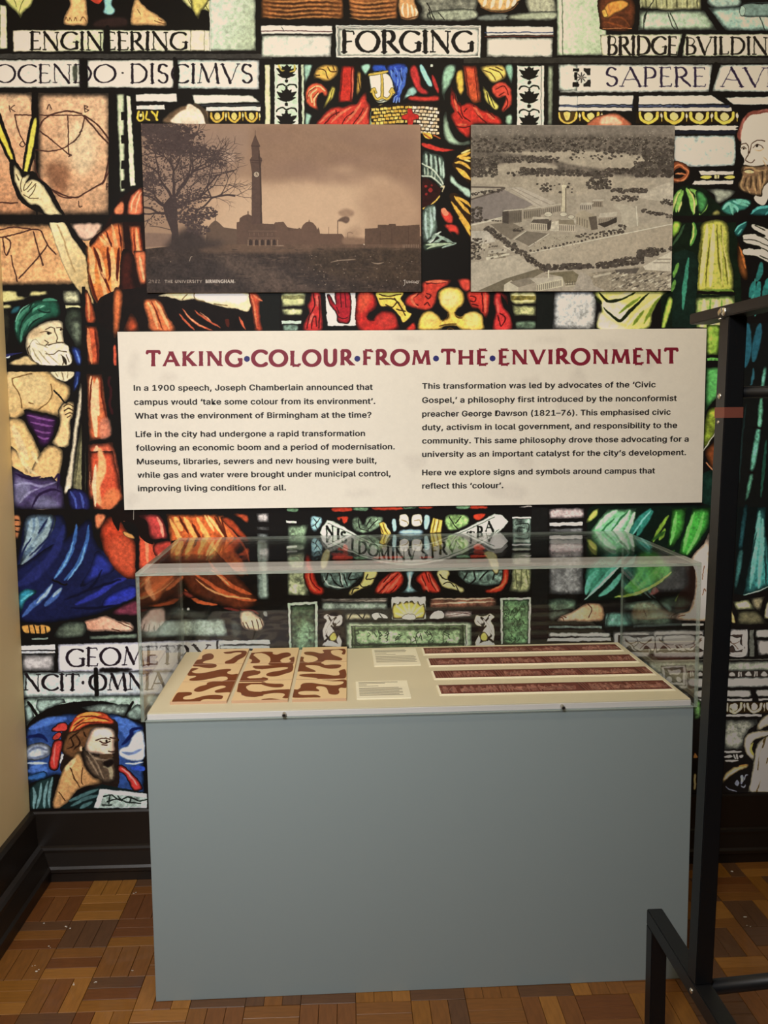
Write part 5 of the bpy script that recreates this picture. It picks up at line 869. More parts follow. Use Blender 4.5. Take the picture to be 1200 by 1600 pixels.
    LL('480,720 540,690 580,650 610,620 680,605 730,598 782,606', 2.6, dk, n=0); LL('600,620 585,580 570,540 600,500 650,440', 2.2, dk, n=0); LL('430,560 470,500 530,450 620,430 700,420 800,400|460,520 560,440 600,450 700,430 780,410', 1.1, dk, n=0); LL('75,695 130,705 180,735 230,745', 3, dk, n=0); LL('75,600 140,620 200,670 235,690', 2.6, dk, n=0); LL('340,880 280,870 200,850 120,840', 1, dk, n=0)
    def leaves(cx, cy, rx, ry, n, s0=1.0):
        for i in range(n):
            t = rr.uniform(0, 6.28); q = rr.random() ** .6
            x = cx + math.cos(t) * q * rx; y = cy + math.sin(t) * q * ry
            if x < 45: continue
            s = rr.uniform(5, 14) * s0
            P([(x + s * rr.uniform(.4, 1.2) * math.cos(u), y + s * rr.uniform(.3, 1) * math.sin(u)) for u in (0, 1, 2.1, 3.1, 4.2, 5.3)], rr.choice((dk, '4c3c36', '52403a')), sm=0, n=0, a=.85)
    for a in ((130, 90, 110, 60, 240, 1.5), (340, 130, 130, 70, 260, 1.4), (250, 200, 190, 80, 340, 1.4), (430, 240, 140, 60, 240, 1.2), (500, 130, 60, 40, 50, .9), (560, 270, 110, 60, 150, 1), (640, 350, 90, 50, 120, .9), (660, 270, 50, 25, 30, .8), (110, 480, 70, 60, 150, 1), (110, 370, 60, 120, 60, .8), (200, 470, 60, 50, 60, .9), (500, 600, 90, 60, 90, 1), (380, 650, 70, 60, 110, 1.1), (560, 740, 90, 50, 190, 1), (440, 770, 110, 70, 220, 1.2), (500, 870, 90, 40, 120, 1), (180, 800, 90, 40, 50, .7), (140, 580, 80, 40, 60, .9), (320, 420, 150, 90, 60, .7), (600, 480, 110, 60, 50, .7), (420, 400, 90, 60, 60, .8), (270, 70, 220, 25, 120, 1.1), (330, 560, 230, 260, 420, .8), (300, 300, 240, 200, 380, .9), (560, 330, 130, 90, 160, .7)): leaves(*a)
    P('45,35 60,35 320,38 330,100 200,140 110,150 60,120', '50403a', soft=10, a=.75, n=.1)
    L('430,1115 440,1085 450,1080', 1, 'a08a74'); m.C(283, 1120, 3, 'a89078'); 
    w = 'b5a08c'
    for t, x0, x1, s in (('TIIE', 0, 0, 0),): pass
    y0, y1 = 1264, 1284
    lettering(m, 'THE', 237, 298, y0, y1, .9, .7, w, gap=.2, serif=0); lettering(m, 'UNIVERSITY', 318, 528, y0, y1, .9, .7, w, gap=.2, serif=0); lettering(m, 'BIRMINGHAM', 556, 776, y0 - 2, y1, 1.3, .9, 'cbb8a4', gap=.18, serif=0); m.C(785, 1280, 3, w)
    LL('110,1264 122,1262 128,1270 112,1284 130,1284|150,1268 142,1264 138,1272 150,1272 150,1266 148,1284|162,1266 174,1264 172,1274 162,1276 174,1284 162,1284 164,1274|186,1264 198,1264 186,1284 200,1284', .8, '8c7868')
    m.O(430, 185, 5)
    LL('1012,1262 1012,1295 1002,1308|1003,1266 1016,1264|1026,1270 1026,1284 1036,1284 1038,1270|1046,1270 1046,1284 1058,1278 1046,1270|1072,1270 1064,1272 1064,1284 1074,1280|1084,1270 1080,1284 1090,1284 1092,1276|1108,1268 1100,1276 1096,1284 1108,1284|1124,1270 1112,1274 1118,1284 1106,1292', 1, 'b8a694')

def aerial_print(m):
    D = m.R; P = m.P; L = m.L; LL = m.LL; F = m.F; FF = m.FF; PP = m.PP
    rr = random.Random(21); m.O(730, 185, 3.636)
    lt, md, dk = 'b5a68c', '8c7e6a', '4c4238'
    P('0,0 1200,0 1200,1018 0,1018', 'a3947c', sm=0, n=.12)
    P('0,0 1200,0 1200,110 0,110', '7e7160', sm=0, n=.15, soft=2); P('0,95 1200,95 1200,330 0,330', '6a5e4f', sm=0, n=.3, soft=3)
    PP('180,190 420,185 640,180 900,200 1060,230 900,290 640,270 420,220|80,290 330,240 520,280 300,320 100,330|30,340 300,325 560,310 700,340 740,400 560,440 300,390 30,380|740,340 880,330 1060,370 960,400 820,410', 'a8987e', n=.15, soft=2)
    P('970,440 1180,360 1180,480 1090,470', lt, n=.15)
    def trees(x0, y0, x1, y1, n, s, slope=0):
        for i in range(n):
            x = rr.uniform(x0, x1); y = rr.uniform(y0, y1) + slope * (x - x0); q = rr.uniform(.6, 1.3) * s
            m.C(x, y, q, rr.choice((dk, '3e352c', '544a3e', '4a4036')), ry=q * .75, k=6, n=.2, sm=0)
            if rr.random() < .35: m.C(x - q * .3, y - q * .5, q * .35, '83765f', ry=q * .25, k=5, n=0, sm=0)
    trees(20, 110, 1180, 190, 420, 9); trees(20, 215, 520, 250, 170, 9); trees(20, 250, 170, 330, 110, 10); trees(300, 280, 760, 310, 200, 10, .05); trees(780, 285, 1180, 310, 170, 11); trees(950, 245, 1180, 330, 170, 13); trees(560, 190, 1180, 235, 60, 8); trees(1000, 180, 1180, 240, 110, 10); trees(230, 300, 520, 325, 60, 8); trees(680, 320, 820, 400, 70, 11); trees(820, 400, 1020, 420, 60, 11)
    for i in range(90): m.C(rr.uniform(30, 1150), rr.uniform(60, 180), rr.uniform(2, 5), 'a49680', ry=2, k=5, n=0)
    # fields
    P('24,460 210,405 380,490 190,560 60,590 24,600', '84776a', n=.08, sm=0); P('240,395 300,390 500,480 430,510 380,495', 'b5a68e', sm=0, n=.1); LL('250,400 430,505|270,395 470,490', .8, '8c7c68'); P('24,395 130,400 90,430 24,440', lt, n=.1, sm=0); L('24,390 140,392 210,400 24,460', 2.2, '5c5044'); L('24,606 120,585 200,570', 2.2, 'c4b69a'); trees(24, 425, 200, 440, 45, 7, -.15); trees(24, 500, 80, 590, 40, 10); trees(60, 575, 200, 585, 20, 6)
    P('370,770 700,690 1165,600 1165,730 900,790 700,840 440,850', 'b0a086', n=.12, sm=0, g=('a39278', 0)); P('20,820 290,775 390,855 60,985 20,985', 'b5a68c', n=.12, sm=0); P('130,600 250,590 330,630 250,690 200,660', '7a6d5a', n=.1, sm=0); P('270,685 330,640 465,655 350,725', '766a58', n=.1, sm=0); P('20,640 120,640 160,700 60,720 20,690', 'b8ab94', n=.15, sm=0)
    P('350,745 470,660 700,660 900,600 1165,590 1165,600 700,695 370,765', 'a8997f', n=.1, sm=0); L('360,765 700,695 1165,600', 1.1, 'd0c4a8'); LL('265,688 335,640|350,728 465,655|20,608 200,560|205,725 300,775|840,490 900,500 930,560 900,620 840,640 760,660', 1.1, 'cdc0a4')
    P('830,490 900,490 960,520 970,600 900,625 800,640 870,590 870,530', 'b0a288', n=.1); L('960,500 968,610', 1.2, 'd0c4a8')
    # tree lines
    for i in range(60):
        t = i / 59; trees(100 + t * 330, 610 + t * 240, 130 + t * 330, 640 + t * 230, 3, 10)
    for i in range(26):
        t = i / 25; m.C(360 + t * 520, 755 - t * 110 + rr.uniform(-4, 4), rr.uniform(4, 8), dk, k=6)
    trees(620, 660, 880, 680, 40, 8, -.12); trees(430, 835, 830, 860, 150, 12, -.04); trees(830, 800, 1000, 840, 80, 13, -.1); trees(970, 750, 1080, 790, 60, 14, -.15); trees(1080, 740, 1165, 760, 20, 9, -.1)
    trees(260, 620, 320, 640, 12, 8); trees(990, 510, 1170, 530, 50, 8, .22); trees(820, 440, 970, 470, 50, 8); trees(390, 370, 600, 420, 24, 9); trees(20, 680, 80, 800, 50, 9); trees(860, 600, 900, 650, 16, 8); trees(1090, 450, 1170, 480, 30, 8, .2)
    # campus buildings
    def block(x, y, w, h, skew=0, top=8, c='8c7e68', cs='4f453a', ct='b8aa90'):
        P([(x, y), (x + w, y + skew), (x + w, y + h + skew), (x, y + h)], c, sm=0, n=.1); P([(x, y), (x + 10, y - top), (x + w + 10, y - top + skew), (x + w, y + skew)], ct, sm=0, n=.1)
        k = int(w / 11)
        for i in range(k): L([(x + 5 + i * 11, y + h * .2 + skew * i / max(k, 1)), (x + 5 + i * 11, y + h * .85 + skew * i / max(k, 1))], 1.0, cs, n=0)
    block(200, 530, 110, 70, -10, 8, '6c6050'); block(320, 520, 100, 55, -12, 8); block(420, 510, 110, 40, -20, 8, '9a8b74'); P('200,530 235,525 235,600 200,590', '4c4238', sm=0)
    block(362, 592, 92, 44, 4, 34, 'b8a88c'); P('362,592 375,575 460,570 475,590 455,600', '5c5144', sm=0); P('455,595 478,575 478,625 455,638', '4a4036', sm=0)
    block(522, 600, 92, 42, 2, 30, 'b5a58a'); P('515,575 605,575 612,605 520,600', '85775f', sm=0); P('618,545 660,520 735,560 735,635 690,630 618,600', 'a49478', sm=0, n=.1); P('690,560 735,555 742,630 705,635', '5c5042', sm=0); for_ = [L([(625 + i * 14, 560 + i * 5), (625 + i * 14, 600 + i * 5)], .9, '5c5042') for i in range(5)]
    block(745, 565, 100, 40, -8, 26, '9c8c74'); block(710, 470, 60, 34, 0, 10, '8c7c66'); block(640, 490, 70, 30, 0, 12, 'a49680'); P('740,600 800,585 850,560 850,590 780,620', '3e352c', sm=0)
    for x, y, w in ((460, 545, 22), (547, 545, 20), (590, 560, 18)): m.C(x, y, w, 'c8ba9c', ry=w * .6, ol=.5)
    P('480,590 520,580 520,640 470,640', 'c0b296', sm=0, n=.2)
    P('550,340 545,385 538,385 535,530 560,532 562,385 555,385', 'c9b996', sm=0, ol=.4); L('560,400 560,530', 1.6, '6c5f4c'); D(536, 378, 565, 390, 'd8c8a4')
    m.C(0, 0, 0, 'ffffff') if 0 else None
    # foreground works
    P('60,980 220,910 400,855 440,870 330,930 210,985', '71654f', sm=0, n=.12); P('210,945 250,920 290,950 290,982 208,985', 'c4b698', sm=0, n=.1); P('240,930 370,900 400,930 290,960', '877a65', sm=0); block(395, 940, 150, 44, -30, 18, 'c4b696'); P('355,910 500,900 560,890 400,945', 'b5a78e', sm=0); P('440,880 600,865 690,930 560,950 540,900', '75694f', sm=0, n=.15); L('462,865 462,905', 2, 'd8caa8'); LL('560,940 680,930|560,955 680,945', 1.4, 'b8aa8c')
    for i in range(8): L([(570 + i * 14, 925), (570 + i * 14, 945)], 1, '5c5042')
    P('690,880 1000,840 1150,860 1150,985 700,985', '8e8069', sm=0, n=.25); P('1000,840 1160,755 1160,870 1010,860', 'c2b499', sm=0, n=.1); LL('1080,800 1155,800|1060,820 1150,820', 1.6, '8c7e68'); P('840,860 980,850 960,880 850,885', '5c5246', sm=0); L('720,900 810,880', 3, 'b5a78c'); P('640,870 700,900 720,950 800,985 600,985', 'a39580', sm=0, n=.15)
    for i in range(130):
        x = rr.uniform(800, 1150); y = rr.uniform(880, 975); a = rr.uniform(8, 26); P([(x, y), (x + a, y - a * .5), (x + a * 1.3, y - a * .3), (x + a * .4, y + a * .3)], rr.choice(('c0b296', '6a5e4e', '52483c', 'a8997e')), sm=0, n=.1)
    block(115, 770, 105, 30, -8, 22, '8c7e66'); P('105,790 240,765 240,775 110,805', 'cabd9f', sm=0); L('98,700 98,790', 1.6, 'a89a80')
    for i in range(60): m.C(rr.uniform(370, 640), rr.uniform(670, 740), rr.uniform(1.5, 3), '6a5e4c', k=5, n=0)
    for i in range(40): x = rr.uniform(30, 200); y = rr.uniform(690, 800); P([(x, y), (x + 12, y - 5), (x + 14, y + 4), (x + 2, y + 8)], rr.choice(('c0b296', '6a5e4e', 'a8997e')), sm=0)

def camouflage(m):
    """brown pattern over the nine cream tiles"""
    b = '80431f'
    m.O(260, 1006, 8)
    for s in ('450,150 500,125 560,120 592,150 580,185 540,200 480,215 455,235 500,242 580,245 628,265 615,290 560,303 480,300 410,285 330,275 380,205 440,190',
              '715,105 800,95 900,85 995,90 1000,130 960,170 900,200 860,235 800,252 745,250 730,235 745,215 800,195 870,150 930,125 935,108 860,108 800,122 740,122',
              '310,310 400,308 330,340 320,352 370,368 450,365 560,345 650,325 760,312 808,318 800,335 765,350 765,370 820,382 900,380 870,480 760,480 700,470 760,445 765,425 740,410 680,410 600,425 500,445 400,460 330,462 288,455 300,435 360,415 365,400 265,392',
              '510,488 580,470 700,470 880,480 860,500 840,600 760,605 640,612 605,600 620,580 730,545 738,530 690,522 620,535 540,560 460,590 390,600 345,585 360,560 420,530 500,510',
              '130,620 200,605 300,605 320,622 300,640 225,660 208,680 230,695 320,690 430,660 540,640 640,638 700,650 705,670 680,690 600,692 500,690 440,705 400,740 360,750 240,750 160,740 65,745'):
        m.P(s, b, n=.04)
    for s in ('1010,150 1050,115 1200,100 1215,108 1200,115 1110,118 1085,140 1130,175 1172,210 1165,235 1100,245 1048,240 1070,215 1065,195 1020,180',
              '1075,290 1090,275 1210,272 1210,318 1110,310', '940,355 1020,335 1100,328 1170,345 1175,362 1140,385 1030,405 1005,420 1040,432 1210,425 1210,475 900,475 905,440',
              '900,490 1210,485 1210,505 1060,505 1000,530 995,550 1030,585 1100,598 1210,600 1210,650 1100,665 1000,660 940,640 930,610 880,600', '840,745 950,735 1100,720 1210,702 1210,745 860,748'):
        m.P(s, b, n=.04, sm=0)
    m.O(400, 1006, 8)
    for s in ('70,100 200,100 210,125 260,135 320,115 400,108 435,130 420,155 340,180 305,205 320,230 380,238 435,215 415,190 440,170 480,168 460,260 380,262 165,262 180,210 170,165 120,130 70,115',
              '70,275 380,262 460,262 450,340 360,375 280,400 190,407 130,395 140,370 200,350 300,335 390,310 395,295 330,292 200,305 70,312', '70,425 100,418 150,432 130,460 70,470', '40,335 56,355 40,375',
              '70,482 110,480 130,490 230,498 320,500 348,518 320,540 240,545 160,535 80,512 70,505', '70,597 120,590 240,575 340,570 440,575 415,672 330,675 360,640 340,620 280,614 190,618 80,640 70,655',
              '70,715 80,690 200,682 330,700 400,712 400,720 70,738',
              '600,110 640,98 720,100 800,118 850,110 840,75 1000,68 1110,66 1115,120 1090,135 1070,120 1085,95 1040,75 960,80 935,100 960,135 1040,165 1078,190 1050,208 960,205 870,205 815,235 808,245 640,240 700,228 770,200 760,170 700,148 620,135',
              '530,165 560,160 600,170 590,205 640,235 820,245 860,262 960,258 1050,260 1062,280 1020,305 920,310 850,300 780,275 700,265 630,268 620,280 670,305 740,335 735,350 650,350 560,345 490,340 510,240',
              '540,395 570,380 700,372 850,378 960,395 1030,392 1045,375 1035,345 1060,328 1115,322 1120,420 1000,440 860,445 780,438 740,425 600,412',
              '820,455 960,458 1120,448 1130,545 1060,548 1030,570 1042,600 1020,630 960,635 910,620 895,580 870,545 810,530 760,535 752,555 785,575 780,592 700,590 600,590 540,600 528,618 560,635 640,638 740,635 790,650 800,668 700,670 450,668 460,575 520,570 555,545 560,515 600,492 700,488 820,505 950,518 1040,512 1090,490 1080,470 960,468',
              '465,712 560,702 700,698 850,695 1135,692 1130,705 900,712 480,720'):
        m.P(s, b, n=.04, sm=1)
# ================================================================ the room
WX, MB, MT, MR = -1.2064, .2524, 3.30, 2.0        # left corner, mural bottom, ceiling edge, mural right end
plaster = mat('cream_plaster', 'ead2a0', .75, .2, var=.05, scale=3, bump=.15, bscale=60)
white_plaster = mat('white_plaster', 'd8d2c4', .8, .2, var=.03, scale=2)
dim_plaster = mat('darkened_plaster', '75695a', .8, .2)  # for the unseen walls, made darker to cut bounced light at the right
skirt = mat('dark_skirting_paint', '1d1712', .38, .5, var=.25, scale=6, bump=.1, bscale=40)
subfloor = mat('dark_subfloor', '1c120a', .8)
tag(box('floor', -1.35, 4.2, -6.2, .1, -.05, -.008, subfloor), kind='structure')
floor = bpy.data.objects['floor']
tag(box('wall_back', -1.35, 4.2, 0.002, .12, -.01, 3.42, white_plaster), kind='structure')
tag(box('wall_left', WX - .14, WX, -6.1, .002, -.01, 3.42, plaster), kind='structure')
tag(box('wall_right', 4.0, 4.12, -6.1, .002, -.01, 3.42, dim_plaster), kind='structure')
tag(box('ceiling', -1.35, 4.2, -6.2, .1, 3.42, 3.5, white_plaster), kind='structure')
bm = bmesh.new()
bm_box(bm, -1.35, 4.2, -6.2, -6.1, -.01, .9); bm_box(bm, -1.35, 4.2, -6.2, -6.1, 3.0, 3.42); bm_box(bm, -1.35, -1.15, -6.2, -6.1, .9, 3.0); bm_box(bm, .45, 4.2, -6.2, -6.1, .9, 3.0)
tag(mesh('wall_front', bm, dim_plaster), kind='structure')
def profile(name, pts, a, b, nrm, m):
    """a moulding: pts = (outwards, up) swept from a to b; nrm points out of the wall"""
    bm = bmesh.new(); a, b, nrm = Vector(a), Vector(b), Vector(nrm)
    r0 = [bm.verts.new(a + nrm * p + Vector((0, 0, q))) for p, q in pts]; r1 = [bm.verts.new(b + nrm * p + Vector((0, 0, q))) for p, q in pts]
    n = len(pts)
    for i in range(n): bm.faces.new((r0[i], r0[(i + 1) % n], r1[(i + 1) % n], r1[i]))
    bm.faces.new(r0[::-1]); bm.faces.new(r1); bmesh.ops.recalc_face_normals(bm, faces=bm.faces)
    return mesh(name, bm, m)
PB = [(0, 0), (.024, 0), (.024, .040), (.034, .046), (.034, .058), (.028, .066), (.020, .112), (.021, .122), (.018, .130), (.010, .134), (.010, .251), (.007, .258), (0, .2595)]
PL = [(0, 0), (.068, 0), (.068, .040), (.074, .046), (.074, .058), (.066, .066), (.050, .112), (.048, .122), (.040, .130), (.026, .136), (.022, .244), (.014, .258), (0, .2595)]
tag(profile('baseboard_back', PB, (WX + .0, 0.0015, -.008), (4.0, 0.0015, -.008), (0, -1, 0), skirt), kind='structure')
tag(profile('baseboard_left', PL, (WX, -6.05, -.008), (WX, 0, -.008), (1, 0, 0), skirt), kind='structure')

# parquet: squares of three oak fingers, turned in alternate squares
woods = [mat('oak_finger', c, .40, .4, var=.38, scale=16, stretch=(1, 7, 1) if i % 2 == 0 else (7, 1, 1), bump=.12, bscale=120, coat=.15)
         for i, c in enumerate(('86581f', '86581f', '6a3f1c', '6a3f1c', '94642a', '94642a', '764a22', '764a22', '5e4028', '5e4028', '7c5022', '7c5022'))]
rw = random.Random(8); PI_ = .1525; FW = PI_ / 3
cells = []
for i in range(-2, 24):
    for j in range(-16, 5):
        x0 = -.99 + i * PI_; y0 = -.425 - PI_ + (j + 1) * PI_
        if x0 < WX - .1 or y0 < -2.6: continue
        horiz = (i + j) % 2 != 0; tone = rw.randrange(6)
        for k in range(3):
            if horiz: r = (x0, x0 + PI_, y0 + k * FW, y0 + (k + 1) * FW)
            else: r = (x0 + k * FW, x0 + (k + 1) * FW, y0, y0 + PI_)
            r = (max(r[0], WX + .02), r[1], r[2], min(r[3], -.004))
            if r[1] - r[0] < .01 or r[3] - r[2] < .01: continue
            t = tone if rw.random() < .6 else rw.randrange(6)
            cx, cy = (r[0] + r[1]) / 2, (r[2] + r[3]) / 2
            px, py = to_px(cx, cy, 0); dist = math.hypot(cx - CX, cy + CD)
            hid = (-.60 < cx < .90 and -.69 < cy)
            seen = -30 < px < 1230 and py < 1660 and not hid
            cells.append((0 if seen else 1, dist, r, t * 2 + (1 if not horiz else 0) if False else t * 2 + (0 if not horiz else 1), cx, cy, horiz))
cells.sort(key=lambda c: (c[0], c[1]))
cache = {}
rest = {}
for n, (far, dist, r, mi, cx, cy, hz) in enumerate(cells):
    w, d = r[1] - r[0] - .0012, r[3] - r[2] - .0012
    dz = rw.uniform(-.0006, .0004)
    # material stretch: grain runs along the finger
    mi = (mi // 2) * 2 + (1 if not hz else 0)
    mi = mi if hz is False else mi - (mi % 2) + 0
    wood = woods[(mi // 2) * 2 + (0 if hz is False else 1)]
    wood = woods[(mi // 2) * 2 + (1 if hz is False else 0)]
    if n < 300 and not far:
        key = (round(w, 4), round(d, 4), wood.name)
        if key not in cache:
            bm = bmesh.new(); bm_box(bm, -w / 2, w / 2, -d / 2, d / 2, -.008, 0, .0008, 1)
            me = bpy.data.meshes.new('parquet_finger'); bm.to_mesh(me); bm.free(); me.materials.append(wood); cache[key] = me
        o = bpy.data.objects.new('parquet_finger', cache[key]); link(o, floor); o.location = (cx, cy, dz)
    else:
        rest.setdefault(wood.name, []).append((cx, cy, w, d, dz))
bm = bmesh.new(); names = sorted(rest)
for mi, nme in enumerate(names):
    for (cx, cy, w, d, dz) in rest[nme]:
        k = len(bm.faces); bm_box(bm, cx - w / 2, cx + w / 2, cy - d / 2, cy + d / 2, -.008, dz)
        bm.faces.ensure_lookup_table()
        for f in bm.faces[k:]: f.material_index = mi
tag(mesh('parquet_fingers_beyond', bm, [bpy.data.materials[n] for n in names], floor), kind='stuff')

# ================================================================ the printed wall
MW_K = 920                                   # texels per metre
def wall_fn(q): return q
mural = Canvas(-60, -120, 1320, 1300, 2, '15100d', seed=1)
for f in (mural_extra, mural_top, mural_top2, mural_mid, mural_low, mural_low2): f(mural)
SRCW, SRCH = mural.w, mural.h
def sample(a, x, y):
    x = np.clip(x, 0, a.shape[1] - 1.01); y = np.clip(y, 0, a.shape[0] - 1.01)
    xi = x.astype(np.int32); yi = y.astype(np.int32); fx = (x - xi)[..., None]; fy = (y - yi)[..., None]
    return (a[yi, xi] * (1 - fx) + a[yi, xi + 1] * fx) * (1 - fy) + (a[yi + 1, xi] * (1 - fx) + a[yi + 1, xi + 1] * fx) * fy
def delight(a, px, py):
    """photograph colour -> colour of the print itself, by the light the room's lamps give that spot"""
    lin = np.where(a > .04045, ((np.clip(a, 0, 1) + .055) / 1.055) ** 2.4, a / 12.92)
    u = (px - 600) / 600; v = (py - 640) / 640
    B = (np.ones_like(u), u, v, u * v, u * u, v * v)
    out = np.empty_like(lin)
    for c in range(3):
        e = np.exp(sum(k * b for k, b in zip(LIGHT_FIT[c], B)))
        out[..., c] = lin[..., c] / e
    out = np.clip(out, 0, .86)
    return np.where(out > .0031308, 1.055 * out ** (1 / 2.4) - .055, out * 12.92)
LIGHT_FIT = ((0, 0, 0, 0, 0, 0),) * 3
LIGHT_FIT = ((-0.0217, -0.3724, -0.3796, -0.223, -0.3417, -0.2865), (-0.1419, -0.3842, -0.3363, -0.2267, -0.3687, -0.3062), (-0.3023, -0.4149, -0.2293, -0.211, -0.4158, -0.3521))     # measured off a plain white wall under the lamps above
X1 = 1.66
TW, TH = int((X1 - WX) * MW_K), int((3.12 - MB) * MW_K)
gx = (WX + (np.arange(TW) + .5) / MW_K)[None, :] + np.zeros((TH, 1)); gz = (3.12 - (np.arange(TH) + .5) / MW_K)[:, None] + np.zeros((1, TW))
px, py = to_px(gx, 0.0, gz)
wob = fnoise(TH, TW, (14, 6), 77); wob2 = fnoise(TH, TW, (14, 6), 99)
tex = sample(mural.a, (px + wob * 1.0 + 60) * 2, (py + wob2 * 1.0 + 120) * 2)
tex = np.clip(tex + .10 * np.clip((tex - .35) / .6, 0, 1) ** 1.5, 0, 1)
tex[..., 2] *= 1 - .06 * np.clip(1 - (py - 300) / 700, 0, 1) * np.clip(1 - (px - 200) / 1400, 0, 1)
l0 = tex.mean(2)[..., None]; tex = tex * (.76 + .24 * np.clip(l0 / .62, 0, 1))      # deep glass is darker than it looks
tex = tex.mean(2)[..., None] * .12 + tex * .88
hatch = fnoise(TH, TW, (7, 2.2), 41)            # the glass painter's matting: fine mottling and short dark scratches
hatch += .8 * np.minimum(0, np.roll(vnoise(TH, TW, 2.0, 55), 1, 0) * .6 + vnoise(TH, TW // 3 + 2, 1.6, 56).repeat(3, 1)[:, :TW] - .62)
lum = tex.mean(2); mid = np.clip(lum * 3, 0, 1) * np.clip((1.02 - lum) * 2.6, 0.12, 1)
tex *= (1 + .17 * hatch * mid)[..., None]
tex = delight(tex, px, py).astype(np.float32)
del mural
CALIB = False
mural_m = print_mat('stained_glass_print', tex, .55, .12) if not CALIB else mat('calib', (231, 231, 231), .9, 0)
def uv_plate(name, x0, x1, y0, y1, z0, z1, front, side, uvf, parent=None, face='front'):
    """a plate with the print on its front (-y) or top (+z) face; uvf(v) gives uv"""
    bm = bmesh.new(); bm_box(bm, x0, x1, y0, y1, z0, z1); uv = bm.loops.layers.uv.new('uv')
    for f in bm.faces:
        hit = f.normal.y < -.9 if face == 'front' else f.normal.z > .9
        f.material_index = 0 if hit else 1
        if hit:
            for l in f.loops: l[uv].uv = uvf(l.vert.co)
    return mesh(name, bm, [front, side], parent)
mural_edge = mat('mural_edge', '2a2420', .7)
mu = uv_plate('stained_glass_mural', WX + .0005, X1, -.0010, .0015, MB, 3.12, mural_m, mural_edge, lambda v: ((v.x - WX) / (X1 - WX), (v.z - MB) / (3.12 - MB)))
tag(mu, 'huge wall print of stained glass covering the wall behind everything', 'mural')

# ---- boards fixed to it
board_side = mat('foam_board_edge', 'cfc6b4', .7)
dark_side = mat('print_board_edge', '5a4a3c', .7)
def rect_canvas(x0, x1, z0, z1, k, base, y, seed):
    """canvas in wall millimetres for a board at depth y"""
    def fn(q):
        d = AF + AR * ((q[:, :1] - 600) / FPX) - AU * ((q[:, 1:2] - 800) / FPX)
        t = (y + CD) / d[:, 1]
        return np.stack([(CX + t * d[:, 0]) * 1000, -(CZ + t * d[:, 2]) * 1000], 1)
    return Canvas(x0 * 1000, -z1 * 1000, x1 * 1000, -z0 * 1000, k, base, fn, seed)
def finish(c, y, name, rough=.5, spec=.3, own=False):
    gx = ((c.x0 + (np.arange(c.w) + .5) / c.k) / 1000)[None, :] + np.zeros((c.h, 1)); gz = -((c.y0 + (np.arange(c.h) + .5) / c.k) / 1000)[:, None] + np.zeros((1, c.w))
    px, py = to_px(gx, y, gz)
    return print_mat(name, c.a if own else delight(c.a, px, py).astype(np.float32), rough, spec)
YB = -.012
def scl(x): return x * (CD + YB) / CD + CX * (0 - YB) / CD
def sclz(z): return CZ + (z - CZ) * (CD + YB) / CD
def photo_board(name, x0, x1, z0, z1, painter, label, seed, px_mm=2.19):
    x0, x1, z0, z1 = scl(x0), scl(x1), sclz(z0), sclz(z1)
    c = rect_canvas(x0, x1, z0, z1, 1.45, 'a08060', YB, seed)
    # brush widths inside the painters are in photograph pixels: 1 px = px_mm mm here
    k = c.k; c.k = k
    c2 = Scaled(c, px_mm); painter(c2)
    m = finish(c, YB, name, .5, .12)
    o = uv_plate(name, x0, x1, YB, -.001, z0, z1, m, dark_side, lambda v: ((v.x - x0) / (x1 - x0), (v.z - z0) / (z1 - z0)))
    return tag(o, label, 'photograph')
class Scaled:
    """the same canvas, with every brush width multiplied by f"""
    def __init__(s, c, f): s.c, s.f = c, f
    def __getattr__(s, n):
        c, f = s.c, s.f
        def w(*a, **k):
            for q in ('e', 'soft', 'ol', 'w1'):
                if k.get(q) is not None: k[q] = k[q] * f
            a = list(a)
            if n in ('L', 'F', 'LL', 'FF'):
                a[1] = a[1] * f; k.setdefault('soft', (.5 if n in ('L', 'LL') else 1.2) * f)
            if n == 'C' and False: pass
            return getattr(c, n)(*a, **k)
        return w
photo_board('tower_photograph', -.7357, .1757, 2.0273, 2.5666, tower_print, 'sepia photograph board of a clock tower beside a bare oak tree', 4)
photo_board('aerial_photograph', .3428, 1.0239, 2.0273, 2.5666, aerial_print, 'grey brown aerial photograph board of a campus, right of the clock tower picture', 5)

# ---- the title board
tb = thing('title_board', 'wide cream text board headed TAKING COLOUR FROM THE ENVIRONMENT', 'sign')
bx0, bx1, bz0, bz1 = scl(-.8377), scl(1.1502), sclz(1.3052), sclz(1.9006)
c = rect_canvas(bx0, bx1, bz0, bz1, 1.3, 'e9e6dc', YB, 9)
c2 = Scaled(c, 2.19); c2.O(0, 0, 1)
c2.P('150,500 1150,500 1150,820 150,820', 'e9e6dc', sm=0, n=.012)
rr = random.Random(4)
for (x, y, a, b) in ((800, 560, 22, 10), (830, 600, 18, 16), (905, 600, 14, 26), (950, 540, 30, 8), (650, 720, 20, 16), (700, 640, 26, 8), (820, 720, 16, 20), (205, 780, 14, 16), (210, 570, 10, 26), (260, 590, 16, 10), (790, 770, 30, 14), (1010, 560, 14, 20), (560, 770, 24, 8), (640, 530, 20, 6), (860, 530, 26, 6), (880, 640, 10, 20)):
    c2.P([(x + a * math.cos(t) * rr.uniform(.5, 1.3), y + b * math.sin(t) * rr.uniform(.5, 1.3)) for t in (0, .9, 1.8, 2.7, 3.6, 4.5, 5.4)], 'cdc8c0', soft=5, a=.35, n=.05)
TC = '7c1830'
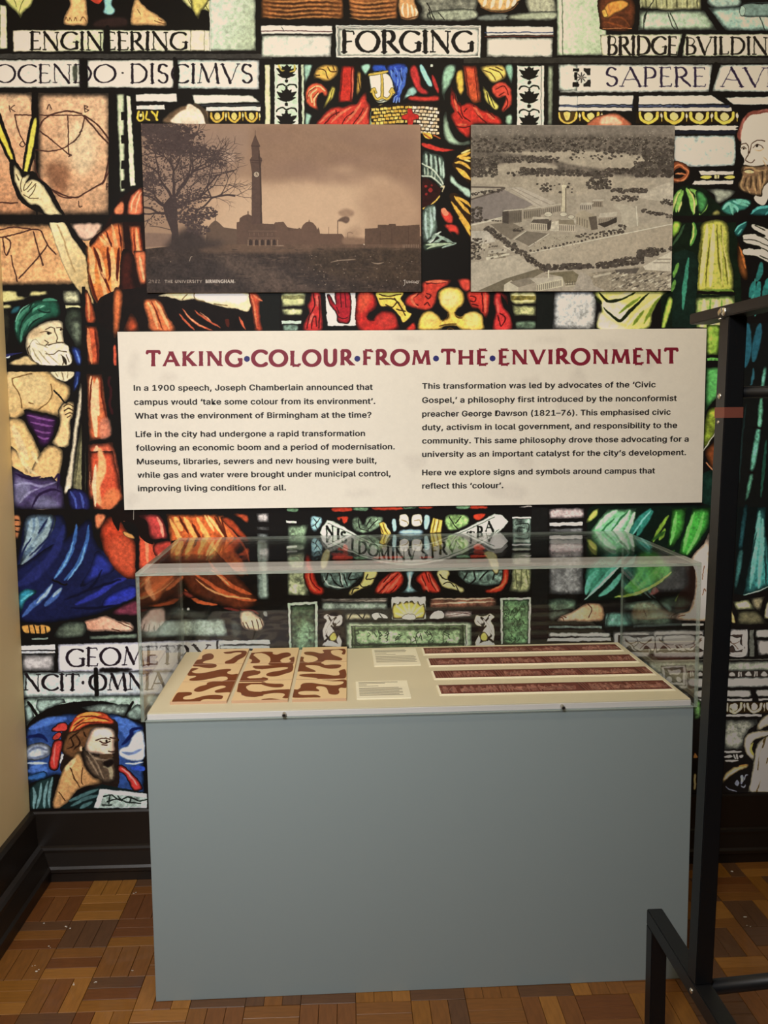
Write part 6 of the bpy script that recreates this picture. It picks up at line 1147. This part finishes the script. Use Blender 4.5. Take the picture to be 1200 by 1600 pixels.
for w_, xa, xb in (('TAKING', 229, 378), ('COLOUR', 394, 551), ('FROM', 567, 672), ('THE', 690, 761), ('ENVIRONMENT', 779, 1059)):
    yt = lambda x: 549.2 - (x - 230) * 4.0 / 830
    yb_ = lambda x: 572.3 - (x - 230) * 4.2 / 830
    s = (yb_(xb) - yb_(xa))
    lettering(c2, w_, xa, xb, yt(xa), yb_(xa), 6.3, 4.3, TC, gap=.17, serif=0, dy=s, cut=True)
for x in (385.8, 558.3, 681.3, 769.6): c2.P([(x + 4.6 * math.cos(t), 560.8 - (x - 386) * .002 + 4.6 * math.sin(t)) for t in (0, .79, 1.57, 2.36, 3.14, 3.93, 4.71, 5.5)], '24246c')
tm = finish(c, YB, 'title_board_print', .5, .3, own=True)
uv_plate('panel', bx0, bx1, YB, -.001, bz0, bz1, tm, board_side, lambda v: ((v.x - bx0) / (bx1 - bx0), (v.z - bz0) / (bz1 - bz0)), tb)
ink = mat('black_ink', '1c1614', .6)
try:
    import os
    font = bpy.data.fonts.load(os.path.join(bpy.utils.resource_path('LOCAL'), 'datafiles', 'fonts', 'Inter.woff2'))
except Exception:
    font = None
LINES = [  # text, x left, x right, baseline left, baseline right (photograph pixels)
 ("\u0399n a 1900 speech, Joseph Chamberlain announced that", 209.5, 582, 610.5, 609),
 ("campus would \u2018take some colour from its environment\u2019.", 210, 586, 632.5, 631),
 ("What was the environment of Birmingham at the time?", 211.5, 580, 654, 652.5),
 ("Life in the city had undergone a rapid transformation", 212.5, 570, 682.8, 681.3),
 ("following an economic boom and a period of modernisation.", 213, 616.5, 704, 702),
 ("Museums, libraries, sewers and new housing were built,", 214.5, 588, 725.5, 723.5),
 ("while gas and water were brought under municipal control,", 215.5, 610, 746.5, 744),
 ("improving living conditions for all.", 216, 446.5, 767.5, 766),
 ("This transformation was led by advocates of the \u2018Civic", 660, 1024, 607.5, 605),
 ("Gospel,\u2019 a philosophy first introduced by the nonconformist", 660, 1057, 629.5, 626.3),
 ("preacher George Dawson (1821\u201376). This emphasised civic", 660, 1047.5, 651, 647.8),
 ("duty, activism in local government, and responsibility to the", 660, 1057.5, 672, 668.5),
 ("community. This same philosophy drove those advocating for a", 660, 1075.5, 693, 690),
 ("university as an important catalyst for the city\u2019s development.", 660, 1071.5, 714, 711),
 ("Here we explore signs and symbols around campus that", 660, 1023, 742.5, 739.5),
 ("reflect this \u2018colour\u2019.", 660, 786, 763.5, 762.5)]
vv, ff = [], []
for t, xl, xr, yl, yr in LINES:
    cu = bpy.data.curves.new('line', 'FONT'); cu.body = t; cu.size = 1; cu.resolution_u = 4; cu.space_character = 1.04
    if font: cu.font = font
    to = bpy.data.objects.new('line', cu); scene.collection.objects.link(to)
    me = bpy.data.meshes.new_from_object(to.evaluated_get(bpy.context.evaluated_depsgraph_get()))
    co = np.empty(len(me.vertices) * 3); me.vertices.foreach_get('co', co); co = co.reshape(-1, 3)
    A = on_y(xl, yl, YB); Bp = on_y(xr, yr, YB); L_ = Bp - A
    mn, mxx = co[:, 0].min(), co[:, 0].max(); sx = (Bp[0] - A[0]) / (mxx - mn); sz = .0362
    for si, (dx, dz) in enumerate(((-.0012, 0), (.0012, 0), (.0004, .0007), (-.0004, -.0007), (0, 0))):     # struck five times for a bold face
        base = len(vv)
        for q in co:
            u = (q[0] - mn) / (mxx - mn)
            vv.append((A[0] + u * L_[0] + dx, YB - .0003 - .00003 * si, A[2] + u * L_[2] + q[1] * sz + dz))
        ff += [tuple(base + i for i in p.vertices) for p in me.polygons]
    bpy.data.objects.remove(to); bpy.data.curves.remove(cu); bpy.data.meshes.remove(me)
me = bpy.data.meshes.new('lettering'); me.from_pydata(vv, [], ff); me.materials.append(ink)
link(bpy.data.objects.new('lettering', me), tb)
bm = bmesh.new(); p0, p1 = on_y(209, 793, -.006), on_y(208.6, 812, -.004); bm_tube(bm, p0, p1, .0006, 6); mesh('loose_thread', bm, mat('white_thread', 'd0ccc0', .8), tb)

# ================================================================ the display case
CR = .0161; CL = (-.6293, -.6979); CWD, CDP = 1.5, .6428; ZP, ZD, ZA = .8036, .8227, 1.2092
plinth = thing('display_plinth', 'large grey blue painted plinth standing on the parquet before the mural', 'plinth', (CL[0], CL[1], 0), CR)
grey = mat('grey_blue_paint', '8e9b9c', .42, .35, var=.02, scale=1.2, bump=.03, bscale=25)
cream = mat('cream_board', 'e0d6b8', .55, .3, var=.012, scale=3); rim_m = mat('white_rim', 'e4e0de', .5)
box('plinth_body', 0, CWD + .002, 0.001, CDP, 0, ZP, grey, plinth, .0015)
box('base_board', .004, CWD - .004, .005, CDP, ZP, ZD - .0035, rim_m, plinth, .001)
box('display_surface', .005, CWD - .005, .006, CDP, ZD - .0035, ZD, cream, plinth, .0006)
# acrylic cover: five sheets; surfaces reflect by Fresnel, pale patchy colour imitates light caught in the polished edges
def acrylic(name, edge=False):
    m = bpy.data.materials.new(name); m.use_nodes = True; nt = m.node_tree; nt.nodes.clear()
    out = nt.nodes.new('ShaderNodeOutputMaterial'); tr = nt.nodes.new('ShaderNodeBsdfTransparent'); gl = nt.nodes.new('ShaderNodeBsdfGlossy'); mx = nt.nodes.new('ShaderNodeMixShader'); fr = nt.nodes.new('ShaderNodeFresnel')
    ge = nt.nodes.new('ShaderNodeNewGeometry'); ir = nt.nodes.new('ShaderNodeMapRange')     # leaving the sheet reflects as entering it does
    ir.inputs[3].default_value = 1.49; ir.inputs[4].default_value = 1 / 1.49; nt.links.new(ge.outputs['Backfacing'], ir.inputs[0]); nt.links.new(ir.outputs[0], fr.inputs['IOR']); gl.inputs['Roughness'].default_value = .0 if not edge else .2
    tr.inputs[0].default_value = (.985, .99, .985, 1)
    nt.links.new(fr.outputs[0], mx.inputs[0]); nt.links.new(tr.outputs[0], mx.inputs[1]); nt.links.new(gl.outputs[0], mx.inputs[2])
    if edge:
        df = nt.nodes.new('ShaderNodeBsdfTranslucent'); df.inputs[0].default_value = s2l('dcece2'); d2 = nt.nodes.new('ShaderNodeBsdfDiffuse'); d2.inputs[0].default_value = s2l('ccdcd2')
        m1 = nt.nodes.new('ShaderNodeMixShader'); m1.inputs[0].default_value = .5; nt.links.new(df.outputs[0], m1.inputs[1]); nt.links.new(d2.outputs[0], m1.inputs[2])
        m2 = nt.nodes.new('ShaderNodeMixShader'); no = nt.nodes.new('ShaderNodeTexNoise'); no.inputs['Scale'].default_value = 45
        rp = nt.nodes.new('ShaderNodeMapRange'); rp.inputs[1].default_value = .3; rp.inputs[2].default_value = .7; rp.inputs[3].default_value = .08; rp.inputs[4].default_value = .85
        nt.links.new(no.outputs[0], rp.inputs[0]); nt.links.new(rp.outputs[0], m2.inputs[0]); nt.links.new(mx.outputs[0], m2.inputs[1]); nt.links.new(m1.outputs[0], m2.inputs[2]); nt.links.new(m2.outputs[0], out.inputs[0])
    else: nt.links.new(mx.outputs[0], out.inputs[0])
    return m
ac, ae = acrylic('clear_acrylic'), acrylic('acrylic_edge_glint', True)
cover = thing('acrylic_cover', 'clear acrylic cover box sitting over the plinth top', 'display cover', (CL[0], CL[1], 0), CR)
T_ = .008; m_ = .0095
def sheet(name, x0, x1, y0, y1, z0, z1, axis):
    bm = bmesh.new(); bm_box(bm, x0, x1, y0, y1, z0, z1)
    for f in bm.faces: f.material_index = 0 if abs(f.normal[axis]) > .9 else 1
    return mesh(name, bm, [ac, ae], cover)
sheet('front_pane', -m_, CWD + m_, -m_, -m_ + T_, ZP + .0005, ZA - T_, 1)
sheet('rear_pane', -m_, CWD + m_, CDP + m_ - T_, CDP + m_, ZP + .0005, ZA - T_, 1)
sheet('side_pane', -m_, -m_ + T_, -m_ + T_, CDP + m_ - T_, ZP + .0005, ZA - T_, 0)
sheet('side_pane', CWD + m_ - T_, CWD + m_, -m_ + T_, CDP + m_ - T_, ZP + .0005, ZA - T_, 0)
tp = sheet('top_pane', -m_, CWD + m_, -m_, CDP + m_, ZA - T_, ZA, 2)
for v in tp.data.vertices: v.co.z += -.0025 + .0065 * (v.co.y + m_) / (CDP + 2 * m_)      # the sheet is not quite level
for o_ in cover.children:
    if o_.name.startswith(('rear', 'side', 'front')):
        for v in o_.data.vertices:
            if v.co.z > 1: v.co.z += -.0025 + .0065 * (v.co.y + m_) / (CDP + 2 * m_)
steel = mat('dull_steel', 'b8b4ac', .3, .5, metal=.9); blackm = mat('black_socket', '100e0c', .5)
def loc_case(px_, py_, z): p = on_z(px_, py_, z); d = Vector((p[0] - CL[0], p[1] - CL[1])); return d.x * math.cos(CR) + d.y * math.sin(CR)
for px_, py_ in ((444.5, 1113.5), (876.5, 1101.5)):
    lx = loc_case(px_, py_, .812); bm = bmesh.new(); bm_tube(bm, (lx, -m_ - .004, .8125), (lx, .004, .8125), .0052, 16)
    s = mesh('screw', bm, steel, cover); bm = bmesh.new(); bm_tube(bm, (lx, -m_ - .0046, .8125), (lx, -m_ - .003, .8125), .0034, 12); mesh('screw_socket', bm, blackm, s)

# ---- the nine tiles
TZ = .008
def deck_canvas(x0, x1, y0, y1, k, base, z, seed):
    def fn(q):
        d = AF + AR * ((q[:, :1] - 600) / FPX) - AU * ((q[:, 1:2] - 800) / FPX)
        t = (z - CZ) / d[:, 2]
        return np.stack([(CX + t * d[:, 0]) * 1000, -(-CD + t * d[:, 1]) * 1000], 1)
    return Canvas(x0 * 1000, -y1 * 1000, x1 * 1000, -y0 * 1000, k, base, fn, seed)
tx = (-.590, -.066); ty = (-.635, -.03)
c = deck_canvas(tx[0], tx[1], ty[0], ty[1], 1.6, 'f6d6a4', ZD + TZ, 7); camouflage(c)
tile_m = print_mat('brown_and_cream_tile', c.a, .45, .35); tile_side = mat('cream_tile_edge', 'cfa888', .6)
cols = ((-.578, -.422), (-.409, -.253), (-.241, -.090)); rows = ((-.622, -.434), (-.430, -.243), (-.239, -.052))
cn = ('left', 'middle', 'right'); rn = ('front', 'centre', 'back')
for i, (a, b) in enumerate(cols):
    for j, (p, q) in enumerate(rows):
        sh = (.012, .004, .0)[i] * j * .0
        cx, cy = (a + b) / 2, (p + q) / 2
        o = uv_plate('patterned_tile', a - cx, b - cx, p - cy, q - cy, 0, TZ, tile_m, tile_side, lambda v: ((v.x + cx - tx[0]) / (tx[1] - tx[0]), (v.y + cy - ty[0]) / (ty[1] - ty[0])), face='top')
        o.location = (cx, cy, ZD)
        tag(o, 'brown and cream camouflage tile, %s row, %s of the three columns' % (rn[j], cn[i]), 'tile', 'camouflage tiles on the left of the case')
# ---- caption cards
card = mat('white_card', 'fbf4dc', .6)
def caption(name, x0, x1, y0, y1, lines, label, seed):
    w, h = (x1 - x0) * 1000, (y1 - y0) * 1000
    c = Canvas(0, 0, w, h, 3, 'fbf4da', seed=seed); rr = random.Random(seed)
    for (yy, xe, wt) in lines:
        x = 10.0
        while x < xe * w:
            L_ = rr.uniform(3, 11); c.L([(x, yy * h), (min(x + L_, xe * w), yy * h)], wt, '6c6452', sm=0, soft=.5); x += L_ + 2.2
    m = print_mat(name + '_print', c.a, .6, .2); cx, cy = (x0 + x1) / 2, (y0 + y1) / 2
    o = uv_plate('caption_card', x0 - cx, x1 - cx, y0 - cy, y1 - cy, 0, .003, m, card, lambda v: ((v.x - x0 + cx) / (x1 - x0), (v.y - y0 + cy) / (y1 - y0)), face='top')
    o.location = (cx, cy, ZD); o.rotation_euler = (0, 0, .012)
    return tag(o, label, 'caption card')
ln = [(.08, .74, 5), (.14, .76, 5), (.20, .74, 5), (.28, .3, 4), (.36, .5, 4)] + [(.46 + .05 * i, .93 if i % 3 else .9, 3.8) for i in range(8)]
caption('rear_card', -.004, .145, -.279, -.072, ln, 'small white caption card at the back, nearer the mural', 2)
caption('front_card', -.062, .091, -.612, -.447, [(.08, .8, 5), (.14, .55, 4), (.22, .2, 4), (.30, .42, 4)] + [(.41 + .06 * i, .86 if i % 3 else .8, 4) for i in range(8)], 'small white caption card at the front, beside the tiles', 3)
# ---- frieze strips
for si, (y0, y1, x0, x1, lab) in enumerate(((-.148, -.072, .170, .832, 'dark red carved frieze strip print, rearmost of the four'), (-.290, -.208, .176, .838, 'dark red carved frieze strip print, second from the back'),
                                       (-.432, -.354, .178, .843, 'dark red carved frieze strip print, second from the front'), (-.588, -.503, .179, .845, 'dark red carved frieze strip print, nearest the front edge'))):
    w, h = (x1 - x0) * 1000, (y1 - y0) * 1000
    c = Canvas(0, 0, w, h, 1.8, '743a30', seed=30 + si); rr = random.Random(40 + si)
    x = 0
    while x < w:
        seg = rr.uniform(60, 150)
        if rr.random() < .35:
            for k in range(7): c.L([(x + k * 4, 0), (x + k * 4 + 6, h)], 1.6, '9c6c5c' if k % 2 else '54281f', sm=0)
            x += 30; continue
        for k in range(int(seg / 11)):
            fx = x + k * 11 + rr.uniform(-4, 4)
            if rr.random() < .5:   # a standing figure in relief
                c.C(fx, h * .22, 3.6, 'b07c6c'); c.P([(fx - 4, h * .3), (fx + 4, h * .3), (fx + 6, h * .6), (fx + 5, h * .92), (fx + 1, h * .6), (fx - 4, h * .92), (fx - 6, h * .55)], 'a06c5e', n=.3); c.L([(fx + 3, h * .35), (fx + 12, h * rr.uniform(.2, .6))], 2.2, 'a87464')
            else:                  # foliage, animals, masonry
                c.P([(fx + 12 * math.cos(t) * rr.uniform(.4, 1.1), h * .62 + h * .3 * math.sin(t) * rr.uniform(.4, 1.1)) for t in (0, .9, 1.8, 2.7, 3.6, 4.5, 5.4)], rr.choice(('96645a', '8a584c', 'a87464')), n=.4)
                c.F([(fx - 10, h * rr.uniform(.3, .9)), (fx, h * rr.uniform(.2, .8)), (fx + 12, h * rr.uniform(.3, .9))], 2.4, 'b88a7a')
        c.L([(x + seg, 0), (x + seg + 3, h)], 2.4, '4c221a', sm=0); x += seg
    c.L([(0, 1.5), (w, 1.5)], 3, '5c2c24', sm=0); c.L([(0, h - 1.5), (w, h - 1.5)], 3, '8c5c4e', sm=0)
    m = print_mat('frieze_print_%d' % si, c.a, .5, .3); cx, cy = (x0 + x1) / 2, (y0 + y1) / 2
    o = uv_plate('frieze_strip', x0 - cx, x1 - cx, y0 - cy, y1 - cy, .002, .004, m, card, lambda v: ((v.x - x0 + cx) / (x1 - x0), (v.y - y0 + cy) / (y1 - y0)), face='top')
    o.location = (cx, cy, ZD); o.rotation_euler = (0, 0, .004); tag(o, lab, 'printed strip', 'frieze strips on the right of the case')
    bm = bmesh.new(); bm_box(bm, x0 - cx - .006, x1 - cx + .006, y0 - cy - .006, y1 - cy + .005, 0, .002); mesh('backing_card', bm, card, o)

# ================================================================ black metal frame at the right
fr = thing('metal_frame', 'black square tube metal frame standing in front of the case, right', 'stand')
blk = mat('satin_black_metal', '131416', .42, .45, var=.08, scale=20, bump=.05, bscale=300)
tape = mat('brown_tape', '7a4234', .55); bolt_m = mat('bright_bolt', 'd8d4c8', .25, .5, metal=.9)
AZ = .085
def fp(s, z, off=0):      # s metres from the post, away from the camera; the posts lean a little and the two rails are not quite parallel
    dx = -.005 if z < 1 else -.085
    return (.7200 + .0213 * (z - 1.6) + dx * s + off, -1.2 + s - off * .085 + (0 if z < 1 else 0), z)
def post_bm(s, z0, z1, w=.04, off=0, lean=True):
    bm = bmesh.new(); x0 = fp(s, z0 if lean else .33, off); x1 = fp(s, z1 if lean else .33, off)
    v = bmesh.ops.create_cube(bm, size=1, matrix=Matrix.Rotation(AZ if lean else .005, 4, 'Z') @ Matrix.Diagonal((w, w, 1, 1)))['verts']
    for q in v:
        lo = q.co.z < 0; p = x0 if lo else x1
        q.co = Vector((q.co.x + p[0], q.co.y + p[1], z0 if lo else z1))
    bmesh.ops.bevel(bm, geom=bm.edges[:], offset=.002, segments=2, affect='EDGES'); return bm
RZ = .352
for off in (0, 1.0):
    p = mesh('post', post_bm(0, RZ, 1.806, off=off), blk, fr)
    mesh('leg', post_bm(.272, 0, RZ - .040, off=off, lean=False), blk, fr)
    mesh('leg', post_bm(-.62, 0, RZ - .040, off=off, lean=False), blk, fr)
    bm = bmesh.new(); bm_bar(bm, fp(.292, RZ - .02, off), fp(-.64, RZ - .02, off), .04, .04); mesh('base_rail', bm, blk, fr)
    bm = bmesh.new(); bm_bar(bm, fp(.147, 1.8175, off), fp(-.62, 1.8175, off), .05, .023); tr_ = mesh('top_rail', bm, blk, fr)
bm = bmesh.new(); bm_tube(bm, fp(.002, RZ - .02, .02), fp(.19, RZ - .02, .98), .0165); mesh('cross_rail', bm, blk, fr, True)
bm = bmesh.new(); bm_tube(bm, fp(0, 1.652, .02), fp(0.05, 1.652, .98), .0125); mesh('cross_rail', bm, blk, fr, True)
x, y, _ = fp(0, 1.61); bm = bmesh.new()
bmesh.ops.create_cube(bm, size=1, matrix=Matrix.Translation((x, y, 1.610)) @ Matrix.Rotation(AZ, 4, 'Z') @ Matrix.Diagonal((.0412, .0412, .022, 1)))
tag(mesh('tape_band', bm, tape, fr), 'reddish brown tape wound round the post')
def dome(name, c, r, n, parent):
    bm = bmesh.new(); bmesh.ops.create_uvsphere(bm, u_segments=14, v_segments=8, radius=r, matrix=Matrix.Translation(c) @ Vector(n).to_track_quat('Z', 'Y').to_matrix().to_4x4() @ Matrix.Diagonal((1, 1, .5, 1)))
    return mesh(name, bm, bolt_m, parent, True)
NL = (-1, -.085, 0)
def on_left(s, z, off=-.0205): return fp(s, z, off)
dome('bolt', on_left(0, 1.644), .0065, NL, fr); dome('bolt', on_left(0, 1.590), .004, NL, fr); dome('bolt', on_left(-.008, RZ - .022, -.0205), .0065, NL, fr)
c0 = Vector(fp(-.012, 1.816, -.026)); dome('bolt', c0, .009, NL, fr)
bm = bmesh.new(); bm_bar(bm, c0 + Vector((-.004, .016, -.002)), c0 + Vector((-.005, -.002, .004)), .005, .010, .001); mesh('wing_nut', bm, bolt_m, fr)
dome('bolt', fp(.0, 1.803, -.026), .005, (0, 0, -1), fr)

# a few crumbs of plaster on the floor and one fleck on the skirting
rc = random.Random(6); bm = bmesh.new()
for (x_, y_) in ((67, 1443), (103, 1448), (108, 1452), (52, 1510), (57, 1517), (148, 1536), (78, 1480), (118, 1538), (210, 1395), (1146, 1363), (1163, 1433), (1170, 1447), (205, 1516)):
    p = on_z(x_, y_, 0)
    for k in range(2):
        s_ = rc.uniform(.0012, .0028)
        bmesh.ops.create_icosphere(bm, subdivisions=1, radius=s_, matrix=Matrix.Translation((p[0] + rc.uniform(-.006, .006), p[1] + rc.uniform(-.006, .006), s_ * .4)) @ Matrix.Diagonal((rc.uniform(.8, 2), 1, .5, 1)))
tag(mesh('plaster_crumbs', bm, white_plaster), 'tiny pale plaster crumbs scattered over the parquet', 'debris', kind='stuff')
